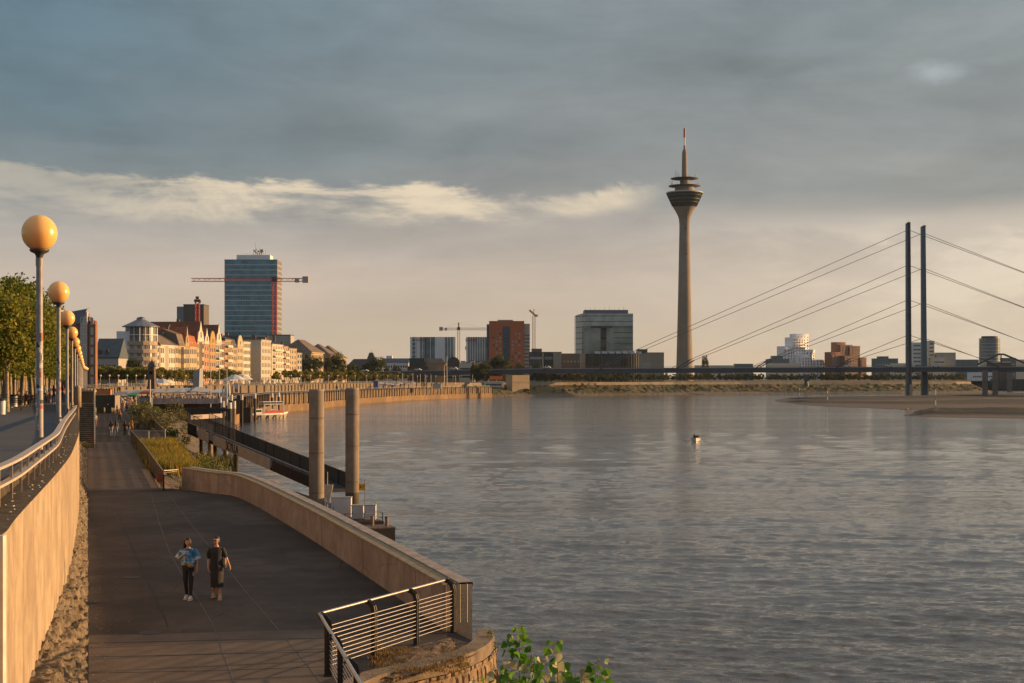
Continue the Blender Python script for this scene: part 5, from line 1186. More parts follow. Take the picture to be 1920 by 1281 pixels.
# --- cranes
def lattice(mb, p, q, w, n, r=.12, tri=True):
    p = Vector(p); q = Vector(q); d = (q-p).normalized(); up = Vector((0,0,1)) if abs(d.z) < .9 else Vector((1,0,0)); a = d.cross(up).normalized()*w/2; b = a.cross(d).normalized()*w/2
    cs = [a+b,-a+b,-a-b,a-b]
    for c_ in cs: mb.bar(p+c_, q+c_, r, r)
    for i in range(n):
        u0 = p.lerp(q,i/n); u1 = p.lerp(q,(i+1)/n)
        for c1, c2 in zip(cs, cs[1:]+cs[:1]): mb.bar(u0+(c1 if i%2 else c2), u1+(c2 if i%2 else c1), r*.6, r*.6)
def crane(label, px, Y, ybase, yjib, ytop, pxl, pxr, col, wmast, cw_right=True, up=None, group=None, zb=GRD):
    m1 = mat('crane_'+col[0], col[1], .6, .1, 1); kk = Y/F; t = thing('tower_crane', label, 'crane', (xat(px,Y),Y,zat(ybase,Y)))
    zj = zat(yjib,Y)-zat(ybase,Y); zt_ = zat(ytop,Y)-zat(ybase,Y)
    mb = MB(); lattice(mb,(0,0,0),(0,0,zj),wmast,max(6,int(zj/wmast/1.2)),wmast*.14); mb.build('mast', m1, t)
    mb = MB(); lattice(mb,((pxl-px)*kk,0,zj),((pxr-px)*kk,0,zj+ (0)),wmast*.8,max(8,int((pxr-pxl)*kk/wmast/1.3)),wmast*.12); mb.build('jib', m1, t)
    mb = MB(); mb.cbox((0,-.2,zj+.4),wmast*1.3,wmast*1.2,wmast*1.2); mb.build('cab', mat('crane_cab', (.10,.05,.04), .6), t)
    if ytop < yjib-2:
        mb = MB(); mb.bar((0,0,zj),(0,0,zt_),wmast*.5,wmast*.5)
        for e in (pxl, pxr): mb.bar((0,0,zt_-.3),((e-px)*kk*.85,0,zj+.5),.12,.12)
        mb.build('apex', m1, t)
    e = pxr if cw_right else pxl
    mb = MB(); mb.cbox(((e-px)*kk,0,zj+.2),wmast*1.5,wmast*1.1,wmast*1.6); mb.cbox(((e-px)*kk*.72,0,zj-.4),wmast,wmast,wmast); mb.build('counterweight', mat('counterweight', (.40,.36,.32), .8), t)
crane('red tower crane in front of the teal glass tower, long jib reaching left', 515, 960, 700, 525, 520, 359, 573, ('red',(.65,.12,.08)), 2.6)
t = thing('tower_crane','short red crane mast with dark head against the grey high-rise slab','crane',(xat(370,880),880,zat(640,880)))
mb = MB(); lattice(mb,(0,0,0),(0,0,zat(566,880)-zat(640,880)),2.2,12,.4); mb.build('mast', mat('crane_red',(.65,.12,.08)), t)
mb = MB(); z_ = zat(564,880)-zat(640,880); mb.cbox((0,0,z_),3.6,2,1.6); mb.cbox((0,0,z_+1.8),1.8,1.5,1.6); mb.cbox((1.6,0,z_-.6),1.0,1,1.6); mb.build('head', mat('crane_cab', (.1,.05,.04)), t)
crane('slender ochre tower crane between the two glass blocks with red lettering', 860, 1700, 690, 617, 605, 827, 925, ('ochre',(.36,.20,.10)), 2.8, cw_right=False)
crane('small bright orange crane in front of the right-hand lettered block', 894, 1600, 690, 653, 651, 875, 918, ('orange',(.62,.28,.08)), 2.2, cw_right=False)
t = thing('tower_crane','yellow crane with steeply raised jib right of the red brick office block','crane',(xat(1001,1350),1350,zat(690,1350)))
mb = MB(); lattice(mb,(0,0,0),(0,0,zat(592,1350)-zat(690,1350)),2.4,20,.4); mb.build('mast', mat('crane_yellow',(.50,.32,.12)), t)
mb = MB(); z_ = zat(592,1350)-zat(690,1350); mb.bar((1.5,0,z_),(-4.2,0,z_+5.2),1.4,1.6); mb.bar((0,0,z_),(0,0,z_+6),.6,.6); mb.cbox((2.2,0,z_),3,2,2); mb.build('jib', mat('crane_orange',(.62,.28,.08)), t)

# --- lettered glass blocks
def striped(label, p0, p1, yt, Y, segs, letters=None, lx=None):
    kk = Y/F; t = thing('striped_office_block', label, 'building', (xat(p0,Y),Y,GRD)); h = zat(yt,Y)-GRD
    mb = MB(); mb.box(0,(p1-p0)*kk,.3,25,0,h); mb.build('core', mat('core_grey', (.30,.33,.35), .5, .1, .2), t)
    for a, b, ty in segs:
        x0, x1 = (a-p0)*kk, (b-p0)*kk
        if ty == 'w': mb = MB(); mb.box(x0,x1,0,.3,0,h); mb.build('wall_panel', mat('cool_white', (.70,.71,.73)), t)
        elif ty == 'g': mb = MB(); mb.box(x0,x1,.1,.3,0,h); mb.build('glass_panel', mat('blockglass', (.10,.15,.17), .2, .4, .08), t)
        elif ty == 'win':
            win_grid(t, x0, x1, 6, h-1, max(2,int((x1-x0)/2.4)), 9, 1.4, 2.4, win_blue, y=.28, fr=False)
        if ty in ('g','s'):
            if ty == 's': mb = MB(); mb.box(x0,x1,.1,.3,0,h); mb.build('glass_panel', mat('blockglass2', (.17,.20,.21), .25, .4, .08), t)
            n = max(2, int((x1-x0)/(2.4 if ty == 's' else 4.5)))
            for i in range(n+1): mb = MB(); u = x0+(x1-x0)*i/n; mb.box(u-.3,u+.3,-.15,.1,0,h); mb.build('fin', mat('fin_white', (.70,.71,.72), .6), t)
    if letters: text(letters, 5.0, t, ((lx-p0)*kk, -.3, h-3.6), (R(90),0,0), mat('letter_red', (.28,.03,.03), .6), depth=.1)
    return t
striped('long grey and white striped office block with red letters, left of the ochre crane', 769, 854, 632, 1600, [(769,773,'w'),(773,779,'win'),(779,782,'g'),(782,787,'w'),(787,798,'s'),(798,816,'g'),(816,834,'w'),(834,850,'s'),(850,854,'w')], 'HWK', 791)
striped('second striped office block with red letters, right of the ochre crane', 874, 918, 632, 1550, [(874,877,'w'),(877,918,'s')], 'HWK', 883)
# --- red brick office block
Yo = 1300; ko = Yo/F
t = thing('red_office_block','orange-red office block with a tall glass strip in the middle and small square windows','building',(xat(917,Yo),Yo,GRD))
wo = 66*ko; ho = zat(602,Yo)-GRD; orr = mat('terracotta', (.42,.125,.05), .8, .06, .4)
mb = MB(); mb.box(0,wo,0,18,0,ho); mb.build('wall', orr, t)
mb = MB(); mb.box(26*ko,38.5*ko,-.3,0,0,zat(612,Yo)-GRD); mb.build('glass_strip', mat('strip_glass', (.04,.07,.10), .25, .4, .3), t)
for j in range(14): mb = MB(); mb.box(24*ko,40*ko,-.45,-.3,3+j*3.1,3.5+j*3.1); mb.build('floor_slab', mat('slab_dark', (.08,.06,.06), .6), t)
mb = MB(); mb.box(wo,wo+5,1,17,0,zat(607,Yo)-GRD); mb.build('side_wing', mat('wing_pale', (.36,.33,.28), .5, .1, .3), t)
for j in range(13): mb = MB(); mb.box(wo-.1,wo+5.1,.8,1,1.5+j*3.3,2.4+j*3.3); mb.build('wing_band', mat('slab_dark', (.08,.06,.06)), t)
mb = MB(); mb.box(-2.2,0,2,16,0,zat(608,Yo)-GRD); mb.build('left_wing', mat('strip_glass', (.04,.07,.10)), t)
rs2 = random.Random(11); cw_ = mat('bright_window', (.34,.32,.28), .3, .1, 2)
for j in range(12):
    for px in (925,931.5,938,961,967.5,974):
        if rs2.random() < .72: add_win(t, (px-917)*ko, -.02, 4+j*3.45, 1.6, 1.7, cw_ if rs2.random() < .55 else win_dark, False)
mb = MB(); mb.box(16*ko,45*ko,4,14,ho,ho+1.2); mb.build('plant_storey', mat('wing_pale', (.36,.33,.28)), t)
# --- glass gate building
Yg = 1420; kg = Yg/F
t = thing('glass_gate_building','wide greenish glass office building with a central gateway slot and dark floor lines','building',(xat(1080,Yg),Yg,GRD))
gg = mat('gate_glass', (.36,.42,.38), .2, .25, .06, spec=.8, detail=3); gd_ = mat('gate_glass_dark', (.22,.25,.22), .2, .4, .06)
wg = 107*kg; hg = zat(588,Yg)-GRD; ztop3 = zat(611,Yg)-GRD
mb = MB(); mb.box(11*kg,wg,0,40,ztop3,hg); mb.build('upper_storeys', gg, t)
mb = MB(); mb.box(11*kg,46*kg,0,40,0,ztop3); mb.build('left_leg', gd_, t)
mb = MB(); mb.box(57*kg,wg,0,40,0,ztop3); mb.build('right_leg', gd_, t)
mb = MB(); mb.add([(0,10,0),(11*kg,0,0),(11*kg,40,0),(0,38,0),(0,10,hg-1.5),(11*kg,0,hg),(11*kg,40,hg),(0,38,hg-1.5)],[(0,1,5,4),(4,5,6,7),(3,0,4,7)]); mb.build('side_facade', mat('gate_glass_pale', (.42,.46,.44), .2, .15, .1), t)
mb = MB(); mb.box(46*kg,57*kg,12,38,0,ztop3); mb.build('atrium_glass', mat('atrium_pale', (.38,.36,.30), .3, .1, .1), t)
for i in range(6): mb = MB(); mb.box(46.5*kg,56.5*kg,11.8,12,2+i*10,3+i*10); mb.build('atrium_beam', mat('slab_dark', (.08,.06,.06)), t)
for j in range(12):
    z = 4+j*(hg-5)/11.3
    segs = [(11,107)] if z > ztop3 else [(11,46) if j > 30 else (11,14),(70,107)]
    mb = MB()
    for a, b in segs: mb.box(a*kg,b*kg,-.25,0,z,z+.5)
    mb.bar((0,9.8,z),(11*kg,-.2,z),.4,.5); mb.build('floor_line', mat('floor_line', (.05,.045,.035), .6), t)
mb = MB(); mb.box(28*kg,68*kg,-.4,0,ztop3-2.2,ztop3); mb.build('lintel', rf_dark, t)
mb = MB(); mb.box(16*kg,98*kg,2,30,hg,zat(581,Yg)-GRD); mb.build('plant_storey', mat('blue_grey', (.13,.15,.19), .6), t)
mb = MB()
for i in range(9): mb.cyl((18+i*9)*kg,4,hg+3,hg+5.5+(i%3),.15,.1,4)
mb.build('antennas', rf_dark, t)
# --- parliament-like low dark group
lowdk = mat('low_dark', (.07,.068,.065), .5, .3, .15); lows = mat('low_stone', (.32,.28,.22), .8, .1, .2)
def lowb(label, p0, p1, yt, Y, m_, rows=0, cols=0, dep=15, roof=None, ww=1.6, wh=2.0, gm=None, base=GRD, cat='building', name='office_building', fr=False, group=None):
    return block(name, label, cat, p0, p1, yt, Y, dep, m_, rows, cols, ww, wh, gm or cw_, base=base, roof=roof, fr=fr, group=group)
lowb('dark cube-like office building right of the red office block', 992, 1018, 661, 1200, lowdk, 3, 8)
lowb('pale stone stair block beside the dark cube-like office building', 1038, 1053, 661, 1190, lows)
lowb('small dark penthouse block with flat top above the dark office', 997, 1016, 655, 1215, mat('wing_brown', (.15,.125,.10), .7))
lowb('dark glazed link building with framed windows', 1019, 1038, 661, 1205, lowdk, 3, 6, ww=1.2, wh=2.4)
lowb('low dark hall with a wide opening, between two stone blocks', 1053, 1090, 664, 1210, mat('wing_brown', (.15,.125,.10)), 2, 5, wh=1.4)
lowb('tan stone block with sunlit face next to the round dark hall', 1089, 1101, 664, 1180, W_['tan'])
t = thing('assembly_hall', 'long dark curved assembly hall with ribs and slanting roof lights below the gate building', 'building', (xat(1155,1150),1150+14,GRD))
mb = MB(); rH = 55*1150/F; zl = zat(663,1150)-GRD
mb.lathe([(rH,0),(rH,zl)],48,0,0,False,R(180),R(360)); mb.face([(rH*math.cos(R(180+i*7.5)),rH*math.sin(R(180+i*7.5)),zl) for i in range(25)]); 
for v in range(len(mb.v)): x,y,z = mb.v[v]; mb.v[v] = (x,y*.55,z)
mb.build('drum', mat('hall_glass', (.035,.035,.03), .25, .5, .2), t)
for i in range(30):
    a = R(184+i*5.9); mb = MB(); mb.cbox((rH*1.01*math.cos(a),rH*.557*math.sin(a),zl/2),.5,.35,zl,a); mb.build('rib', lows if i > 22 else lowdk, t)
for i in range(7):
    x_ = (-38+i*13)*1150/F; mb = MB(); mb.add([(x_,-10,zl),(x_+4.4,-10,zl),(x_+3.8,-4,zl+1.9),(x_-.6,-4,zl+1.9)],[(0,1,2,3)]); mb.add([(x_,-10,zl),(x_-.6,-4,zl+1.9),(x_,-4,zl)],[(0,1,2)]); mb.build('roof_light', win_blue, t)
mb = MB(); mb.box(-rH*.5,rH*.4,-3,6,zl,zl+1.2); mb.build('roof', lows, t)
lowb('stone building with tall glazed bays, right of the dark curved hall', 1200, 1222, 664, 1120, lows, 1, 7, ww=1.1, wh=8)
lowb('pair of plain grey stone towers left of the television tower', 1212, 1245, 662, 1185, mat('grey_stone', (.30,.26,.21), .8, .08, .2))
lowb('small dark roof block above the stone towers', 1196, 1214, 656, 1200, lowdk)
# bridge-side left background buildings
t, w, h = lowb('long low dark roofed building left of the pointed spire tower', 648, 702, 690, 1150, mat('wing_brown', (.15,.125,.10)), 2, 12, ww=1.2, wh=1.2)
roof_mesh('hip', w, 15, h, zat(673,1150)-zat(690,1150), .6).build('pitched_roof', rf_dark, t)
t, w, h = lowb('dark stump tower with tapering roof and a slim finial, behind the bridge ramp', 686, 704, 678, 1130, mat('wing_brown', (.15,.125,.10)), 2, 2)
mb = MB(); z2 = zat(661,1130)-GRD; mb.add([(0,0,h),(w,0,h),(w,15,h),(0,15,h),(w*.3,5,z2),(w*.65,5,z2),(w*.65,10,z2),(w*.3,10,z2)],[(0,1,5,4),(1,2,6,5),(2,3,7,6),(3,0,4,7),(4,5,6,7)]); mb.cyl(w*.47,7,z2,z2+3,.15,.05,5); mb.build('steep_roof', rf_dark, t)
t, w, h = lowb('white hotel building with grey mansard roof and small dark windows', 720, 766, 680, 1150, mat('hotel_white', (.66,.68,.70), .8), 3, 9, roof=rf_dark, ww=1.1, wh=1.7, gm=win_dark)
mb = MB(); mb.add([(-.3,-.3,h),(w+.3,-.3,h),(w+.3,2,zat(672,1150)-GRD),(-.3,2,zat(672,1150)-GRD),(w+.3,15,zat(672,1150)-GRD),(-.3,15,zat(672,1150)-GRD)],[(0,1,2,3),(3,2,4,5)]); mb.build('mansard_roof', mat('blue_grey', (.13,.15,.19)), t)
mb = MB(); mb.box(3*1150/F,14*1150/F,6,12,h,zat(667,1150)-GRD); mb.build('roof_cabin', mat('cool_white', (.70,.71,.73)), t)
lowb('dark green glass box building standing on a brown base', 767, 796, 673, 1120, mat('green_glass', (.025,.045,.045), .3, .2, .2), 0, 0, dep=14)
lowb('low brown brick base wall building under the green glass box', 764, 802, 688, 1115, brick_d, 0, 0, dep=3)
t, w, h = lowb('long tan building with pale brown pitched roof beside the green glass box', 797, 835, 682, 1125, W_['sand'], 1, 8, ww=1.3, wh=1.3, gm=win_dark)
mb = MB(); zt_ = zat(672,1125)-GRD; mb.add([(-.3,-.3,h),(w+.3,-.3,h),(w-3,5,zt_),(-.3,5,zt_)],[(0,1,2,3)]); mb.build('pitched_roof', rf_brown, t)
lowb('orange sunlit brick shed at the foot of the tan building', 819, 838, 687, 1105, mat('sunny_brick', (.5,.24,.1), .8), 1, 5, ww=1.4, wh=2.4, gm=win_dark, dep=6)
t, w, h = lowb('house with dark arched roof right of the tan building', 838, 862, 687, 1118, W_['sand'], 2, 5, ww=1.2, wh=1.6, gm=win_dark)
mb = MB(); n = 9; pr_ = [(w/2-w*.56*math.cos(math.pi*i/(n-1)), h+ (zat(669,1118)-GRD-h)*math.sin(math.pi*i/(n-1))) for i in range(n)]; mb.strip([(x,-.4,z) for x,z in pr_],[(x,15,z) for x,z in pr_]); mb.face([(x,-.4,z) for x,z in pr_]); mb.build('arched_roof', rf_dark, t)
lowb('white two storey flats with wide windows below the lettered blocks', 861, 890, 682, 1110, mat('warm_white', (.60,.53,.42), .8, .05, 1), 2, 5, ww=2.6, wh=1.6, gm=win_dark)
for i,(a,b,y_) in enumerate(((864,872,678),(873,880,680),(881,889,677),(891,899,679),(900,907,678),(908,916,680))):
    lowb(['first','second','third','fourth','fifth','sixth'][i]+' of six small cream rooftop houses under the lettered blocks, counted from the left', a, b, y_, 1250, mat('warm_white', (.6,.53,.42)), 2, 2, ww=1.4, wh=1.3, gm=win_dark, roof=rf_dark, dep=9)

# --- television tower
Yv = 1400; kv = Yv/F
tv = thing('television_tower', 'very tall slender concrete television tower with flared glazed pod and red and white antenna', 'tower', (xat(1283.5,Yv),Yv,GRD))
def rz_(y): return zat(y,Yv)-GRD
tc_ = weathered('tower_concrete', (.27,.22,.175), (.32,.265,.21), (.19,.15,.12), .02, .08, streak=.18, bs=2)
mb = MB(); prof = [(16.5,720),(15.2,680),(14.2,640),(13.1,600),(12.2,560),(11.2,510),(10.4,470),(9.8,440),(9.6,422),(10.6,411),(12.5,405),(17,396),(21.5,389)]
mb.lathe([(r*kv,rz_(y)) for r,y in prof],48); mb.build('shaft', tc_, tv)
mb = MB(); mb.lathe([(21.5*kv,rz_(389)),(24,rz_(389)),(24*kv,rz_(385)),(33.5*kv,rz_(364)),(34*kv,rz_(362)),(28*kv,rz_(360.5)),(0,rz_(360.5))][0:1]+[(22.5*kv,rz_(387)),(33.5*kv,rz_(364)),(34*kv,rz_(362.6))],48); mb.build('pod_glazing', mat('pod_glass', (.05,.06,.055), .2, .5, .2), tv)
mb = MB(); mb.lathe([(34.2*kv,rz_(363)),(34.6*kv,rz_(362)),(34.2*kv,rz_(361)),(28*kv,rz_(360)),(0,rz_(360))],48); mb.build('pod_rim', mat('rim_pale', (.45,.42,.36), .6), tv)
for i in range(48):
    a = 2*math.pi*i/48; mb = MB(); mb.bar((22.9*kv*math.cos(a),22.9*kv*math.sin(a),rz_(387)),(33.8*kv*math.cos(a),33.8*kv*math.sin(a),rz_(363.5)),.35,.35); mb.build('pod_mullion', mat('mullion_dark', (.025,.025,.022), .5), tv)
for r,y,h_ in ((31.3,368,.6),(28.0,375.5,1.2),(25.5,381,.5)):
    mb = MB(); mb.lathe([((r)*kv,rz_(y)),((r+.9)*kv,rz_(y)),((r+.9)*kv,rz_(y)+h_),(r*kv,rz_(y)+h_)],48); mb.build('pod_band', mat('band_grey', (.12,.12,.11), .5), tv)
mb = MB(); mb.cyl(0,0,rz_(361),rz_(351),18.5*kv,18*kv,32); mb.cyl(0,0,rz_(350),rz_(337),9*kv,8.5*kv,24); mb.build('pod_core', tc_, tv)
for r,y,lab in ((30,349.5,1),(26,335.5,2)):
    mb = MB(); mb.lathe([(0,rz_(y+2)),(r*.6*kv,rz_(y+1.6)),(r*kv,rz_(y)),(r*kv,rz_(y-.8)),(0,rz_(y-1.2))],40); mb.build('platform_disc', mat('disc_brown', (.10,.075,.06), .7), tv)
mb = MB(); mb.lathe([(5.4*kv,rz_(335)),(5.0*kv,rz_(310)),(4.6*kv,rz_(288)),(3.6*kv,rz_(283)),(1.9*kv,rz_(279))],24); mb.build('mast', tc_, tv)
red_p = mat('signal_red', (.50,.09,.04), .6, .05, 1)
mb = MB(); mb.lathe([(3.9*kv,rz_(286)),(2.0*kv,rz_(280)),(1.8*kv,rz_(273))],16); mb.build('antenna_section', red_p, tv)
mb = MB(); mb.cyl(0,0,rz_(273),rz_(258),1.3*kv,1.3*kv,12); mb.build('antenna_section', white_paint, tv)
mb = MB(); mb.cyl(0,0,rz_(258),rz_(241),2.0*kv,1.9*kv,12); mb.build('antenna_section', red_p, tv)
mb = MB(); r6 = random.Random(2)
for r,y in ((28,349),(24,334.5)):
    for i in range(16):
        a = r6.random()*6.28; rr_ = (r-r6.random()*4)*kv; mb.cyl(rr_*math.cos(a),rr_*math.sin(a),rz_(y),rz_(y)+r6.choice([2,3,4,6]),.16,.1,4)
for px,y0,y1 in ((-18,335,320),(-14.5,335,321),(20,335,327)): mb.cyl(px*kv,-3,rz_(y0),rz_(y1),.22,.12,5)
for i in range(5): mb.ball(((-12+i*5)*kv,-15*kv,rz_(359.5)+.8),.8,.8,.8,8,6)
mb.build('aerials', mat('antenna_grey', (.25,.24,.23)), tv)
mb = MB()
for y in (402,410,430,478): mb.cyl(2.2*kv,-(10.5 if y > 411 else 15)*kv,rz_(y),rz_(y)+1.6,.7,.7,8)
mb.build('porthole', rf_dark, tv)

# --- right skyline
Yw = 1750; kw = Yw/F
wht = mat('crumpled_white', (.85,.83,.84), .6, .05, .2)
def gehry(label, segs, m_, px0, rows_h=3.3, ww=1.5, wh=1.9, frm=True, wob=.6, seed=1, rot=R(30)):
    t = thing('sculptural_building', label, 'building', (xat(px0,Yw),Yw,GRD), rot); t.scale = (1.14,1,1); rr5 = random.Random(seed)
    for si,(a,b,yt,dy,dep) in enumerate(segs):
        x0=(a-px0)*kw; x1=(b-px0)*kw; h=zat(yt,Yw)-GRD; n=10; mb = MB(); rings=[]
        nz = 10
        for k2 in range(nz+1):
            z = h*k2/nz; ring=[]
            for i in range(n+1):
                u=i/n; x=x0+(x1-x0)*u; bul=-math.sin(math.pi*u)*3.0*wob+ .8*wob*math.sin(z*.35+si*2+u*3); ring.append((x+.5*wob*math.sin(z*.25+si),dy+bul,z))
            ring += [(x1,dy+dep,z),(x0,dy+dep,z)]; rings.append(ring)
        m3=len(rings[0])
        for r1,r2 in zip(rings,rings[1:]): mb.add(r1+r2,[(i,(i+1)%m3,m3+(i+1)%m3,m3+i) for i in range(m3)], False)
        mb.face(rings[-1]); mb.build('wing', m_, t)
        rows=int((h-2)/rows_h); cols=max(2,int((x1-x0)/3.6))
        for j in range(rows):
            for i in range(cols):
                u=(i+.5)/cols; z=2+j*rows_h; bul=-math.sin(math.pi*u)*3.0*wob+ .8*wob*math.sin(z*.35+si*2+u*3)
                add_win(t, x0+(x1-x0)*u+.5*wob*math.sin(z*.25+si), dy+bul-.15, z+.4, ww, wh, win_dark, frm, 0)
    return t
gehry('white crumpled tower group with curved walls and deep set windows', [(1509,1536,625,12,12),(1494,1522,632,6,14),(1478,1497,649,9,12),(1497,1520,665,-2,14),(1520,1540,655,4,12),(1538,1572,674,0,10)], wht, 1478, seed=2)
gehry('stacked red-brown brick building of boxy tilted volumes', [(1582,1602,641,10,10),(1582,1610,646,4,12),(1563,1583,660,4,12),(1600,1624,648,2,12),(1583,1612,667,-3,10),(1622,1636,670,0,10)], mat('gehry_brick', (.24,.11,.07), .8, .1, .3), 1563, wob=.15, seed=4)
def rk(label, p0, p1, yt, Y, m_, rows=0, cols=0, **k3): return lowb(label, p0, p1, yt, Y, m_, rows, cols, **k3)
bg_ = mat('teal_building', (.10,.15,.165), .5, .15, .2); pl_ = mat('pale_building', (.62,.55,.45), .7, .08, .3); gy_ = mat('gray_building', (.32,.32,.31), .7, .1, .3)
rk('teal box on a roof left of the white crumpled tower', 1449, 1468, 668, 1700, bg_, 0, 0)
rk('long low blue-grey hall left of the white crumpled tower', 1440, 1480, 674, 1690, bg_, 1, 12, ww=2)
rk('cream low colonnade building at the foot of the teal hall', 1440, 1500, 682, 1660, pl_, 1, 18, ww=1.2, wh=2, gm=win_dark, dep=8)
rk('glass domed low hall at the left of the teal roof box', 1378, 1412, 683, 1650, bg_, 1, 8, dep=10)
rk('long pale roofline building right of the television tower', 1304, 1376, 686, 1600, pl_, 1, 20, ww=1.4, wh=1.2, gm=win_dark, dep=10)
rk('blue-grey stepped office building between brick stack and bridge pylon', 1640, 1684, 673, 1700, bg_, 2, 8)
rk('small roof box on the stepped blue-grey office', 1650, 1666, 669, 1706, bg_, 0, 0)
rk('low sandy flat hall behind the left pylon', 1675, 1716, 682, 1650, pl_, 1, 8, ww=2, gm=win_dark)
rk('pale high-rise with ribbed front half hidden by the right pylon', 1711, 1730, 643, 1750, mat('rib_grey', (.58,.60,.60), .6, .1, .4), 9, 6, ww=1.4, wh=2.2, gm=win_blue)
rk('sunlit beige high-rise strip just right of the right pylon', 1741, 1752, 640, 1745, pl_, 10, 3, ww=1.6, wh=1.6, gm=win_dark)
rk('curved beige stepped building right of the right pylon', 1750, 1772, 671, 1730, pl_, 3, 8, ww=1.8, wh=1.3, gm=win_dark)
rk('grey concrete office with dark window strip right of the beige stepped building', 1757, 1792, 662, 1740, gy_, 3, 5, ww=2, wh=2)
rk('distant blue-grey low skyline block left of the round glass tower', 1792, 1835, 675, 1900, bg_, 0, 0)
rk('low cream hall under the round glass tower', 1844, 1895, 679, 1600, mat('warm_white', (.6,.53,.42)), 0, 0)
rk('dark low hall roof in front of the cream hall', 1858, 1896, 681, 1580, rf_dark, 0, 0)
rk('stepped teal glass building at the right of the round glass tower', 1865, 1905, 672, 1700, bg_, 2, 8, ww=2)
rk('pale low building at the right picture edge', 1900, 1965, 675, 1800, pl_, 1, 12, ww=2, gm=win_dark)
rk('white rendered warehouse with arched windows seen under the bridge', 1822, 1866, 699, 1500, mat('cool_white', (.70,.71,.73)), 2, 12, ww=1.2, wh=1.8, gm=win_dark, base=3)
rk('dark quay shed under the bridge at the harbour mouth', 1866, 1960, 712, 1400, mat('dark_quay', (.04,.045,.045), .7), 0, 0, base=1)
Yc = 1650; t = thing('round_glass_tower', 'round dark glass tower with horizontal bands and a flat top', 'building', (xat(1863,Yc),Yc+14,GRD)); kc = Yc/F; hc = zat(634,Yc)-GRD
mb = MB(); mb.cyl(0,0,0,hc,19*kc,19*kc,36); mb.build('drum', mat('drum_glass', (.12,.16,.17), .2, .2, .1), t)
for j in range(11): mb = MB(); mb.lathe([(19.05*kc,2+j*4),(19.35*kc,2+j*4),(19.35*kc,2.9+j*4),(19.05*kc,2.9+j*4)],36); mb.build('band', mat('band_blue', (.28,.32,.33), .5), t)
mb = MB(); mb.cyl(0,0,hc,zat(630,Yc)-GRD,15*kc,15*kc,30); mb.build('roof_drum', rf_dark, t)

# --- the cable-stayed bridge
P0 = Vector((xat(1704,951),951,0)); P0b = Vector((xat(1733,968),968,0)); bd = Vector((-.97,.24,0)).normalized()
br = thing('bridge_deck', 'long dark steel road bridge deck crossing the whole background', 'bridge', (0,0,0))
Lc = P0.lerp(P0b, .5); bw = 9.3
def bp(s, off=0, z=0): n = Vector((bd.y,-bd.x,0)); n = -n if n.y > 0 else n; return Lc+bd*s+n*off+Vector((0,0,z))
def zdk(s): return 19.6-.003*max(s,0)-.014*max(s-260,0)
st = [-420,-200,0,60,120,200,260,330,400,470,540]
deck_m = mat('deck_steel', (.065,.07,.085), .55, .15, .1); edge_m = mat('deck_edge', (.30,.28,.27), .5, .1, .2)
mb = MB()
for s0, s1 in zip(st, st[1:]):
    a0, a1 = zdk(s0), zdk(s1); th = 3.4
    mb.add([bp(s0,-bw,a0),bp(s0,bw,a0),bp(s0,bw,a0-th),bp(s0,-bw,a0-th),bp(s1,-bw,a1),bp(s1,bw,a1),bp(s1,bw,a1-th),bp(s1,-bw,a1-th)], [(0,4,5,1),(1,5,6,2),(2,6,7,3),(3,7,4,0)])
mb.build('girder', deck_m, br)
mb = MB(); mb.strip([bp(s,bw+.25,zdk(s)+.12) for s in st],[bp(s,bw+.25,zdk(s)-.45) for s in st]); mb.strip([bp(s,bw-.4,zdk(s)+.12) for s in st],[bp(s,bw+.25,zdk(s)+.12) for s in st]); mb.build('edge_beam', edge_m, br)
mb = MB()
for z in (1.1,.6): mb.tube([bp(s,bw,zdk(s)+z) for s in st],.05,4)
for i in range(150): s = -400+i*8; mb.bar(bp(s,bw,zdk(s)),bp(s,bw,zdk(s)+1.1),.08,.08)
mb.build('railing', mat('rail_brown', (.16,.12,.10), .6), br)
def boxpts(mb, s0, s1, o0, o1, z0, z1): mb.add([bp(s0,o0,z0),bp(s1,o0,z0),bp(s1,o1,z0),bp(s0,o1,z0),bp(s0,o0,z1),bp(s1,o0,z1),bp(s1,o1,z1),bp(s0,o1,z1)],[(0,3,2,1),(4,5,6,7),(0,1,5,4),(1,2,6,5),(2,3,7,6),(3,0,4,7)])
pc = mat('pier_concrete', (.17,.145,.125), .85, .12, .15)
for s0, lab in ((352,0),(376,1)):
    mb = MB()
    if lab == 0:
        a = at(962,728,1140); mb2 = MB(); mb2.box(0,13,0,9,-4,zat(703.5,952)-6); setp(mb2.build('bridge_pier', mat('pier_sunny', (.44,.33,.20), .85, .12, .12), None, (xat(960.5,952),952,6), R(28)), 'big sandy concrete block pier standing on the embankment under the bridge', 'bridge pier')
    else:
        mb.box(at(947,0,990).x,at(959.5,0,990).x,990,1000,2,zat(701,990)); setp(mb.build('bridge_pier', pc), 'grey bridge pier just left of the big sandy block', 'bridge pier')
for i, (px, Y) in enumerate(((1847,905),(1866,915),(1893,1290))):
    mb = MB(); w2 = 4.0/2*Y/905; mb.box(-w2*.66,w2*.66,-1.5,1.5,-1,17.0); o = mb.build('bridge_pier', pc, None, (xat(px,Y),Y,0)); setp(o, ['left of two slim bridge piers at the right','right of two slim bridge piers at the right','short distant pier beyond the slim pair'][i], 'bridge pier')
ps = mat('pylon_steel', (.08,.135,.16), .45, .1, .1); ps_w = mat('pylon_flank', (.28,.23,.20), .6, .1, .1)
cabm = mat('cable_steel', (.16,.12,.10), .6, .1, 1)
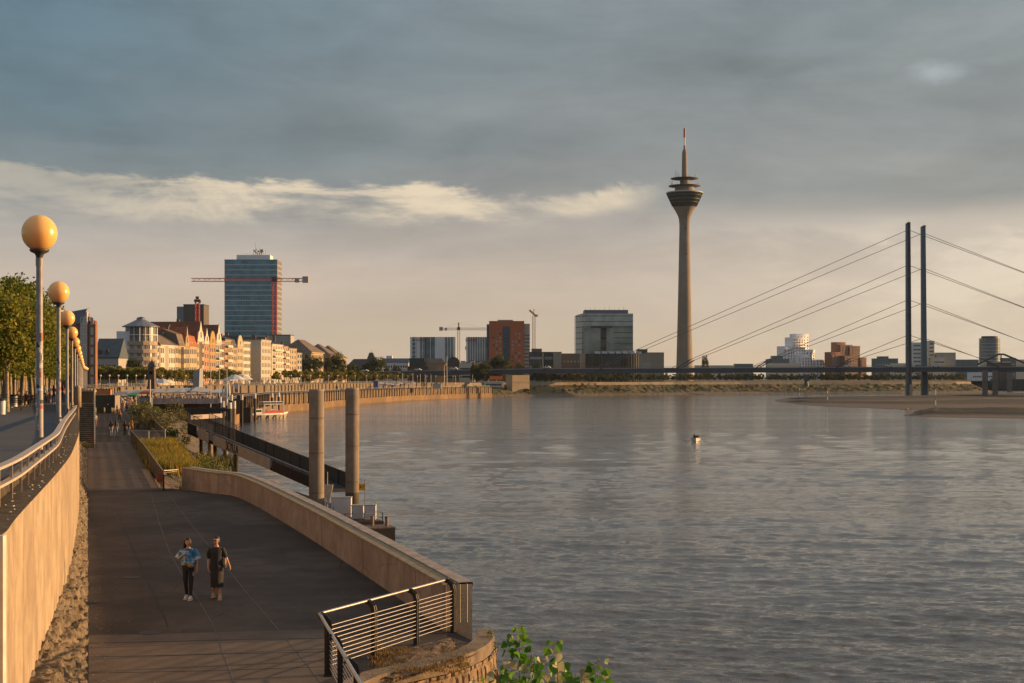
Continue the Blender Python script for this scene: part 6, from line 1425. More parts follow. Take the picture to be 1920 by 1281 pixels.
for idx, (P, sgn, yt, lab) in enumerate(((P0, 1, 419, 'left bridge pylon, a slotted slender steel column with cables'), (P0b, -1, 425, 'right bridge pylon, a plain blue-grey slender steel column with cables'))):
    t = thing('bridge_pylon', lab, 'pylon', (P.x, P.y, .6), 0, 'pylons of the cable bridge'); H3 = zat(yt, P.y)-.6; kk = P.y/F
    if idx == 0:
        for s2 in (-1, 1):
            mb = MB(); a_, b_ = (4.0, 5.6)
            mb.add([(s2*3.6*kk-1.0*kk*1.1,-1,0),(s2*3.6*kk+1.1*kk,-1,0),(s2*3.6*kk+1.1*kk,1.4,0),(s2*3.6*kk-1.1*kk,1.4,0),(s2*2.4*kk-1.2*kk-1.2*kk,-1,H3),(s2*2.4*kk-.0,-1,H3),(s2*2.4*kk,1.4,H3),(s2*2.4*kk-2.4*kk,1.4,H3)] if False else
                   [(s2*3.5*kk-1.6*kk,-1,0),(s2*3.5*kk+1.6*kk,-1,0),(s2*3.5*kk+1.6*kk,1.4,0),(s2*3.5*kk-1.6*kk,1.4,0),(s2*2.5*kk-1.4*kk-1.5*kk,-1,H3),(s2*2.5*kk+1.4*kk-1.5*kk,-1,H3),(s2*2.5*kk+1.4*kk-1.5*kk,1.4,H3),(s2*2.5*kk-1.4*kk-1.5*kk,1.4,H3)],
                   [(0,3,2,1),(4,5,6,7),(0,1,5,4),(1,2,6,5),(2,3,7,6),(3,0,4,7)]); mb.build('leg', ps if s2 < 0 else mat('pylon_right_leg', (.07,.065,.065), .5), t)
        mb = MB(); mb.add([(-1.9*kk,.2,0),(2.2*kk,.2,0),(-.3*kk,.2,H3),(-2.6*kk,.2,H3)],[(0,1,2,3)])
        mb.build('slot_back', ps_w, t)
        for i in range(14):
            z = H3*(i+1)/14.6; xo = -1.5*kk*z/H3; mb = MB(); mb.box(xo-2*kk,xo+2.8*kk,-1.05,1.3,z,z+.5); mb.build('cross_tie', ps, t)
        mb = MB(); mb.box(.4*kk,5.6*kk,-1.3,1.6,0,zat(721,P.y)-.6); mb.build('footing', mat('footing_pale', (.40,.30,.22), .8), t)
    else:
        mb = MB(); mb.add([(-5*kk,-1.6,0),(4.6*kk,-1.6,0),(4.6*kk,1.6,0),(-5*kk,1.6,0),(-4.2*kk-2*kk,-1.2,H3),(3.6*kk-2*kk,-1.2,H3),(3.6*kk-2*kk,1.2,H3),(-4.2*kk-2*kk,1.2,H3)],[(0,3,2,1),(4,5,6,7),(0,1,5,4),(1,2,6,5),(2,3,7,6),(3,0,4,7)]); mb.build('column', ps, t)
        mb = MB(); mb.box(4.0*kk,6.6*kk,-1,1.2,0,15); mb.build('footing', mat('footing_pale', (.4,.3,.22)), t)
    mb = MB(); mb.box(-3*kk,2.5*kk,-1.2,1.2,H3,H3+.7); mb.cyl(0,0,H3,H3+2.4,.1,.1,4); mb.build('head', ps, t)
    offn = 9.6 if idx == 0 else -9.6
    for j, (ya, sa) in enumerate(((431,215),(497,162),(562,109),(628,56))):
        za = zat(ya+ (6 if idx else 0), P.y)-.6; xt = (-1.5 if idx == 0 else -2)*kk*za/H3
        for s4 in (1, -1):
            an = bp(s4*sa, offn, 19.4)-Vector((P.x,P.y,.6)); mb = MB(); mb.tube([(xt,0,za), an], .17, 5); mb.build('cable', cabm, t)
            if 1:
                e = Vector((xt,0,za)); d = (e-an).normalized(); mb = MB(); mb.bar(an-Vector((0,0,3)), an+d*14, .7, .7); mb.build('anchor_sleeve', deck_m, t)
# harbour bridge frame peak behind the deck at the right
t = thing('arched_footbridge', 'dark low triangular footbridge truss rising above the deck at the right', 'bridge', (xat(1832,1150),1150,GRD)); kk = 1150/F
mb = MB(); zq = lambda y: zat(y,1150)-GRD; mb.bar((0,0,zq(684)),(40*kk,0,zq(664.5)),1.0,1.4); mb.bar((40*kk,0,zq(664.5)),(50*kk,0,zq(664.5)),1,1.4); mb.bar((50*kk,0,zq(664.5)),(96*kk,0,zq(684)),1.0,1.4); mb.build('truss_chord', deck_m, t)
mb = MB(); mb.bar((45*kk,0,0),(45*kk,0,zq(664.5)),.7,.7); mb.build('hanger', deck_m, t)
# harbour crane under the deck
t = thing('harbour_crane', 'old harbour crane with curved jib standing on the embankment edge under the bridge', 'crane', (xat(1512,1075),1075,6)); mb = MB()
mb.tube([(0,0,8.5),(-2,0,11.5),(-3.5,0,12.5),(-4.5,0,12)],.25,6); mb.tube([(0,0,6),(-.8,0,10),(-3.5,0,12.5)],.2,6); mb.build('jib', mat('crane_pale', (.30,.30,.25), .6), t)
mb = MB(); mb.cbox((0,0,6),3.2,3,4.5); mb.cyl(0,0,0,4,2.2,1.2,8); mb.build('machine_house', mat('crane_body', (.07,.075,.07), .6), t)
# traffic on the deck
car = thing('car', 'white car driving on the bridge above the grey pier', 'car', (0,0,0), 0, 'cars on the bridge')
mb = MB(); pf = [(-2.2,.35),(-2.2,.85),(-1.6,.95),(-1.0,1.42),(.8,1.42),(1.5,.95),(2.2,.8),(2.2,.35)]; n = len(pf)
mb.add([(x,-.88,z) for x,z in pf]+[(x,.88,z) for x,z in pf],[tuple(range(n))[::-1],tuple(range(n,2*n))]+[(i,(i+1)%n,n+(i+1)%n,n+i) for i in range(n)]); mb.build('body', white_paint, car)
mb = MB(); mb.box(-.95,.9,-.9,.9,.98,1.32); mb.build('window', win_dark, car)
for x_ in (-1.35,1.4):
    for y_ in (-.9,.75): mb = MB(); mb.tube([(x_,y_,.33),(x_,y_+.16,.33)],.33,12); mb.build('wheel', black, car)
cs_ = [('white van like car driving on the bridge above the grey pier',318),('pale car on the bridge deck over the middle of the embankment',250),('car on the deck between the brick stack building and the left pylon',45),('car on the deck below the stepped blue-grey office',62),('car on the deck just left of the left pylon',18),('car on the bridge below the white lettered skyline blocks',385),('car on the deck in front of the red office block',345),('car between the two pylons on the deck',-12)]
for i,(lab,s) in enumerate(cs_):
    p = bp(s, 9.5, zdk(s)+.02); rzz = math.atan2(bd.y,bd.x)
    if i == 0: car.location = p; car.rotation_euler = (0,0,rzz); car['label'] = lab; car.scale = (1.25,1.2,1.45)
    else: dup(car, p, rzz, lab, scale=1.15)
# channel markers
for i,(px,yt,yb,h_) in enumerate(((1499,724,744,0),(1551.5,727,753,0),(1754,721,767,0))):
    Y = F*(EYE-1.2)/(yb-HOR); t = thing('channel_marker', ['green and white channel marker pole, leftmost on the sandbar','green and white channel marker pole, middle one on the sandbar','tall green and white channel marker pole, nearest on the gravel bar'][i], 'marker pole', (xat(px,Y),Y,.6)); Hm = zat(yt,Y)-.6
    r7 = .18 if i < 2 else .17
    for j in range(5): mb = MB(); mb.cyl(0,0,Hm*j/5,Hm*(j+1)/5,r7,r7,8); mb.build('pole_section', mat('marker_green', (.03,.18,.12), .6) if j % 2 == 0 else white_paint, t)
# clock tower and stele by the market
Yk = 430; kk = Yk/F
t = thing('clock_tower', 'dark slender gauge clock tower with peaked top standing among the trees', 'clock tower', (xat(277,Yk),Yk,LOW+1))
mb = MB(); wk2 = 12.5*kk; hk2 = zat(688,Yk)-LOW-1; mb.add([(-.1,0,0),(wk2+.1,0,0),(wk2+.1,2.2,0),(-.1,2.2,0),(.15,0,hk2),(wk2-.15,0,hk2),(wk2-.15,2.2,hk2),(.15,2.2,hk2)],[(0,1,5,4),(1,2,6,5),(2,3,7,6),(3,0,4,7)]); mb.build('shaft', mat('tower_brown', (.13,.09,.065), .85, .2, 1), t)
mb = MB(); hh_ = zat(678,Yk)-LOW-1; hp_ = zat(672,Yk)-LOW-1; mb.add([(-.2,-.2,hk2),(wk2+.2,-.2,hk2),(wk2+.2,2.4,hk2),(-.2,2.4,hk2),(wk2*.25,.6,hh_),(wk2*.75,.6,hh_),(wk2*.75,1.6,hh_),(wk2*.25,1.6,hh_)],[(0,1,5,4),(1,2,6,5),(2,3,7,6),(3,0,4,7),(4,5,6,7)]); mb.cyl(wk2/2,1.1,hh_,hp_,.3,.05,6); mb.build('roof', rf_dark, t)
mb = MB(); mb.cyl(0,0,-.04,0,.55,.55,20); o = mb.build('clock_face', mat('clock_white', (.16,.15,.14), .6), t, (wk2/2,-.0,hk2-1.8)); o.rotation_euler = (R(90),0,0)
Yk = 520; kk = Yk/F
t = thing('stone_stele', 'tall plain stone slab monument, grey towards us and sunlit on its right flank', 'monument', (xat(361.5,Yk),Yk,GRD-.6), 0)
mb = MB(); hh_ = zat(691,Yk)-GRD+.6; mb.add([(0,0,0),(11.5*kk,0,0),(13.5*kk+.4,3.4,0),(.6,3.4,0),(.3,0,hh_-1),(13*kk,0,hh_),(15.5*kk,3.4,hh_),(.9,3.4,hh_-.6)],[(0,1,5,4),(1,2,6,5),(2,3,7,6),(3,0,4,7),(4,5,6,7)])
mb.v = [(x*(1 if z > 1 else 1), y, z) for x,y,z in mb.v]; mb.build('slab', mat('stele_grey', (.33,.33,.32), .8, .08, .5), t)
# ================================================================ VEGETATION
def leafquad(vs, fs, c, s, rn, asp=1.0):
    a = Vector((rn.gauss(0,1),rn.gauss(0,1),rn.gauss(0,1))).normalized(); b = a.cross(Vector((rn.gauss(0,1),rn.gauss(0,1),rn.gauss(0,1)))).normalized()
    o = len(vs); h = s*.5; vs += [tuple(c-a*h), tuple(c+b*h*.75*asp), tuple(c+a*h), tuple(c-b*h*.75*asp)]; fs.append((o,o+1,o+2,o+3))
def crown_data(name, rx_, ry_, rz_, zc, nl, s, m_, seed, nclump=26, flat=.0):
    rn = random.Random(seed); vs = []; fs = []; cl_ = []
    for _ in range(nclump):
        while True:
            p = Vector((rn.uniform(-1,1),rn.uniform(-1,1),rn.uniform(-1,1)))
            if .25 < p.length < 1: break
        cl_.append((Vector((p.x*rx_,p.y*ry_,p.z*rz_)), rn.uniform(.55,1.25)))
    for _ in range(nl):
        c, k2 = rn.choice(cl_); d = Vector((rn.gauss(0,1),rn.gauss(0,1),rn.gauss(0,1))).normalized()*k2*rn.uniform(.6,1.05)*.40; d = Vector((d.x*min(rx_,rz_*1.5),d.y*min(ry_,rz_*1.5),d.z*rz_))
        p = c+d; leafquad(vs, fs, Vector((p.x,p.y,p.z+zc)), s*rn.uniform(.7,1.3), rn)
    me = bpy.data.meshes.new(name); me.from_pydata(vs, [], fs); me.materials.append(m_); me.update(); return me
def trunk_data(h, r, zc, spread, seed, n=6, lean=.3, limbs=5):
    rn = random.Random(seed); mb = MB(); l = Vector((rn.uniform(-lean,lean), rn.uniform(-lean,lean), 0))
    pts = [Vector((0,0,-.1)), Vector((0,0,h*.3))+l*.3, Vector((0,0,h*.7))+l*.6, Vector((0,0,zc))+l]; mb.tube(pts, [r*1.25,r,r*.85,r*.5], n)
    for i in range(limbs):
        a = rn.uniform(0,6.28); e = Vector((math.cos(a)*spread, math.sin(a)*spread, zc+rn.uniform(.2,1)*spread*.8)); mb.tube([Vector((0,0,h*.85))+l*.8, (Vector((0,0,h*.85))+l*.8).lerp(e,.5)+Vector((0,0,.3)), e], [r*.55,r*.35,r*.12], 5)
    return mb.data('trunk', bark)
def tree_root(name, label, cat, crown, trunk, group):
    t = thing(name, label, cat, (0,0,0), 0, group)
    for nm, me in (('trunk', trunk), ('crown', crown)): o = bpy.data.objects.new(nm, me); C.objects.link(o); o.parent = t
    return t
lf_plane = leafmat('plane_leaves', [(.055,.085,.010),(.17,.20,.022),(.42,.34,.05)], .45)
lf_dark = leafmat('dark_leaves', [(.020,.034,.010),(.055,.070,.018),(.13,.125,.03)])
lf_mid = leafmat('mid_leaves', [(.09,.11,.02),(.24,.22,.035),(.44,.34,.06)])
lf_far = leafmat('far_leaves', [(.035,.048,.018),(.085,.095,.030),(.16,.15,.045)])
def place_trees(protos, spots, label, group, smin=.9, smax=1.1, seed=1, labels=None):
    rn = random.Random(seed)
    for i, (x, y, z) in enumerate(spots):
        s = rn.uniform(smin, smax)
        if i < len(protos): r = protos[i]; r.location = (x,y,z); r.scale = (s,s,s); r['label'] = label; r['group'] = group; r.rotation_euler = (0,0,rn.uniform(0,6))
        else: r = dup(protos[i % len(protos)], (x,y,z), rn.uniform(0,6.28), label, group, s)
        if labels and i < len(labels): r['label'] = labels[i]
# near avenue of plane trees
pr = [tree_root('plane_tree', 'x', 'tree', crown_data('crown', 3.3,3.3,3.2, 6.4, 11000, .24, lf_plane, 10+i, 34), trunk_data(3.6,.17,6.5,2.0,30+i,8), 'g') for i in range(3)]
sp = []
for rr_ in range(3):
    for i in range(34):
        Y = 93+i*(5.4+.06*i)+rr_*1.7
        if Y > 330: break
        X = -35.0-.30*(Y-100)-rr_*5.2+random.Random(i*7+rr_).uniform(-.4,.4); sp.append((X, Y, zup(Y)))
place_trees(pr, sp, 'yellow-green plane tree with bare pale trunk in the avenue at the left', 'plane trees of the left avenue', .84, .98, 3, ['nearest plane tree of the avenue, its crown cut by the left picture edge'])
# pollarded trees of the middle distance
pm = [tree_root('plane_tree', 'x', 'tree', crown_data('crown', 4.3,4.3,1.8, 4.8, 5200, .42, lf_mid, 50+i, 18), trunk_data(3.2,.14,4.6,1.5,60+i,6), 'g') for i in range(3)]
sp = []
for i in range(14): px = 170+i*8.4; sp.append((xat(px,548), 548+(i%3)*3, GRD))
for i in range(13): px = 174+i*9.0; sp.append((xat(px,530), 530, GRD))
for i in range(13): px = 294+i*11.5; sp.append((xat(px,600+i*6), 600+i*6, GRD))
for i in range(26):
    Y = 690+i*12; sp.append((-112+.12*(Y-690)+3*(i%2), Y, GRD))
place_trees(pm, sp, 'low clipped plane tree in the row before the town houses', 'clipped trees before the town houses', .88, 1.08, 4)
# darker clumps
pd_ = [tree_root('broadleaf_tree', 'x', 'tree', crown_data('crown', 5.2,5.2,6.4, 8.2, 5200, .6, lf_dark, 80+i, 26), trunk_data(3.5,.3,8,3,90+i,6), 'g') for i in range(2)]
dk_ = [(577,880,16.5,'dark tree in front of the first hipped stone building, left part'),(590,885,14.8,'dark tree in front of the first hipped building, lower right one'),(573,870,12,'small dark tree beside the white stair tower'),(622,925,15.5,'dark tree hiding the second hipped building'),(634,930,17,'tallest dark tree before the second hipped building'),(613,930,13,'dark tree left of the second hipped building'),
       (700,1050,16,'round grey-green tree beside the spire tower'),(712,1060,17.5,'big olive tree just left of the white hotel'),(692,1050,13,'dark tree under the spire tower'),(657,1000,12,'dark tree at the end of the stone buildings'),(742,1060,11,'small dark tree before the white hotel'),(668,1010,11,'bushy tree at the bridge ramp foot'),
       (912,1080,14,'dark tree at the left foot of the red office block'),(930,1060,17,'olive tree before the left part of the red office block'),(938,1060,18,'tallest olive tree before the red office block'),(951,1075,14,'dark tree before the right part of the red office block'),(972,1080,13,'dark tree between red office block and dark cube'),(895,1090,14,'dark tree right of the white flats'),(1008,1100,13,'dark tree before the dark cube building'),(1028,1100,12,'small dark tree before the stone stair block'),
       (246,575,10,'dark shrub-like tree left of the round apartment block'),(188,570,9,'dark tree before the slate house'),(204,585,9,'dark tree between slate house and round block'),(1322,1500,25,'single slim poplar-like tree right of the television tower'),(908,1010,13,'dark tree under the bridge deck'),(893,1015,11,'dark tree under the bridge next to the red awning')]
for i,(px,Y,h_,lab) in enumerate(dk_):
    s = h_/14.2; x = xat(px,Y); zb_ = GRD
    sc = (s*.45,s*.45,s) if 'slim' in lab else (s,s,s)
    if i < 2: r = pd_[i]; r.location = (x,Y,zb_); r.scale = sc; r['label'] = lab; del r['group']
    else: r = dup(pd_[i%2], (x,Y,zb_), i*1.3, lab, None, sc)
# far tree row on the embankment
pf_ = [tree_root('round_tree', 'x', 'tree', crown_data('crown', 2.5,2.5,1.9, 3.6, 1300, .45, lf_far, 120+i, 12), trunk_data(2.0,.14,3.2,1.0,130+i,5,limbs=3), 'g') for i in range(3)]
sp = []
def emb_top(px):
    # world point on the embankment crest for a pixel column
    best = None
    for (x0,y0),(x1,y1) in zip([(-30,925)]+far_top, far_top):
        for k2 in range(20):
            x = x0+(x1-x0)*k2/20; y = y0+(y1-y0)*k2/20; e = abs(x/y-(px-960)/F)
            if best is None or e < best[0]: best = (e, x, y)
    return best[1], best[2]
for i in range(118):
    px = 994+i*7.0; x, y = emb_top(px)
    if px > 1822: break
    sp.append((x+random.Random(i).uniform(-1,1), y+9, GRD)); 
    if i % 2: sp.append((x+2, y+26, GRD+.4))
place_trees(pf_, sp, 'small round tree in the long row behind the far embankment', 'round trees behind the far embankment', .9, 1.12, 5)
# background hedge mass behind the row
# bushes
def bush(label, x, y, z, rx_, ry_, rz_, n, s, m_, seed, cat='bush', name='bush', nc=16):
    t = thing(name, label, cat, (x,y,z)); o = bpy.data.objects.new('foliage', crown_data('foliage', rx_,ry_,rz_, rz_*.8, n, s, m_, seed, nc)); C.objects.link(o); o.parent = t
    mb = MB(); rn = random.Random(seed)
    for i in range(6): a = rn.uniform(0,6.28); mb.tube([(0,0,-.4),(rx_*.3*math.cos(a),ry_*.3*math.sin(a),rz_*.7),(rx_*.6*math.cos(a),ry_*.6*math.sin(a),rz_*1.3)],[.05,.04,.015],5)
    mb.build('stem', bark, t); return t
lf_bush = leafmat('bush_leaves', [(.05,.075,.015),(.15,.17,.035),(.34,.30,.07)])
lf_silver = leafmat('willow_leaves', [(.06,.07,.025),(.22,.20,.08),(.50,.41,.20)])
p = gd(308,806,5.2); bush('large grey-green bush with pale leaf tips right of the dark edge railing', xat(303,176), 176, 4.6, 3.2,4.5,2.7, 9000, .17, lf_silver, 201, nc=30)
bush('upright green bush left of the large bush, near the grey cabin', xat(271,236), 236, 4.8, 2.3,3.0,2.7, 4200, .22, lf_bush, 202)
bush('smaller green bush between the upright bush and the large bush', xat(288,200), 200, 4.5, 2.2,2.8,2.0, 4200, .19, lf_silver, 203)
bush('low green shrub at the right foot of the large bush', xat(327,170), 170, 4.0, 1.5,2.0,1.4, 2600, .15, lf_bush, 204)
bush('green shrub among the gangway support piles', xat(395,122), 122, 3.2, 1.6,1.6,1.5, 2600, .11, lf_bush, 205)
bush('leafy shrub growing from the bank just behind the parapet bend', xat(412,112), 112, 3.6, 1.0,1.0,1.1, 1500, .10, lf_silver, 206)
bush('shrub left of the gangway support piles', xat(370,128), 128, 3.4, 1.3,1.5,1.2, 1800, .12, lf_mid, 207)
bush('small weed tuft at the foot of the stone stairs', xat(158,124), 124, LOW, .45,.5,.4, 500, .10, lf_bush, 208)
# golden weeds behind the black railing
lf_gold = leafmat('golden_weeds', [(.08,.11,.02),(.26,.22,.035),(.58,.36,.06)], .4)
def grass_data(name, pts, h, wd, n, m_, seed, spread=.25):
    rn = random.Random(seed); vs = []; fs = []
    for _ in range(n):
        p = Vector(rn.choice(pts))+Vector((rn.uniform(-spread,spread),rn.uniform(-spread,spread),0)); a = rn.uniform(0,6.28); hh_ = h*rn.uniform(.4,1.2); d = Vector((math.cos(a),math.sin(a),0)); l = d*hh_*rn.uniform(.1,.5); sd = Vector((-d.y,d.x,0))*wd
        o = len(vs); vs += [tuple(p-sd),tuple(p+sd),tuple(p+l*.5+sd*.7+Vector((0,0,hh_*.65))),tuple(p+l*.5-sd*.7+Vector((0,0,hh_*.65))),tuple(p+l+Vector((0,0,hh_)))]; fs += [(o,o+1,o+2,o+3),(o+3,o+2,o+4)]
    me = bpy.data.meshes.new(name); me.from_pydata(vs, [], fs); me.materials.append(m_); me.update(); return me
pts = []; rn = random.Random(9)
for _ in range(900):
    u = rn.random(); py = 832+(885-832)*u; pxl = 250+(302-250)*((py-828)/(921-828))+rn.uniform(2,1); pxr = 318+40*u; px = rn.uniform(pxl+3, pxr+6); q = gd(px, py, LOW-.2); pts.append((q.x, q.y, q.z-.35*rn.random()))
o = bpy.data.objects.new('golden_weeds', grass_data('golden_weeds', pts, .75, .03, 26000, lf_gold, 4, .5)); C.objects.link(o)
setp(o, 'dense golden yellow weeds filling the bank behind the black railing', 'weeds', kind='stuff')
pts = []
for _ in range(400):
    px = rn.uniform(330,430); Y = rn.uniform(84,150); X = xat(px,Y); pts.append((X,Y,rn.uniform(2.2,4.2)))
o = bpy.data.objects.new('bank_weeds', grass_data('bank_weeds', pts, .9, .04, 7000, leafmat('bank_weed_leaves', [(.04,.05,.015),(.15,.13,.03),(.40,.28,.07)]), 5, .8)); C.objects.link(o)
setp(o, 'mixed weeds on the rubble slope under the gangway', 'weeds', kind='stuff')
# dry grass on the pier head, dead growth on its river side
pts = []
for _ in range(260):
    q = gd(rn.uniform(700,880), rn.uniform(1215,1262), LOW+.05); pts.append((q.x,q.y,LOW+.05))
lf_dry = leafmat('dry_grass', [(.10,.06,.02),(.26,.16,.05),(.40,.27,.09)], .3)
o = bpy.data.objects.new('dry_grass', grass_data('dry_grass', pts, .07, .006, 5200, lf_dry, 6, .12)); C.objects.link(o); setp(o, 'short dry orange grass on the pier head behind the railing', 'grass', kind='stuff')
pts = [(rn.uniform(-.35,.35), rn.uniform(29.0,32.2), rn.uniform(3.9,5.1)) for _ in range(150)]
o = bpy.data.objects.new('dead_growth', grass_data('dead_growth', pts, .7, .012, 3600, leafmat('dead_leaves', [(.18,.09,.05),(.38,.22,.12),(.5,.33,.2)], .3), 7, .2)); C.objects.link(o); setp(o, 'tangle of reddish dead stems on the river side of the pier head', 'dead growth', kind='stuff')
bush('small leafy sprig rising from the water side of the parapet end', .35-1.0, 33.9, 5.55, .30,.3,.52, 260, .055, lf_bush, 211, nc=9)
bush('drooping sprig of pale leaves right of the parapet end', -.28, 33.2, 5.35, .30,.3,.32, 200, .05, lf_silver, 212, nc=7)
# poplar saplings in the foreground
lf_pop = leafmat('poplar_leaves', [(.035,.12,.012),(.10,.25,.025),(.22,.36,.06)], .55, .4)
lf_pale = leafmat('poplar_undersides', [(.34,.32,.16),(.48,.42,.26),(.60,.52,.36)], .3, .5)
stem_m = mat('sapling_stem', (.22,.17,.09), .7, .2, 8)
def poplar(label, x, y, zt, top_h, nl, seed, spread=.16, zb_=4.0):
    rn = random.Random(seed); t = thing('poplar_sapling', label, 'sapling', (x,y,zb_), 0, 'poplar saplings in the foreground'); Ht = zt-zb_
    mb = MB(); mb.tube([(0,0,0),(rn.uniform(-.03,.03),0,Ht*.5),(rn.uniform(-.04,.04),0,Ht)],[.014,.010,.004],6)
    gl = MB()
    for i in range(nl):
        u = i/nl; z = Ht-.04-u*top_h; a = i*2.4+rn.uniform(-.4,.4); r_ = spread*(.35+.75*min(1,u*3+.15))*rn.uniform(.6,1.15); b = Vector((0,0,z)); e = Vector((math.cos(a)*r_,math.sin(a)*r_,z+rn.uniform(-.02,.07)))
        mb.tube([b,e],[.003,.002],4)
        s = rn.uniform(.085,.135)*(.6+.4*min(1,u*5+.2)); d = Vector((math.cos(a),math.sin(a),0)); fac = Vector((rn.uniform(-1,1),rn.uniform(-1,-.1),rn.uniform(-.4,.6))).normalized(); dn = (Vector((0,0,-1))+d*rn.uniform(-.2,.9)+Vector((rn.uniform(-.4,.4),0,rn.uniform(0,.5)))); dn = (dn-fac*dn.dot(fac)).normalized(); sd = dn.cross(fac)
        sh = [(0,0),(.42,.05),(.60,.32),(.46,.62),(.22,.85),(0,1.12),(-.22,.85),(-.46,.62),(-.60,.32),(-.42,.05)]
        gl.cur = 1 if rn.random() < .30 else 0
        vs = [e+sd*s*px_+dn*s*py_+fac*s*(.10*abs(px_)*2*(1 if i%2 else -1)+.06*py_*rn.uniform(-1,1)) for px_,py_ in sh]
        gl.add(vs+[e+dn*s*.5],[(k2,(k2+1)%10,10) for k2 in range(10)])
    mb.build('stem', stem_m, t); gl.build('foliage', [lf_pop, lf_pale], t)
poplar('tallest leafy poplar sapling, left of the two tall ones in front of the water', xat(971,16.5), 16.5, zat(1172,16.5), 1.5, 84, 1, .16)
poplar('second tall poplar sapling, right of the tallest', xat(1040,16.6), 16.6, zat(1203,16.6), 1.3, 70, 2, .17)
poplar('rightmost poplar sapling at the bottom edge', xat(1121,16.4), 16.4, zat(1234,16.4), 1.1, 60, 3, .19)
poplar('shorter poplar sapling between the two tall ones', xat(1003,16.1), 16.1, zat(1222,16.1), .8, 26, 4, .11)
poplar('low poplar shoot left of the tallest sapling, against the dead stems', xat(949,16.2), 16.2, zat(1262,16.2), .3, 14, 5, .12)
poplar('tiny poplar tip just above the bottom edge right of the tall saplings', xat(1075,16.3), 16.3, zat(1262,16.3), .2, 12, 6, .06)
poplar('low leafy shoot in front of the stone blocks of the pier', xat(893,16.8), 16.8, zat(1268,16.8), .2, 16, 7, .2)
# embankment scrub
sp = []; rn = random.Random(21)
emb_b = [tree_root('shrub', 'x', 'bush', crown_data('crown', 2.2,1.6,1.0, .8, 500, .4, leafmat('scrub', [(.05,.055,.016),(.12,.11,.03),(.22,.15,.045)]), 140+i, 9), trunk_data(.4,.05,.6,.6,150+i,4,limbs=3), 'g') for i in range(2)]
for i in range(120):
    px = rn.uniform(925,1830); x, y = emb_top(px); u = rn.random()
    sp.append((x-.0, y-12-u*26, 6.8-u*4.2))
place_trees(emb_b, sp, 'scrubby bush on the slope of the far embankment', 'scrub on the far embankment', .4, 1.0, 8)

# ================================================================ PEOPLE
skin_m = mat('skin', (.52,.29,.18), .6, .08, 6); hair_m = mat('hair_dark', (.018,.011,.008), .5, .3, 12)
shirt_m = randmat('shirt_colours', [(.6,.58,.55),(.03,.03,.035),(.35,.08,.05),(.1,.16,.28),(.55,.5,.42),(.06,.06,.07),(.62,.6,.58),(.28,.26,.24),(.55,.28,.08),(.12,.2,.14)])
leg_m = randmat('trouser_colours', [(.03,.03,.04),(.07,.1,.18),(.4,.36,.3),(.02,.02,.02),(.16,.2,.28),(.42,.25,.17)])
shoe_m = mat('shoes', (.5,.48,.45), .6, .1, 5)
def skin_body(J, B, mats, matof, sub=1):
    """one continuous body: joints J {name:(pos,radius)}, bones B [(a,b)], material index per bone"""
    names = list(J); idx = {n: i for i, n in enumerate(names)}
    me = bpy.data.meshes.new('tmp'); me.from_pydata([J[n][0] for n in names], [(idx[a], idx[b]) for a, b in B], []); me.update()
    o = bpy.data.objects.new('tmp', me); C.objects.link(o)
    md = o.modifiers.new('s', 'SKIN'); md.branch_smoothing = .6; md.use_smooth_shade = True
    sv = me.skin_vertices[0].data if len(me.skin_vertices) else None
    if sv is None:
        me.attributes  # ensure layer
        bm = __import__('bmesh').new(); bm.from_mesh(me); bm.verts.layers.skin.verify(); bm.to_mesh(me); bm.free(); sv = me.skin_vertices[0].data
    for i, n in enumerate(names):
        r = J[n][1]; sv[i].radius = (r, r) if not hasattr(r, '__len__') else r
        sv[i].use_root = (n == 'pelvis')
    if sub: s2 = o.modifiers.new('u', 'SUBSURF'); s2.levels = sub; s2.render_levels = sub
    bpy.context.view_layer.update()
    out_ = bpy.data.meshes.new_from_object(o.evaluated_get(bpy.context.evaluated_depsgraph_get()))
    bpy.data.objects.remove(o); bpy.data.meshes.remove(me)
    out_.materials.clear()
    for m_ in mats: out_.materials.append(m_)
    segs = [(Vector(J[a][0]), Vector(J[b][0]), matof(a, b)) for a, b in B]
    for p in out_.polygons:
        c = Vector(p.center); best = (1e9, 0)
        for a, b, mi in segs:
            d = b-a; L = d.length_squared; u = max(0, min(1, (c-a).dot(d)/L)) if L > 0 else 0; e = (c-(a+d*u)).length
            if e < best[0]: best = (e, mi)
        p.material_index = best[1]; p.use_smooth = True
    out_.name = 'body'; return out_
BONES = [('pelvis','spine'),('spine','chest'),('chest','neck'),('neck','head'),('head','crown'),('chest','shl'),('shl','ell'),('ell','wrl'),('wrl','hal'),('chest','shr'),('shr','elr'),('elr','wrr'),('wrr','har'),
         ('pelvis','hil'),('hil','knl'),('knl','anl'),('anl','tol'),('pelvis','hir'),('hir','knr'),('knr','anr'),('anr','tor')]
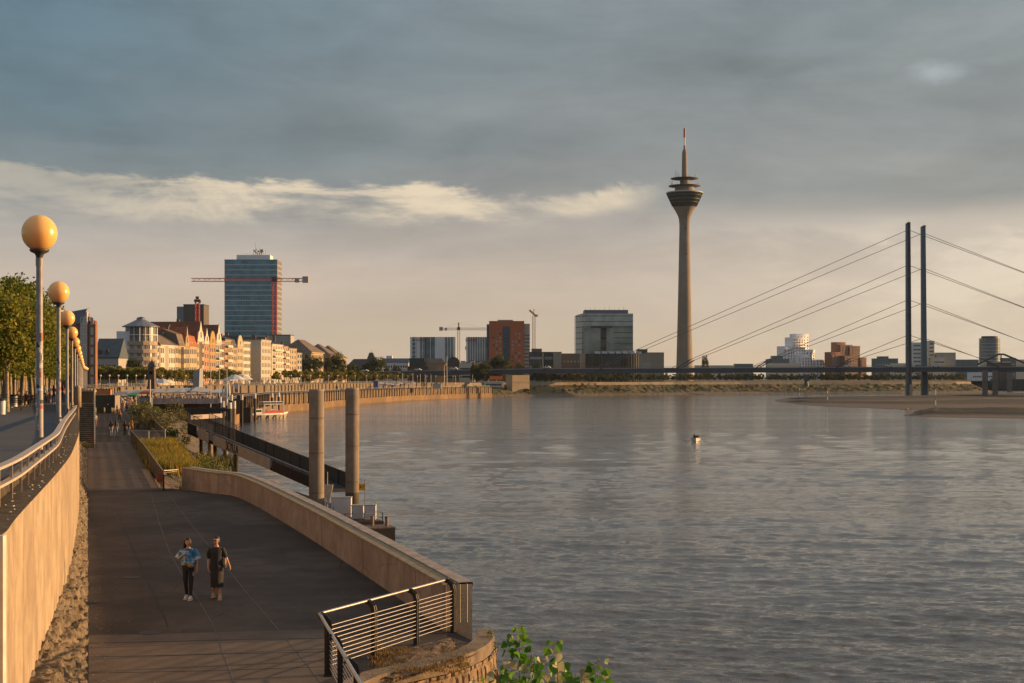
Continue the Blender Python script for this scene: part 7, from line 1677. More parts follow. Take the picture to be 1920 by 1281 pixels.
def pose(step=0.0, al=0, ar=0, sit=False, fem=True, arms=None):
    s = step; J = {'pelvis':((0,0,.93),.135),'spine':((0,0,1.10),.115),'chest':((0,0,1.31),.135),'neck':((0,-.01,1.45),.052),'head':((0,-.02,1.55),.082),'crown':((0,-.01,1.645),.072),
      'shl':((.165,0,1.37),.062),'ell':((.21,.03-al*.1,1.10),.042),'wrl':((.22,-.04-al*.25,.87),.03),'hal':((.22,-.06-al*.3,.77),.035),
      'shr':((-.165,0,1.37),.062),'elr':((-.21,.03-ar*.1,1.10),.042),'wrr':((-.22,-.04-ar*.25,.87),.03),'har':((-.22,-.06-ar*.3,.77),.035),
      'hil':((.09,0,.86),.095),'knl':((.10,-.12*s,.49),.062),'anl':((.10,-.16*s+.02,.09),.042),'tol':((.11,-.16*s-.14,.035),.032),
      'hir':((-.09,0,.86),.095),'knr':((-.10,.02*s,.49),.062),'anr':((-.10,.22*s+.03,.10+.03*abs(s)),.042),'tor':((-.11,.18*s-.11,.035),.032)}
    if sit:
        for a, sx in (('l',1),('r',-1)):
            J['kn'+a] = ((.13*sx,-.42,.50),.065); J['an'+a] = ((.13*sx,-.44,.12),.042); J['to'+a] = ((.13*sx,-.58,.06),.032); J['hi'+a] = ((.10*sx,-.05,.50),.095)
            J['el'+a] = ((.22*sx,-.08,.72),.042); J['wr'+a] = ((.15*sx,-.30,.62),.03); J['ha'+a] = ((.12*sx,-.38,.62),.035)
        for n_, z in (('pelvis',.52),('spine',.70),('chest',.92),('neck',1.06),('head',1.16),('crown',1.25)): x,y,_ = J[n_][0]; J[n_] = ((x,y,z),J[n_][1])
        for n_ in ('shl','shr'): x,y,_ = J[n_][0]; J[n_] = ((x,y,.98),J[n_][1])
    if arms:
        for k_, v in arms.items(): J[k_] = (v, J[k_][1])
    return J
def std_mat(a, b):
    if b in ('crown',): return 3
    if b in ('head','neck') and a != 'spine': return 0
    if b in ('ell','elr','shl','shr','spine','chest'): return 1
    if b in ('wrl','wrr','hal','har'): return 0
    if b in ('tol','tor'): return 4
    return 2
crowd = []
for i, kw in enumerate((dict(step=.9,al=.6,ar=-.5), dict(step=-.8,al=-.5,ar=.5), dict(step=.3), dict(step=0), dict(sit=True), dict(step=.2,arms={'ell':(.34,-.1,1.2),'wrl':(.30,-.3,1.3),'hal':(.26,-.34,1.38)}))):
    crowd.append(skin_body(pose(**kw), BONES, [skin_m, shirt_m, leg_m, hair_m, shoe_m], std_mat))
hair_long = None
def person(label, x, y, z, rz, v, group=None, h=1.0, name='person', mats=None, hair=False):
    me = crowd[v]
    if mats:
        me = me.copy()
        for i, m_ in mats.items(): me.materials[i] = m_
    o = bpy.data.objects.new(name, me); C.objects.link(o); o.location = (x,y,z); o.rotation_euler = (0,0,rz); o.scale = (h,h,h)
    setp(o, label, 'person', group)
    if hair:
        mb = MB(); mb.ball((0,.035,1.60),.098,.10,.115,12,8); mb.add([(-.09,.07,1.6),(.09,.07,1.6),(.10,.10,1.25),(-.10,.10,1.25),(-.08,.15,1.58),(.08,.15,1.58),(.09,.16,1.24),(-.09,.16,1.24)],[(0,1,2,3),(7,6,5,4),(0,4,5,1),(3,2,6,7),(1,5,6,2),(0,3,7,4)]); mb.build('hair', hair_m, o)
    return o
def cm(n_, c): return mat('cloth_'+n_, c, .85, .08, 4)
def pg(px, py, z=LOW): return gd(px, py, z)
def P(lab, px, py, rz, v, mats=None, hair=False, h=.98, z=LOW, grp=None): q = pg(px,py,z); return person(lab, q.x, q.y, z, R(rz), v, grp, h, mats=mats, hair=hair)
blk = cm('black',(.02,.02,.022)); jean = cm('jeans',(.28,.33,.40)); wh_ = cm('white',(.62,.58,.52)); org = cm('orange',(.62,.25,.04)); red_ = cm('red',(.4,.08,.04)); dbl = cm('navy',(.05,.06,.1)); skn = skin_m
P('woman with long dark hair and pale jeans walking away, left of a pair', 208.5, 818.5, 185, 0, {1:blk,2:jean}, True)
P('woman with long dark hair and pale jeans walking away, right of a pair', 218, 818, 175, 1, {1:cm('grey',(.2,.19,.2)),2:jean}, True)
P('person all in black with long dark hair, walking away on the promenade', 234.5, 819, 180, 3, {1:blk,2:blk}, True)
P('short person in dark top beside the person in orange', 241.5, 817, 170, 2, {1:dbl,2:jean}, True, .86)
q = pg(247.5,815.5); 
me6 = skin_body(pose(step=.1,arms={'ell':(.36,-.02,1.36),'wrl':(.58,-.05,1.40),'hal':(.68,-.05,1.43)}), BONES, [skin_m, org, cm('rust',(.35,.14,.05)), hair_m, shoe_m], std_mat)
o = bpy.data.objects.new('person', me6); C.objects.link(o); o.location = q; o.rotation_euler = (0,0,0); setp(o, 'person in orange top pointing out over the river with a raised arm', 'person')
P('woman in white shorts outfit by the foot of the stairs railing', 179, 800, 20, 2, {1:wh_,2:cm('shorts',(.35,.2,.13))}, True)
P('person with bright orange top striding towards the dark cabin crowd', 224.5, 789.5, 150, 1, {1:org,2:blk}, False)
P('person in white shirt just behind the one in orange top, near the dark cabin', 220, 778, 160, 2, {1:wh_,2:dbl}, True)
P('person in white dress walking away right of the dark cabin', 231.5, 773, 180, 0, {1:wh_,2:wh_}, True)
P('person in dark clothes standing by the edge railing start', 250, 777, 190, 3, {1:blk,2:blk}, False)
P('person in light shirt and dark trousers near the edge railing', 247, 769, 10, 2, {1:wh_,2:blk}, False)
# walkers of the promenade crowd
rn = random.Random(31); n_c = 0
for i in range(46):
    py = rn.uniform(754,772); px = rn.uniform(226,232+ (775-py)*1.0) if i % 2 else rn.uniform(233,256); q = pg(px,py)
    person('stroller in the busy crowd right of the dark cabin', q.x, q.y, LOW, rn.uniform(0,6.28), rn.choice([0,1,2,3,5]), 'strollers beyond the dark cabin', rn.uniform(.92,1.06))
for i in range(130):
    px = rn.uniform(284,424); Y = rn.uniform(360,392) ; 
    person('person among the market and terrace crowd under the awnings', xat(px,Y), Y, LOW, rn.uniform(0,6.28), rn.choice([0,1,2,3,5,5]), 'crowd at the quay terrace', rn.uniform(.92,1.08))
for i in range(30):
    px = rn.uniform(172,300); Y = rn.uniform(476,540); person('person on the upper promenade between the small lamps', xat(px,Y), Y, GRD, rn.uniform(0,6.28), rn.choice([0,1,2,3]), 'walkers on the far upper promenade', 1)
for i in range(40):
    px = rn.uniform(330,560); Y = row_Y(px)-44 if px > 440 else 600; person('person walking on the upper quay before the town houses', xat(px,Y), Y, GRD+.2, rn.uniform(0,6.28), rn.choice([0,1,2,3]), 'walkers on the upper quay', 1)
for i, (px, lab) in enumerate(((514,'a'),(518,'b'),(526,'c'),(546,'d'),(563,'e'),(567,'f'),(484,'g'),(497,'h'))):
    Y = 560; person('dark silhouetted person leaning at the quay rail above the moored boat', xat(px,Y), Y, LOW+2.2, rn.uniform(0,6.28), rn.choice([2,3]), 'people at the quay rail', 1.05)
# upper promenade walkers and sitters
def PU(lab, px, Y, rz, v, mats=None, hair=False, h=1.0): return person(lab, xat(px,Y), Y, zup(Y)+.01, R(rz), v, None, h, mats=mats, hair=hair)
PU('blonde person in white dress walking on the upper promenade between the first two lamps', 94, 134, 180, 0, {1:wh_,2:skn,3:mat('hair_blonde',(.45,.27,.10),.5)}, False)
PU('person in light shirt walking left of the blonde one', 84, 136, 180, 1, {1:wh_,2:blk}, False)
PU('person in dark clothes walking right of the blonde one', 101.5, 130, 185, 0, {1:cm('plum',(.12,.06,.05)),2:dbl}, True)
PU('person seated on a bench under the plane trees, left one', 34.5, 112.2, 25, 4, {1:blk,2:blk})
PU('person seated on a bench under the plane trees, right one leaning back', 50, 113, 20, 4, {1:dbl,2:blk})
for i, px in enumerate((118,127,133)): PU(['walker seen between second and third lamp pole','walker seen between third and fourth lamp pole','far walker by the fifth lamp pole'][i], px, 150+i*25, 180, i, None, i == 0)
# boat crew
for i,(x_,y_,lab) in enumerate(((-1.3,-.3,'helmsman in dark jacket standing in the small motorboat'),(-.7,.35,'passenger in pale top in the small motorboat'),(.1,.2,'passenger in blue seated at the front of the small motorboat'))):
    a = R(-97); person(lab, mbt.location.x+x_*math.cos(a)-y_*math.sin(a), 282+x_*math.sin(a)+y_*math.cos(a), .0 if i < 2 else .12, R(30), 4 if i else 3, None, .95, mats={1:[blk,wh_,cm('blue',(.08,.12,.3))][i],2:dbl})
for i in range(5):
    a = R(42); x_ = -.2+i*1.1; y_ = -1.0+(i%2)*1.3; person('passenger seated under the glazed canopy of the excursion boat', bt.location.x+x_*math.cos(a)-y_*math.sin(a), 440+x_*math.sin(a)+y_*math.cos(a), 1.75, R(-20+i*30), 4, 'passengers of the excursion boat', 1)
for i,(px,Y) in enumerate(((1698,505),(1703,507),(1707,504))):
    person('tiny person standing on the sandbar by the water, with two companions', xat(px,Y), Y, .35, i, 3, 'people on the sandbar', 1.0)

# ---- the two women
def fingers(J, B, side, w_, d, curl, palm_n):
    """five unequal bent fingers from the wrist joint outwards"""
    wv = Vector(w_); d = Vector(d).normalized(); n_ = Vector(palm_n).normalized(); s_ = d.cross(n_).normalized()
    for i, (off, L) in enumerate(((-.028,.068),(-.010,.078),(.009,.074),(.027,.06))):
        a = wv+d*.085+s_*off; b = a+d*L*.55+n_*L*curl*.35; c = b+d*L*.35+n_*L*curl*.6
        J[f'f{side}{i}a'] = (tuple(a),.0095); J[f'f{side}{i}b'] = (tuple(b),.0085); J[f'f{side}{i}c'] = (tuple(c),.007)
        B += [('ha'+side,f'f{side}{i}a'),(f'f{side}{i}a',f'f{side}{i}b'),(f'f{side}{i}b',f'f{side}{i}c')]
    a = wv+d*.035-s_*.035; b = a+d*.035-s_*.02+n_*.015
    J[f'f{side}ta'] = (tuple(a),.011); J[f'f{side}tb'] = (tuple(b),.009); B += [('ha'+side,f'f{side}ta'),(f'f{side}ta',f'f{side}tb')]
def woman(label, pos, rz, J, clothes, mats, extra, scale, headturn=0.0, headtilt=0.0, hairkind='long', glasses=False):
    B = list(BONES); 
    for sd, (nrm) in (('l',(-1,0,0)),('r',(1,0,0))):
        wv = Vector(J['wr'+sd][0]); d = Vector(J['ha'+sd][0])-wv; J['ha'+sd] = (tuple(wv+d.normalized()*.06),.030); J['wr'+sd] = (J['wr'+sd][0],.025)
        fingers(J, B, sd, wv, d, .8, nrm)
    J['neck'] = (J['neck'][0],.05); B = [b for b in B if b not in (('neck','head'),('head','crown'))]; J.pop('head'); J.pop('crown')
    nk = Vector(J['neck'][0]); J['jaw'] = (tuple(nk+Vector((0,-.012,.07))),.052); B.append(('neck','jaw'))
    def mo(a, b):
        if b == 'jaw': return 0
        if b == 'neck': return 0
        if b.startswith('f') or b[:2] in ('wr','ha'): return 0
        if b[:2] in ('el','sh') or b in ('spine','chest'): return 1
        if b[:2] == 'to': return 0 if extra == 'sandals' else 4
        if b[:2] == 'an' and extra == 'sandals': return 0
        if b[:2] == 'kn' and extra == 'sandals': return 2
        return 2
    me = skin_body(J, B, mats, mo, 2)
    # head added to the same mesh, joined at the neck: sculpted ovoid with nose, chin and eye sockets
    hb = MB(); n, m = 28, 20; hc = nk+Vector((0,-.018,.150)); Rm = Matrix.Rotation(headturn,3,'Z') @ Matrix.Rotation(headtilt,3,'X'); vs = []
    for i in range(m+1):
        th = math.pi*i/m
        for k2 in range(n):
            ph = 2*math.pi*k2/n; x = .074*math.sin(th)*math.cos(ph); y = .092*math.sin(th)*math.sin(ph); z = -.115*math.cos(th)
            fz = z/.115; fr = max(0,-math.sin(ph))
            if fz < 0: x *= 1-.28*fz*fz; y *= 1-.12*fz*fz
            g = lambda cx, cz, s1, s2: math.exp(-((x-cx)/s1)**2-((z-cz)/s2)**2)
            if y < 0: y += -.024*g(0,-.018,.012,.022)-.010*g(0,-.002,.010,.03)-.008*g(0,-.056,.022,.010)+.010*g(.030,.008,.016,.012)+.010*g(-.030,.008,.016,.012)-.010*g(0,-.095,.02,.02)
            vs.append(hc+Rm@Vector((x,y,z)))
    hb.add(vs,[(i*n+k2,i*n+(k2+1)%n,(i+1)*n+(k2+1)%n,(i+1)*n+k2) for i in range(m) for k2 in range(n)],True)
    for sx in (-1,1): hb.ball(hc+Rm@Vector((.074*sx,.005,-.008)),.012,.02,.03,8,6)
    hm = hb.data('h', [mats[0]])
    bm = __import__('bmesh').new(); bm.from_mesh(me); bm.from_mesh(hm); bm.to_mesh(me); bm.free()
    o = bpy.data.objects.new('person', me); C.objects.link(o); o.location = pos; o.rotation_euler = (0,0,rz); o.scale = (scale,)*3; setp(o, label, 'person')
    def hp_(v): return hc+Rm@Vector(v)
    mb = MB()
    for sx in (-1,1): mb.ball(hp_((.030*sx,-.080,.010)),.011,.006,.007,8,6)
    mb.build('eyes', hair_m, o)
    mb = MB(); mb.ball(hp_((0,-.093,-.056)),.022,.006,.006,8,6); mb.build('lips', mat('lips',(.35,.09,.07),.5), o)
    mb = MB(); n = 24
    hs = []
    for i in range(15):
        th = math.pi*i/14
        for k2 in range(n):
            ph = 2*math.pi*k2/n; front = -math.sin(ph); x = .088*math.sin(th)*math.cos(ph); y = .104*math.sin(th)*math.sin(ph)+.014; z = -.125*math.cos(th)+.012
            if front > .05 and z < .050: y = max(y, -.01)+.02; x *= .9 
            if z < -.02 and hairkind == 'short': z = -.02+(z+.02)*.8; x *= 1.08
            hs.append(hp_((x,y,z)))
    mb.add(hs,[(i*n+k2,i*n+(k2+1)%n,(i+1)*n+(k2+1)%n,(i+1)*n+k2) for i in range(14) for k2 in range(n)],True)
    if hairkind == 'long':
        for a0,(x_,y_),L in ((0,(-.066,.045),.34),(1,(.064,.05),.16),(2,(-.045,.075),.36),(3,(.0,.09),.36),(4,(.045,.08),.32),(5,(-.085,.03),.38)):
            mb.tube([hp_((x_,y_,.05)),hp_((x_*1.1,y_+.01,-.06)),hp_((x_*1.15,y_+.03,-.06-L*.45)),hp_((x_*1.1,y_+.02,-.06-L))],[.034,.038,.036,.012],8)
    mb.build('hair', hair_m, o)
    if glasses:
        mb = MB()
        for sx in (-1,1): mb.ball(hp_((.031*sx,-.094,.010)),.027,.008,.018,12,8); mb.bar(hp_((.055*sx,-.085,.014)),hp_((.078*sx,.0,.012)),.006,.008)
        mb.bar(hp_((-.012,-.103,.014)),hp_((.012,-.103,.014)),.006,.006); mb.build('sunglasses', black, o)
    clothes(o)
    return o
def shell(parent, name, m_, rings, n=28, loc=(0,0,0), fold=0.0):
    """garment: closed rings (cx,cy,z,rx,ry) lofted"""
    mb = MB(); vs = []
    for j, (cx,cy,z,rx_,ry_) in enumerate(rings):
        for k2 in range(n): a = 2*math.pi*k2/n; f = 1+fold*math.sin(a*5+j*.6)*j/len(rings); vs.append((cx+rx_*f*math.cos(a), cy+ry_*f*math.sin(a), z))
    mb.add(vs,[(j*n+k2,j*n+(k2+1)%n,(j+1)*n+(k2+1)%n,(j+1)*n+k2) for j in range(len(rings)-1) for k2 in range(n)],True); return mb.build(name, m_, parent)
def sleeve(parent, m_, pts, rad): mb = MB(); mb.tube(pts, rad, 14, cap=False); return mb.build('sleeve', m_, parent)
# left woman: wide blue tie-dye tee, black trousers, white sneakers, belt bag, right hand raised to her collar
Jl = pose(step=.12)
Jl['elr'] = ((-.27,-.04,1.12),.042); Jl['wrr'] = ((-.12,-.20,1.25),.027); Jl['har'] = ((-.06,-.20,1.32),.03)
Jl['ell'] = ((.23,.03,1.10),.042); Jl['wrl'] = ((.25,-.01,.86),.027); Jl['hal'] = ((.25,-.02,.78),.03)
Jl['anl'] = ((.085,-.10,.09),.045); Jl['tol'] = ((.11,-.24,.04),.04); Jl['anr'] = ((-.06,.10,.10),.045); Jl['tor'] = ((-.08,-.05,.05),.04); Jl['knl'] = ((.085,-.05,.49),.068); Jl['knr'] = ((-.075,0,.49),.068)
Jl['pelvis'] = ((0,0,.93),.15)
def blue_mat():
    m = bpy.data.materials.new('tie_dye'); m.use_nodes = True; nt = m.node_tree; b = nt.nodes['Principled BSDF']; tc = N(nt,'ShaderNodeTexCoord'); f = NOISE(nt, tc.outputs['Object'], 5, 3, .5, 1)
    nt.links.new(RAMP(nt, f, [(.38,(.02,.10,.20)),(.50,(.05,.20,.38)),(.60,(.30,.42,.55)),(.7,(.5,.52,.55))]), b.inputs['Base Color']); b.inputs['Roughness'].default_value = .85; return m
bl_m = blue_mat()
def cl_l(o):
    shell(o,'tee_shirt',bl_m,[(0,-.005,1.435,.075,.065),(0,0,1.40,.17,.10),(0,-.005,1.33,.225,.135),(0,-.01,1.20,.235,.15),(0,-.01,1.05,.215,.155),(0,-.01,.97,.20,.15)],fold=.03)
    sleeve(o,bl_m,[(.15,0,1.38),(.21,.01,1.27),(.26,.02,1.13)],[.075,.095,.115]); sleeve(o,bl_m,[(-.15,0,1.38),(-.22,-.01,1.27),(-.27,-.03,1.15)],[.075,.09,.10])
    shell(o,'waistband',blk,[(0,0,1.00,.155,.13),(0,0,.90,.175,.15),(0,0,.82,.165,.145)])
    mb = MB(); mb.ball((.10,-.17,.97),.10,.05,.065,14,10); mb.ball((-.03,-.18,1.02),.05,.03,.05,10,8); mb.build('belt_bag', mat('bag_olive',(.20,.17,.09),.7,.2,8), o)
    mb = MB(); mb.tube([(-.16,-.10,1.16),(0,-.165,1.04),(.12,-.16,.98)],[.016]*3,6); mb.build('bag_strap', mat('strap_pale',(.5,.5,.45),.8), o)
    for s_, (x,y) in ((1,(.095,-.17)),(-1,(-.07,.02))):
        mb = MB(); mb.ball((x,y,.045),.05,.135,.05,14,10); mb.box(x-.05,x+.05,y-.13,y+.12,0,.022); mb.build('sneaker', mat('sneaker_white',(.6,.56,.52),.6), o)
q = gd(353,1124,LOW)
woman('woman in wide blue tie-dye shirt, black trousers and white sneakers, hand raised to her collar', q, R(0), Jl, cl_l, [skin_m, bl_m, blk, hair_m, shoe_m], 'shoes', 1.0, headturn=R(22), headtilt=R(4), hairkind='long')
# right woman: black dress-like tee and long black skirt, sunglasses, shoulder bag, sandals
Jr = pose(step=-.1)
Jr['elr'] = ((-.22,.0,1.10),.043); Jr['wrr'] = ((-.225,-.05,.87),.028); Jr['har'] = ((-.205,-.08,.80),.03)
Jr['ell'] = ((.26,.0,1.13),.043); Jr['wrl'] = ((.35,-.04,.93),.028); Jr['hal'] = ((.385,-.06,.86),.03)
Jr['anr'] = ((-.10,.14,.14),.042); Jr['tor'] = ((-.11,-.01,.06),.036); Jr['anl'] = ((.11,-.10,.09),.045); Jr['tol'] = ((.12,-.26,.04),.036); Jr['knr'] = ((-.09,.0,.50),.06); Jr['knl'] = ((.10,-.08,.49),.06)
def cl_r(o):
    shell(o,'tee_shirt',blk,[(0,-.005,1.43,.07,.06),(0,0,1.395,.165,.095),(0,-.005,1.32,.19,.13),(0,-.01,1.18,.17,.14),(0,-.01,1.02,.16,.135),(0,-.01,.90,.185,.15)],fold=.02)
    sleeve(o,blk,[(.15,0,1.38),(.20,.0,1.28),(.235,.0,1.18)],[.07,.07,.066]); sleeve(o,blk,[(-.15,0,1.38),(-.195,0,1.28),(-.215,0,1.18)],[.07,.07,.066])
    shell(o,'skirt',mat('skirt_black',(.022,.02,.02),.85,.3,3,.4,10),[(0,0,1.0,.14,.12),(0,0,.88,.185,.15),(.01,-.02,.70,.185,.16),(.015,-.04,.50,.17,.16),(.02,-.05,.34,.175,.175)],fold=.05)
    mb = MB(); mb.ball((.235,.01,1.0),.055,.12,.15,12,8); mb.build('shoulder_bag', mat('bag_tan',(.30,.20,.13),.7,.2,6), o)
    mb = MB(); mb.tube([(.10,.0,1.415),(.19,-.02,1.25),(.235,-.0,1.12)],[.012]*3,6); mb.build('bag_strap', blk, o)
    for x,y,z in ((.115,-.16,.0),(-.105,.09,.03)):
        mb = MB(); mb.box(x-.048,x+.048,y-.14,y+.12,z,z+.028); mb.lathe([(.052,z+.05),(.05,z+.085)],12,x,y+.02); mb.build('sandal', mat('sandal_pale',(.5,.4,.3),.7), o)
q = gd(406,1123,LOW)
woman('woman all in black with long skirt, sunglasses, shoulder bag and sandals', q, R(4), Jr, cl_r, [skin_m, blk, blk, hair_m, skin_m], 'sandals', 1.02, headturn=R(-28), headtilt=R(0), hairkind='short', glasses=True)

# ================================================================ MARKET, SMALL LAMPS, FAR DETAILS
aw_m = mat('awning_cream', (.62,.52,.40), .8, .08, .6); aw_w = mat('awning_white', (.62,.60,.56), .8, .06, .6); aw_g = mat('awning_green', (.05,.28,.12), .7); aw_b = mat('awning_blue', (.12,.14,.30), .7)
def awning(label, px0, px1, yt, yb, Y, m_, dep=7):
    a = xat(px0,Y); w_ = xat(px1,Y)-a; t = thing('market_stall', label, 'market stall', (a,Y,LOW), 0, 'market stalls on the quay')
    z1_, z0_ = zat(yt,Y)-LOW, zat(yb,Y)-LOW
    mb = MB(); mb.add([(0,0,z0_),(w_,0,z0_),(w_,dep,z1_),(0,dep,z1_),(0,0,z0_-.3),(w_,0,z0_-.3)],[(0,1,2,3),(4,5,1,0)]); mb.build('awning', m_, t)
    for x_ in (0.1,w_-.1):
        for y_ in (0.1,dep-.1): mb = MB(); mb.cyl(x_,y_,0,z0_,.05,.05,6); mb.build('leg', galv, t)
    mb = MB(); mb.box(.3,w_-.3,1,2,0,1.0); mb.build('counter', mat('counter_dark',(.07,.05,.04),.8), t)
awning('long cream awning stall at the left of the market', 225, 258, 731, 737.5, 412, aw_m); awning('cream awning stall behind the short pale mast', 259, 281, 730, 737, 411, aw_m)
awning('cream awning stall right of the short pale mast', 284, 308, 729, 736, 409, aw_m); awning('wide cream awning stall in the middle of the market', 309, 334, 728, 736, 409, aw_m)
awning('white awning stall with blue edge', 335, 349, 728, 735, 409, aw_w); awning('blue topped stall among the white awnings', 350, 356, 729, 734.5, 410, aw_b); awning('white awning stall right of the blue topped one', 357, 372, 726, 734, 409, aw_w)
awning('small white awning stall left of the flagpoles', 374, 390, 729, 735, 409, aw_w); awning('white awning stall between the flagpoles', 396, 420, 730, 736, 409, aw_w)
awning('grey striped awning stall at the far left, low', 206, 228, 735, 742, 350, mat('awning_grey',(.25,.25,.26),.8)); awning('small dark awning stall above the crowd at the left', 228, 243, 737, 743, 345, mat('awning_grey',(.25,.25,.26)))
awning('bright green stall above the strollers', 239, 256, 736.5, 741, 340, aw_g, 4); awning('red topped stall behind the grey cabin', 262, 280, 732.5, 736, 300, red_, 3)
pa = thing('parasol', 'largest white parasol on the terrace, left one', 'parasol', (xat(441,540),540,GRD), 0, 'white parasols on the terrace')
mb = MB(); mb.lathe([(4.0,2.6),(2.2,3.7),(0,4.6)],8,smooth=False); mb.build('canopy', aw_w, pa); mb = MB(); mb.cyl(0,0,0,4.4,.06,.06,6); mb.build('pole', galv, pa)
pal = [('second large white parasol on the terrace, right one',455,545,GRD,1),('large white parasol behind the two big ones',430,560,GRD,.8),('white parasol before the clock tower, left',294,470,GRD-.4,.75),('white parasol before the clock tower, right',306,470,GRD-.4,.75),
       ]
for lab,px,Y,z,s in pal: dup(pa,(xat(px,Y),Y,z),.3,lab,scale=s)
closed = thing('closed_parasol','closed pale parasol by the landing stage, leftmost','parasol',(xat(417.5,405),405,LOW),0,'closed parasols by the landing stage')
mb = MB(); mb.lathe([(.0,.6),(.30,.8),(.28,1.6),(.12,3.4),(0,3.6)],8); mb.build('canopy', aw_w, closed); mb = MB(); mb.cyl(0,0,0,.8,.05,.05,6); mb.build('pole', galv, closed)
for px,lab in ((423,'closed pale parasol by the landing stage, middle one'),(429.5,'closed pale parasol by the landing stage, right one')): dup(closed,(xat(px,405),405,LOW),0,lab,scale=1.25)
bb = thing('poster_board','white and red poster board beside the landing stage','poster',(xat(440,420),420,LOW+1)); mb = MB(); mb.box(0,7.0*420/F,0,.2,0.8,3.6); mb.build('board', aw_w, bb)
mb = MB(); mb.add([(.15,-.02,1.0),(.9,-.02,1.1),(.8,-.02,1.6),(.15,-.02,2.2)],[(0,1,2,3)]); mb.build('red_print', red_, bb); mb = MB(); mb.box(.1,.2,.0,.1,-1,.8); mb.box(.9,1.0,0,.1,-1,.8); mb.build('leg', galv, bb)
# beach bar parasols by the bridge
bp_ = thing('beach_parasol','x','parasol',(0,0,0),0,'pale parasols of the quay beach bar'); mb = MB(); mb.lathe([(1.9,2.1),(0,2.9)],8,smooth=False); mb.build('canopy', mat('parasol_pink',(.52,.42,.40),.8,.2,.3), bp_); mb = MB(); mb.cyl(0,0,0,2.7,.05,.05,5); mb.build('pole', galv, bp_)
rn = random.Random(77)
for i in range(46):
    Y = rn.uniform(735,860); px = rn.uniform(708,722+ (Y-735)*.55); 
    loc = (xat(px,Y), Y, LOW+.3)
    if i == 0: bp_.location = loc; bp_['label'] = 'pale pinkish parasol of the beach bar left of the bridge pier'
    else: dup(bp_, loc, rn.random(), 'pale pinkish parasol of the beach bar left of the bridge pier', scale=rn.uniform(.8,1.2))
for i in range(40):
    Y = rn.uniform(730,880); px = rn.uniform(712,722+(Y-735)*.65); person('guest at the beach bar among the pale parasols', xat(px,Y), Y, LOW+.2, rn.uniform(0,6), rn.choice([2,3,4]), 'guests of the beach bar', 1.05)
lowb('blue and white small kiosk left of the beach bar parasols', 700, 709, 716, 735, aw_b, 0, 0, dep=3, base=LOW, name='kiosk', cat='kiosk')
lowb('pale container standing on the quay right of the beach parasols', 811, 827, 721, 800, mat('container_mint',(.45,.45,.38),.8), 0, 0, dep=3, base=LOW, name='container', cat='container')
lowb('orange-red lit awning kiosk under the bridge', 918, 942, 706.5, 930, mat('kiosk_red',(.55,.15,.05),.7), 0, 0, dep=5, base=LOW+5.0, name='kiosk', cat='kiosk')
lowb('cream sunlit kiosk front below the red awning kiosk', 908, 943, 717, 925, mat('warm_white', (.6,.53,.42)), 1, 6, ww=1.5, wh=1.2, gm=win_dark, dep=5, base=LOW, name='kiosk', cat='kiosk')
lowb('small grey concrete hut right of the big sandy bridge pier', 993, 1003, 714, 1000, gy_, 0, 0, dep=4, name='hut', cat='hut')
lowb('tiny white hut on the embankment under the bridge, left one', 1102, 1105.5, 720, 1015, white_paint, 0, 0, dep=2, base=7, name='white_box', cat='hut'); lowb('tiny white hut on the embankment under the bridge, right one', 1114, 1118, 720, 1018, white_paint, 0, 0, dep=2, base=7, name='white_box', cat='hut')
# tall thin poles near the bridge ramp
for i,(px,yt,yb,Y) in enumerate(((838,668,718,850),(833,684,718,860),(755,700,724,760),(774,700,726,780),(854,704,722,830),(886,702,722,900),(788,701,720,800),(797,702,720,820),(808,702,720,830))):
    mb = MB(); mb.cyl(0,0,0,zat(yt,Y)-zat(yb,Y),.22 if i<2 else .13,.12,6); o = mb.build('tall_pole', mast_m if i < 2 else galv, None, (xat(px,Y),Y,zat(yb,Y))); setp(o, ['tallest pale mast left of the lettered skyline block','shorter grey mast beside the tallest one','thin pole left of the beach bar'][i] if i < 3 else 'thin grey pole on the quay near the bridge', 'pole', 'thin poles on the quay near the bridge')
# small globe lamps of the far promenade
fl = thing('street_lamp','x','street lamp',(0,0,0),0,'small globe lamps before the town houses')
mb = MB(); mb.cyl(0,0,0,3.7,.09,.07,6); mb.build('pole', mat('far_pole',(.50,.42,.32),.6), fl); mb = MB(); mb.ball((0,0,4.0),.38,n=12,m=8); mb.build('globe', mat('far_globe',(.75,.60,.38),.4,.05,1), fl)
first = True
def far_lamp(px, Y, z, lab):
    global first
    if first: fl.location = (xat(px,Y),Y,z); fl['label'] = lab; first = False
    else: dup(fl,(xat(px,Y),Y,z),0,lab)
for i in range(8): far_lamp(172+i*16.6, 512, GRD, 'small globe lamp in the row before the round apartment block')
for px in (304,348,363,382): far_lamp(px, 540, GRD, 'small globe lamp between clock tower and stone stele')
for i in range(24):
    Y = 560+i*14+i*i*.25; x = -106+.11*(Y-560)+max(0,Y-760)*.08; dup(fl,(x,Y,GRD+.2),0,'tiny globe lamp in the long row along the upper quay','tiny globe lamps along the upper quay')
# quay rail
rail_run('quay_railing','long thin pale railing along the quay edge behind the moored boat',[(x-1.5 if i else x,y+1,LOW) for i,(x,y) in enumerate(quay_edge)],1.1,2,6,galv,galv,galv,br=.04,tr=.06,pr=.05)
rail_run('upper_quay_railing','thin railing on top of the tan upper quay wall',[(x,y,9.37) for x,y in upper_tier[:8]],1.0,2,6,galv,galv,galv,br=.04,tr=.05,pr=.04)
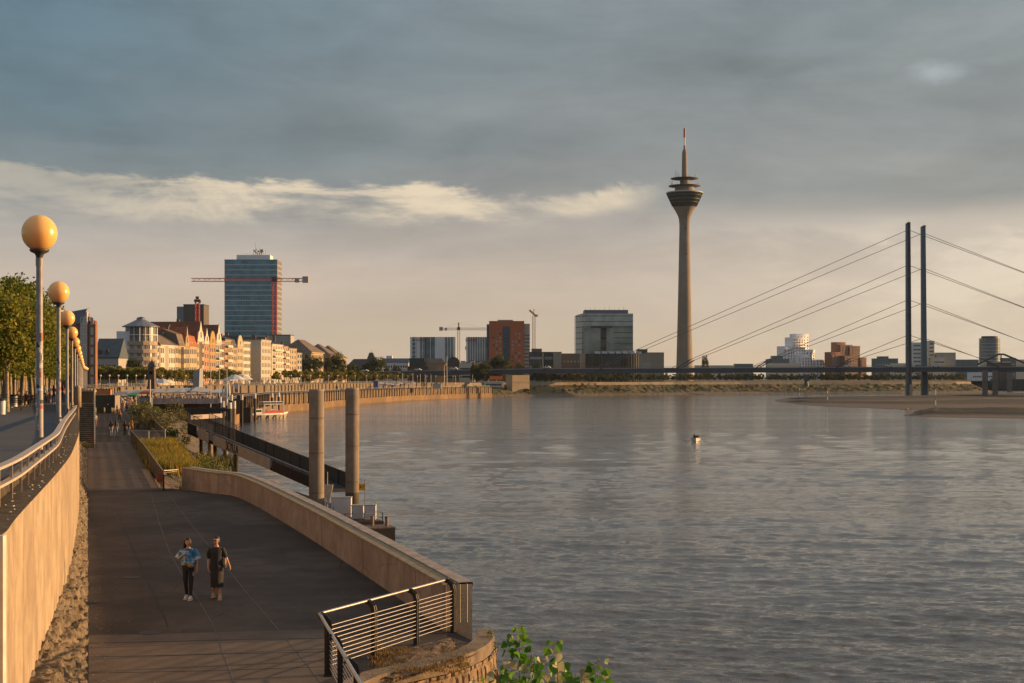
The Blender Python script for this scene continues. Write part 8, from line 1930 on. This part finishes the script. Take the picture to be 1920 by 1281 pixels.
# wake and foam of the motorboat
mb = MB(); rn = random.Random(4); 
for i in range(60):
    a = R(-97); u = rn.uniform(-4.0,2.6); v = (1.15+rn.uniform(0,.5))*(1 if i % 2 else -1)*(1.1 if u > 0 else 1.3); x = mbt.location.x+u*math.cos(a)-v*math.sin(a); y = 282+u*math.sin(a)+v*math.cos(a)
    mb.cbox((x,y,.02),rn.uniform(.15,.6),rn.uniform(.1,.25),.05,rn.uniform(-.5,.5))
struct('foam', mb, mat('foam_white',(.55,.5,.45),.7,.1,4), kind='stuff')
# ---- evening haze
mb = MB(); mb.box(-9600, 9600, -400, 7600, -2.6, 262); hz = struct('haze', mb, [], kind='stuff')
m = bpy.data.materials.new('haze'); m.use_nodes = True; nt = m.node_tree; nt.nodes.clear(); o = N(nt, 'ShaderNodeOutputMaterial'); v = N(nt, 'ShaderNodeVolumePrincipled')
v.inputs['Density'].default_value = .000025; v.inputs['Color'].default_value = (.62,.80,1.0,1); v.inputs['Anisotropy'].default_value = .0
nt.links.new(v.outputs[0], o.inputs['Volume']); hz.data.materials.append(m)

mb = MB(); rn = random.Random(99)
for i in range(420):
    if i % 3: px = rn.uniform(168,230); py = rn.uniform(860,1281)
    else: px = rn.uniform(170,720); py = rn.uniform(935,1281)
    q = gd(px,py,LOW)
    if py < 1190 and q.x > -2.2-.42*(q.y-32)*.62: continue
    s_ = rn.uniform(.012,.035); mb.cbox((q.x,q.y,LOW+.008),s_*1.6,s_,.006,rn.uniform(0,3))
setp(mb.build('fallen_leaves', mat('leaf_litter',(.22,.15,.07),.9,.5,8)), 'scattered dry fallen leaves and grit on the lower promenade', 'leaves', kind='stuff')

# ---- pieces that belong to a part hang one level deeper
DEEPER = {'handle':'door','lettering':('sign_board','banner'),'chimney':'roof','dormer':'roof','sticker':'pole','finial':'pole','pod_mullion':'pod_glazing','pod_band':'pod_glazing','clock_face':'shaft','red_print':'board','notice':'door','cross_tie':'slot_back','anchor_sleeve':None,'roof_light':'roof','joint_ring':'shaft','tide_band':'shaft','mullions':None}
for root in [o for o in C.objects if o.parent is None and 'category' in o and o.type == 'EMPTY']:
    kids = {}
    for c in root.children: kids.setdefault(c.name.split('.')[0], []).append(c)
    for kd, tgt in DEEPER.items():
        for tg in ((tgt,) if isinstance(tgt, str) else (tgt or ())):
            if kd in kids and tg in kids:
                p_ = kids[tg][-1]
                if p_.location.length > 0 or any(abs(a_) > 0 for a_ in p_.rotation_euler): continue
                for c in kids[kd]: c.parent = p_
                break
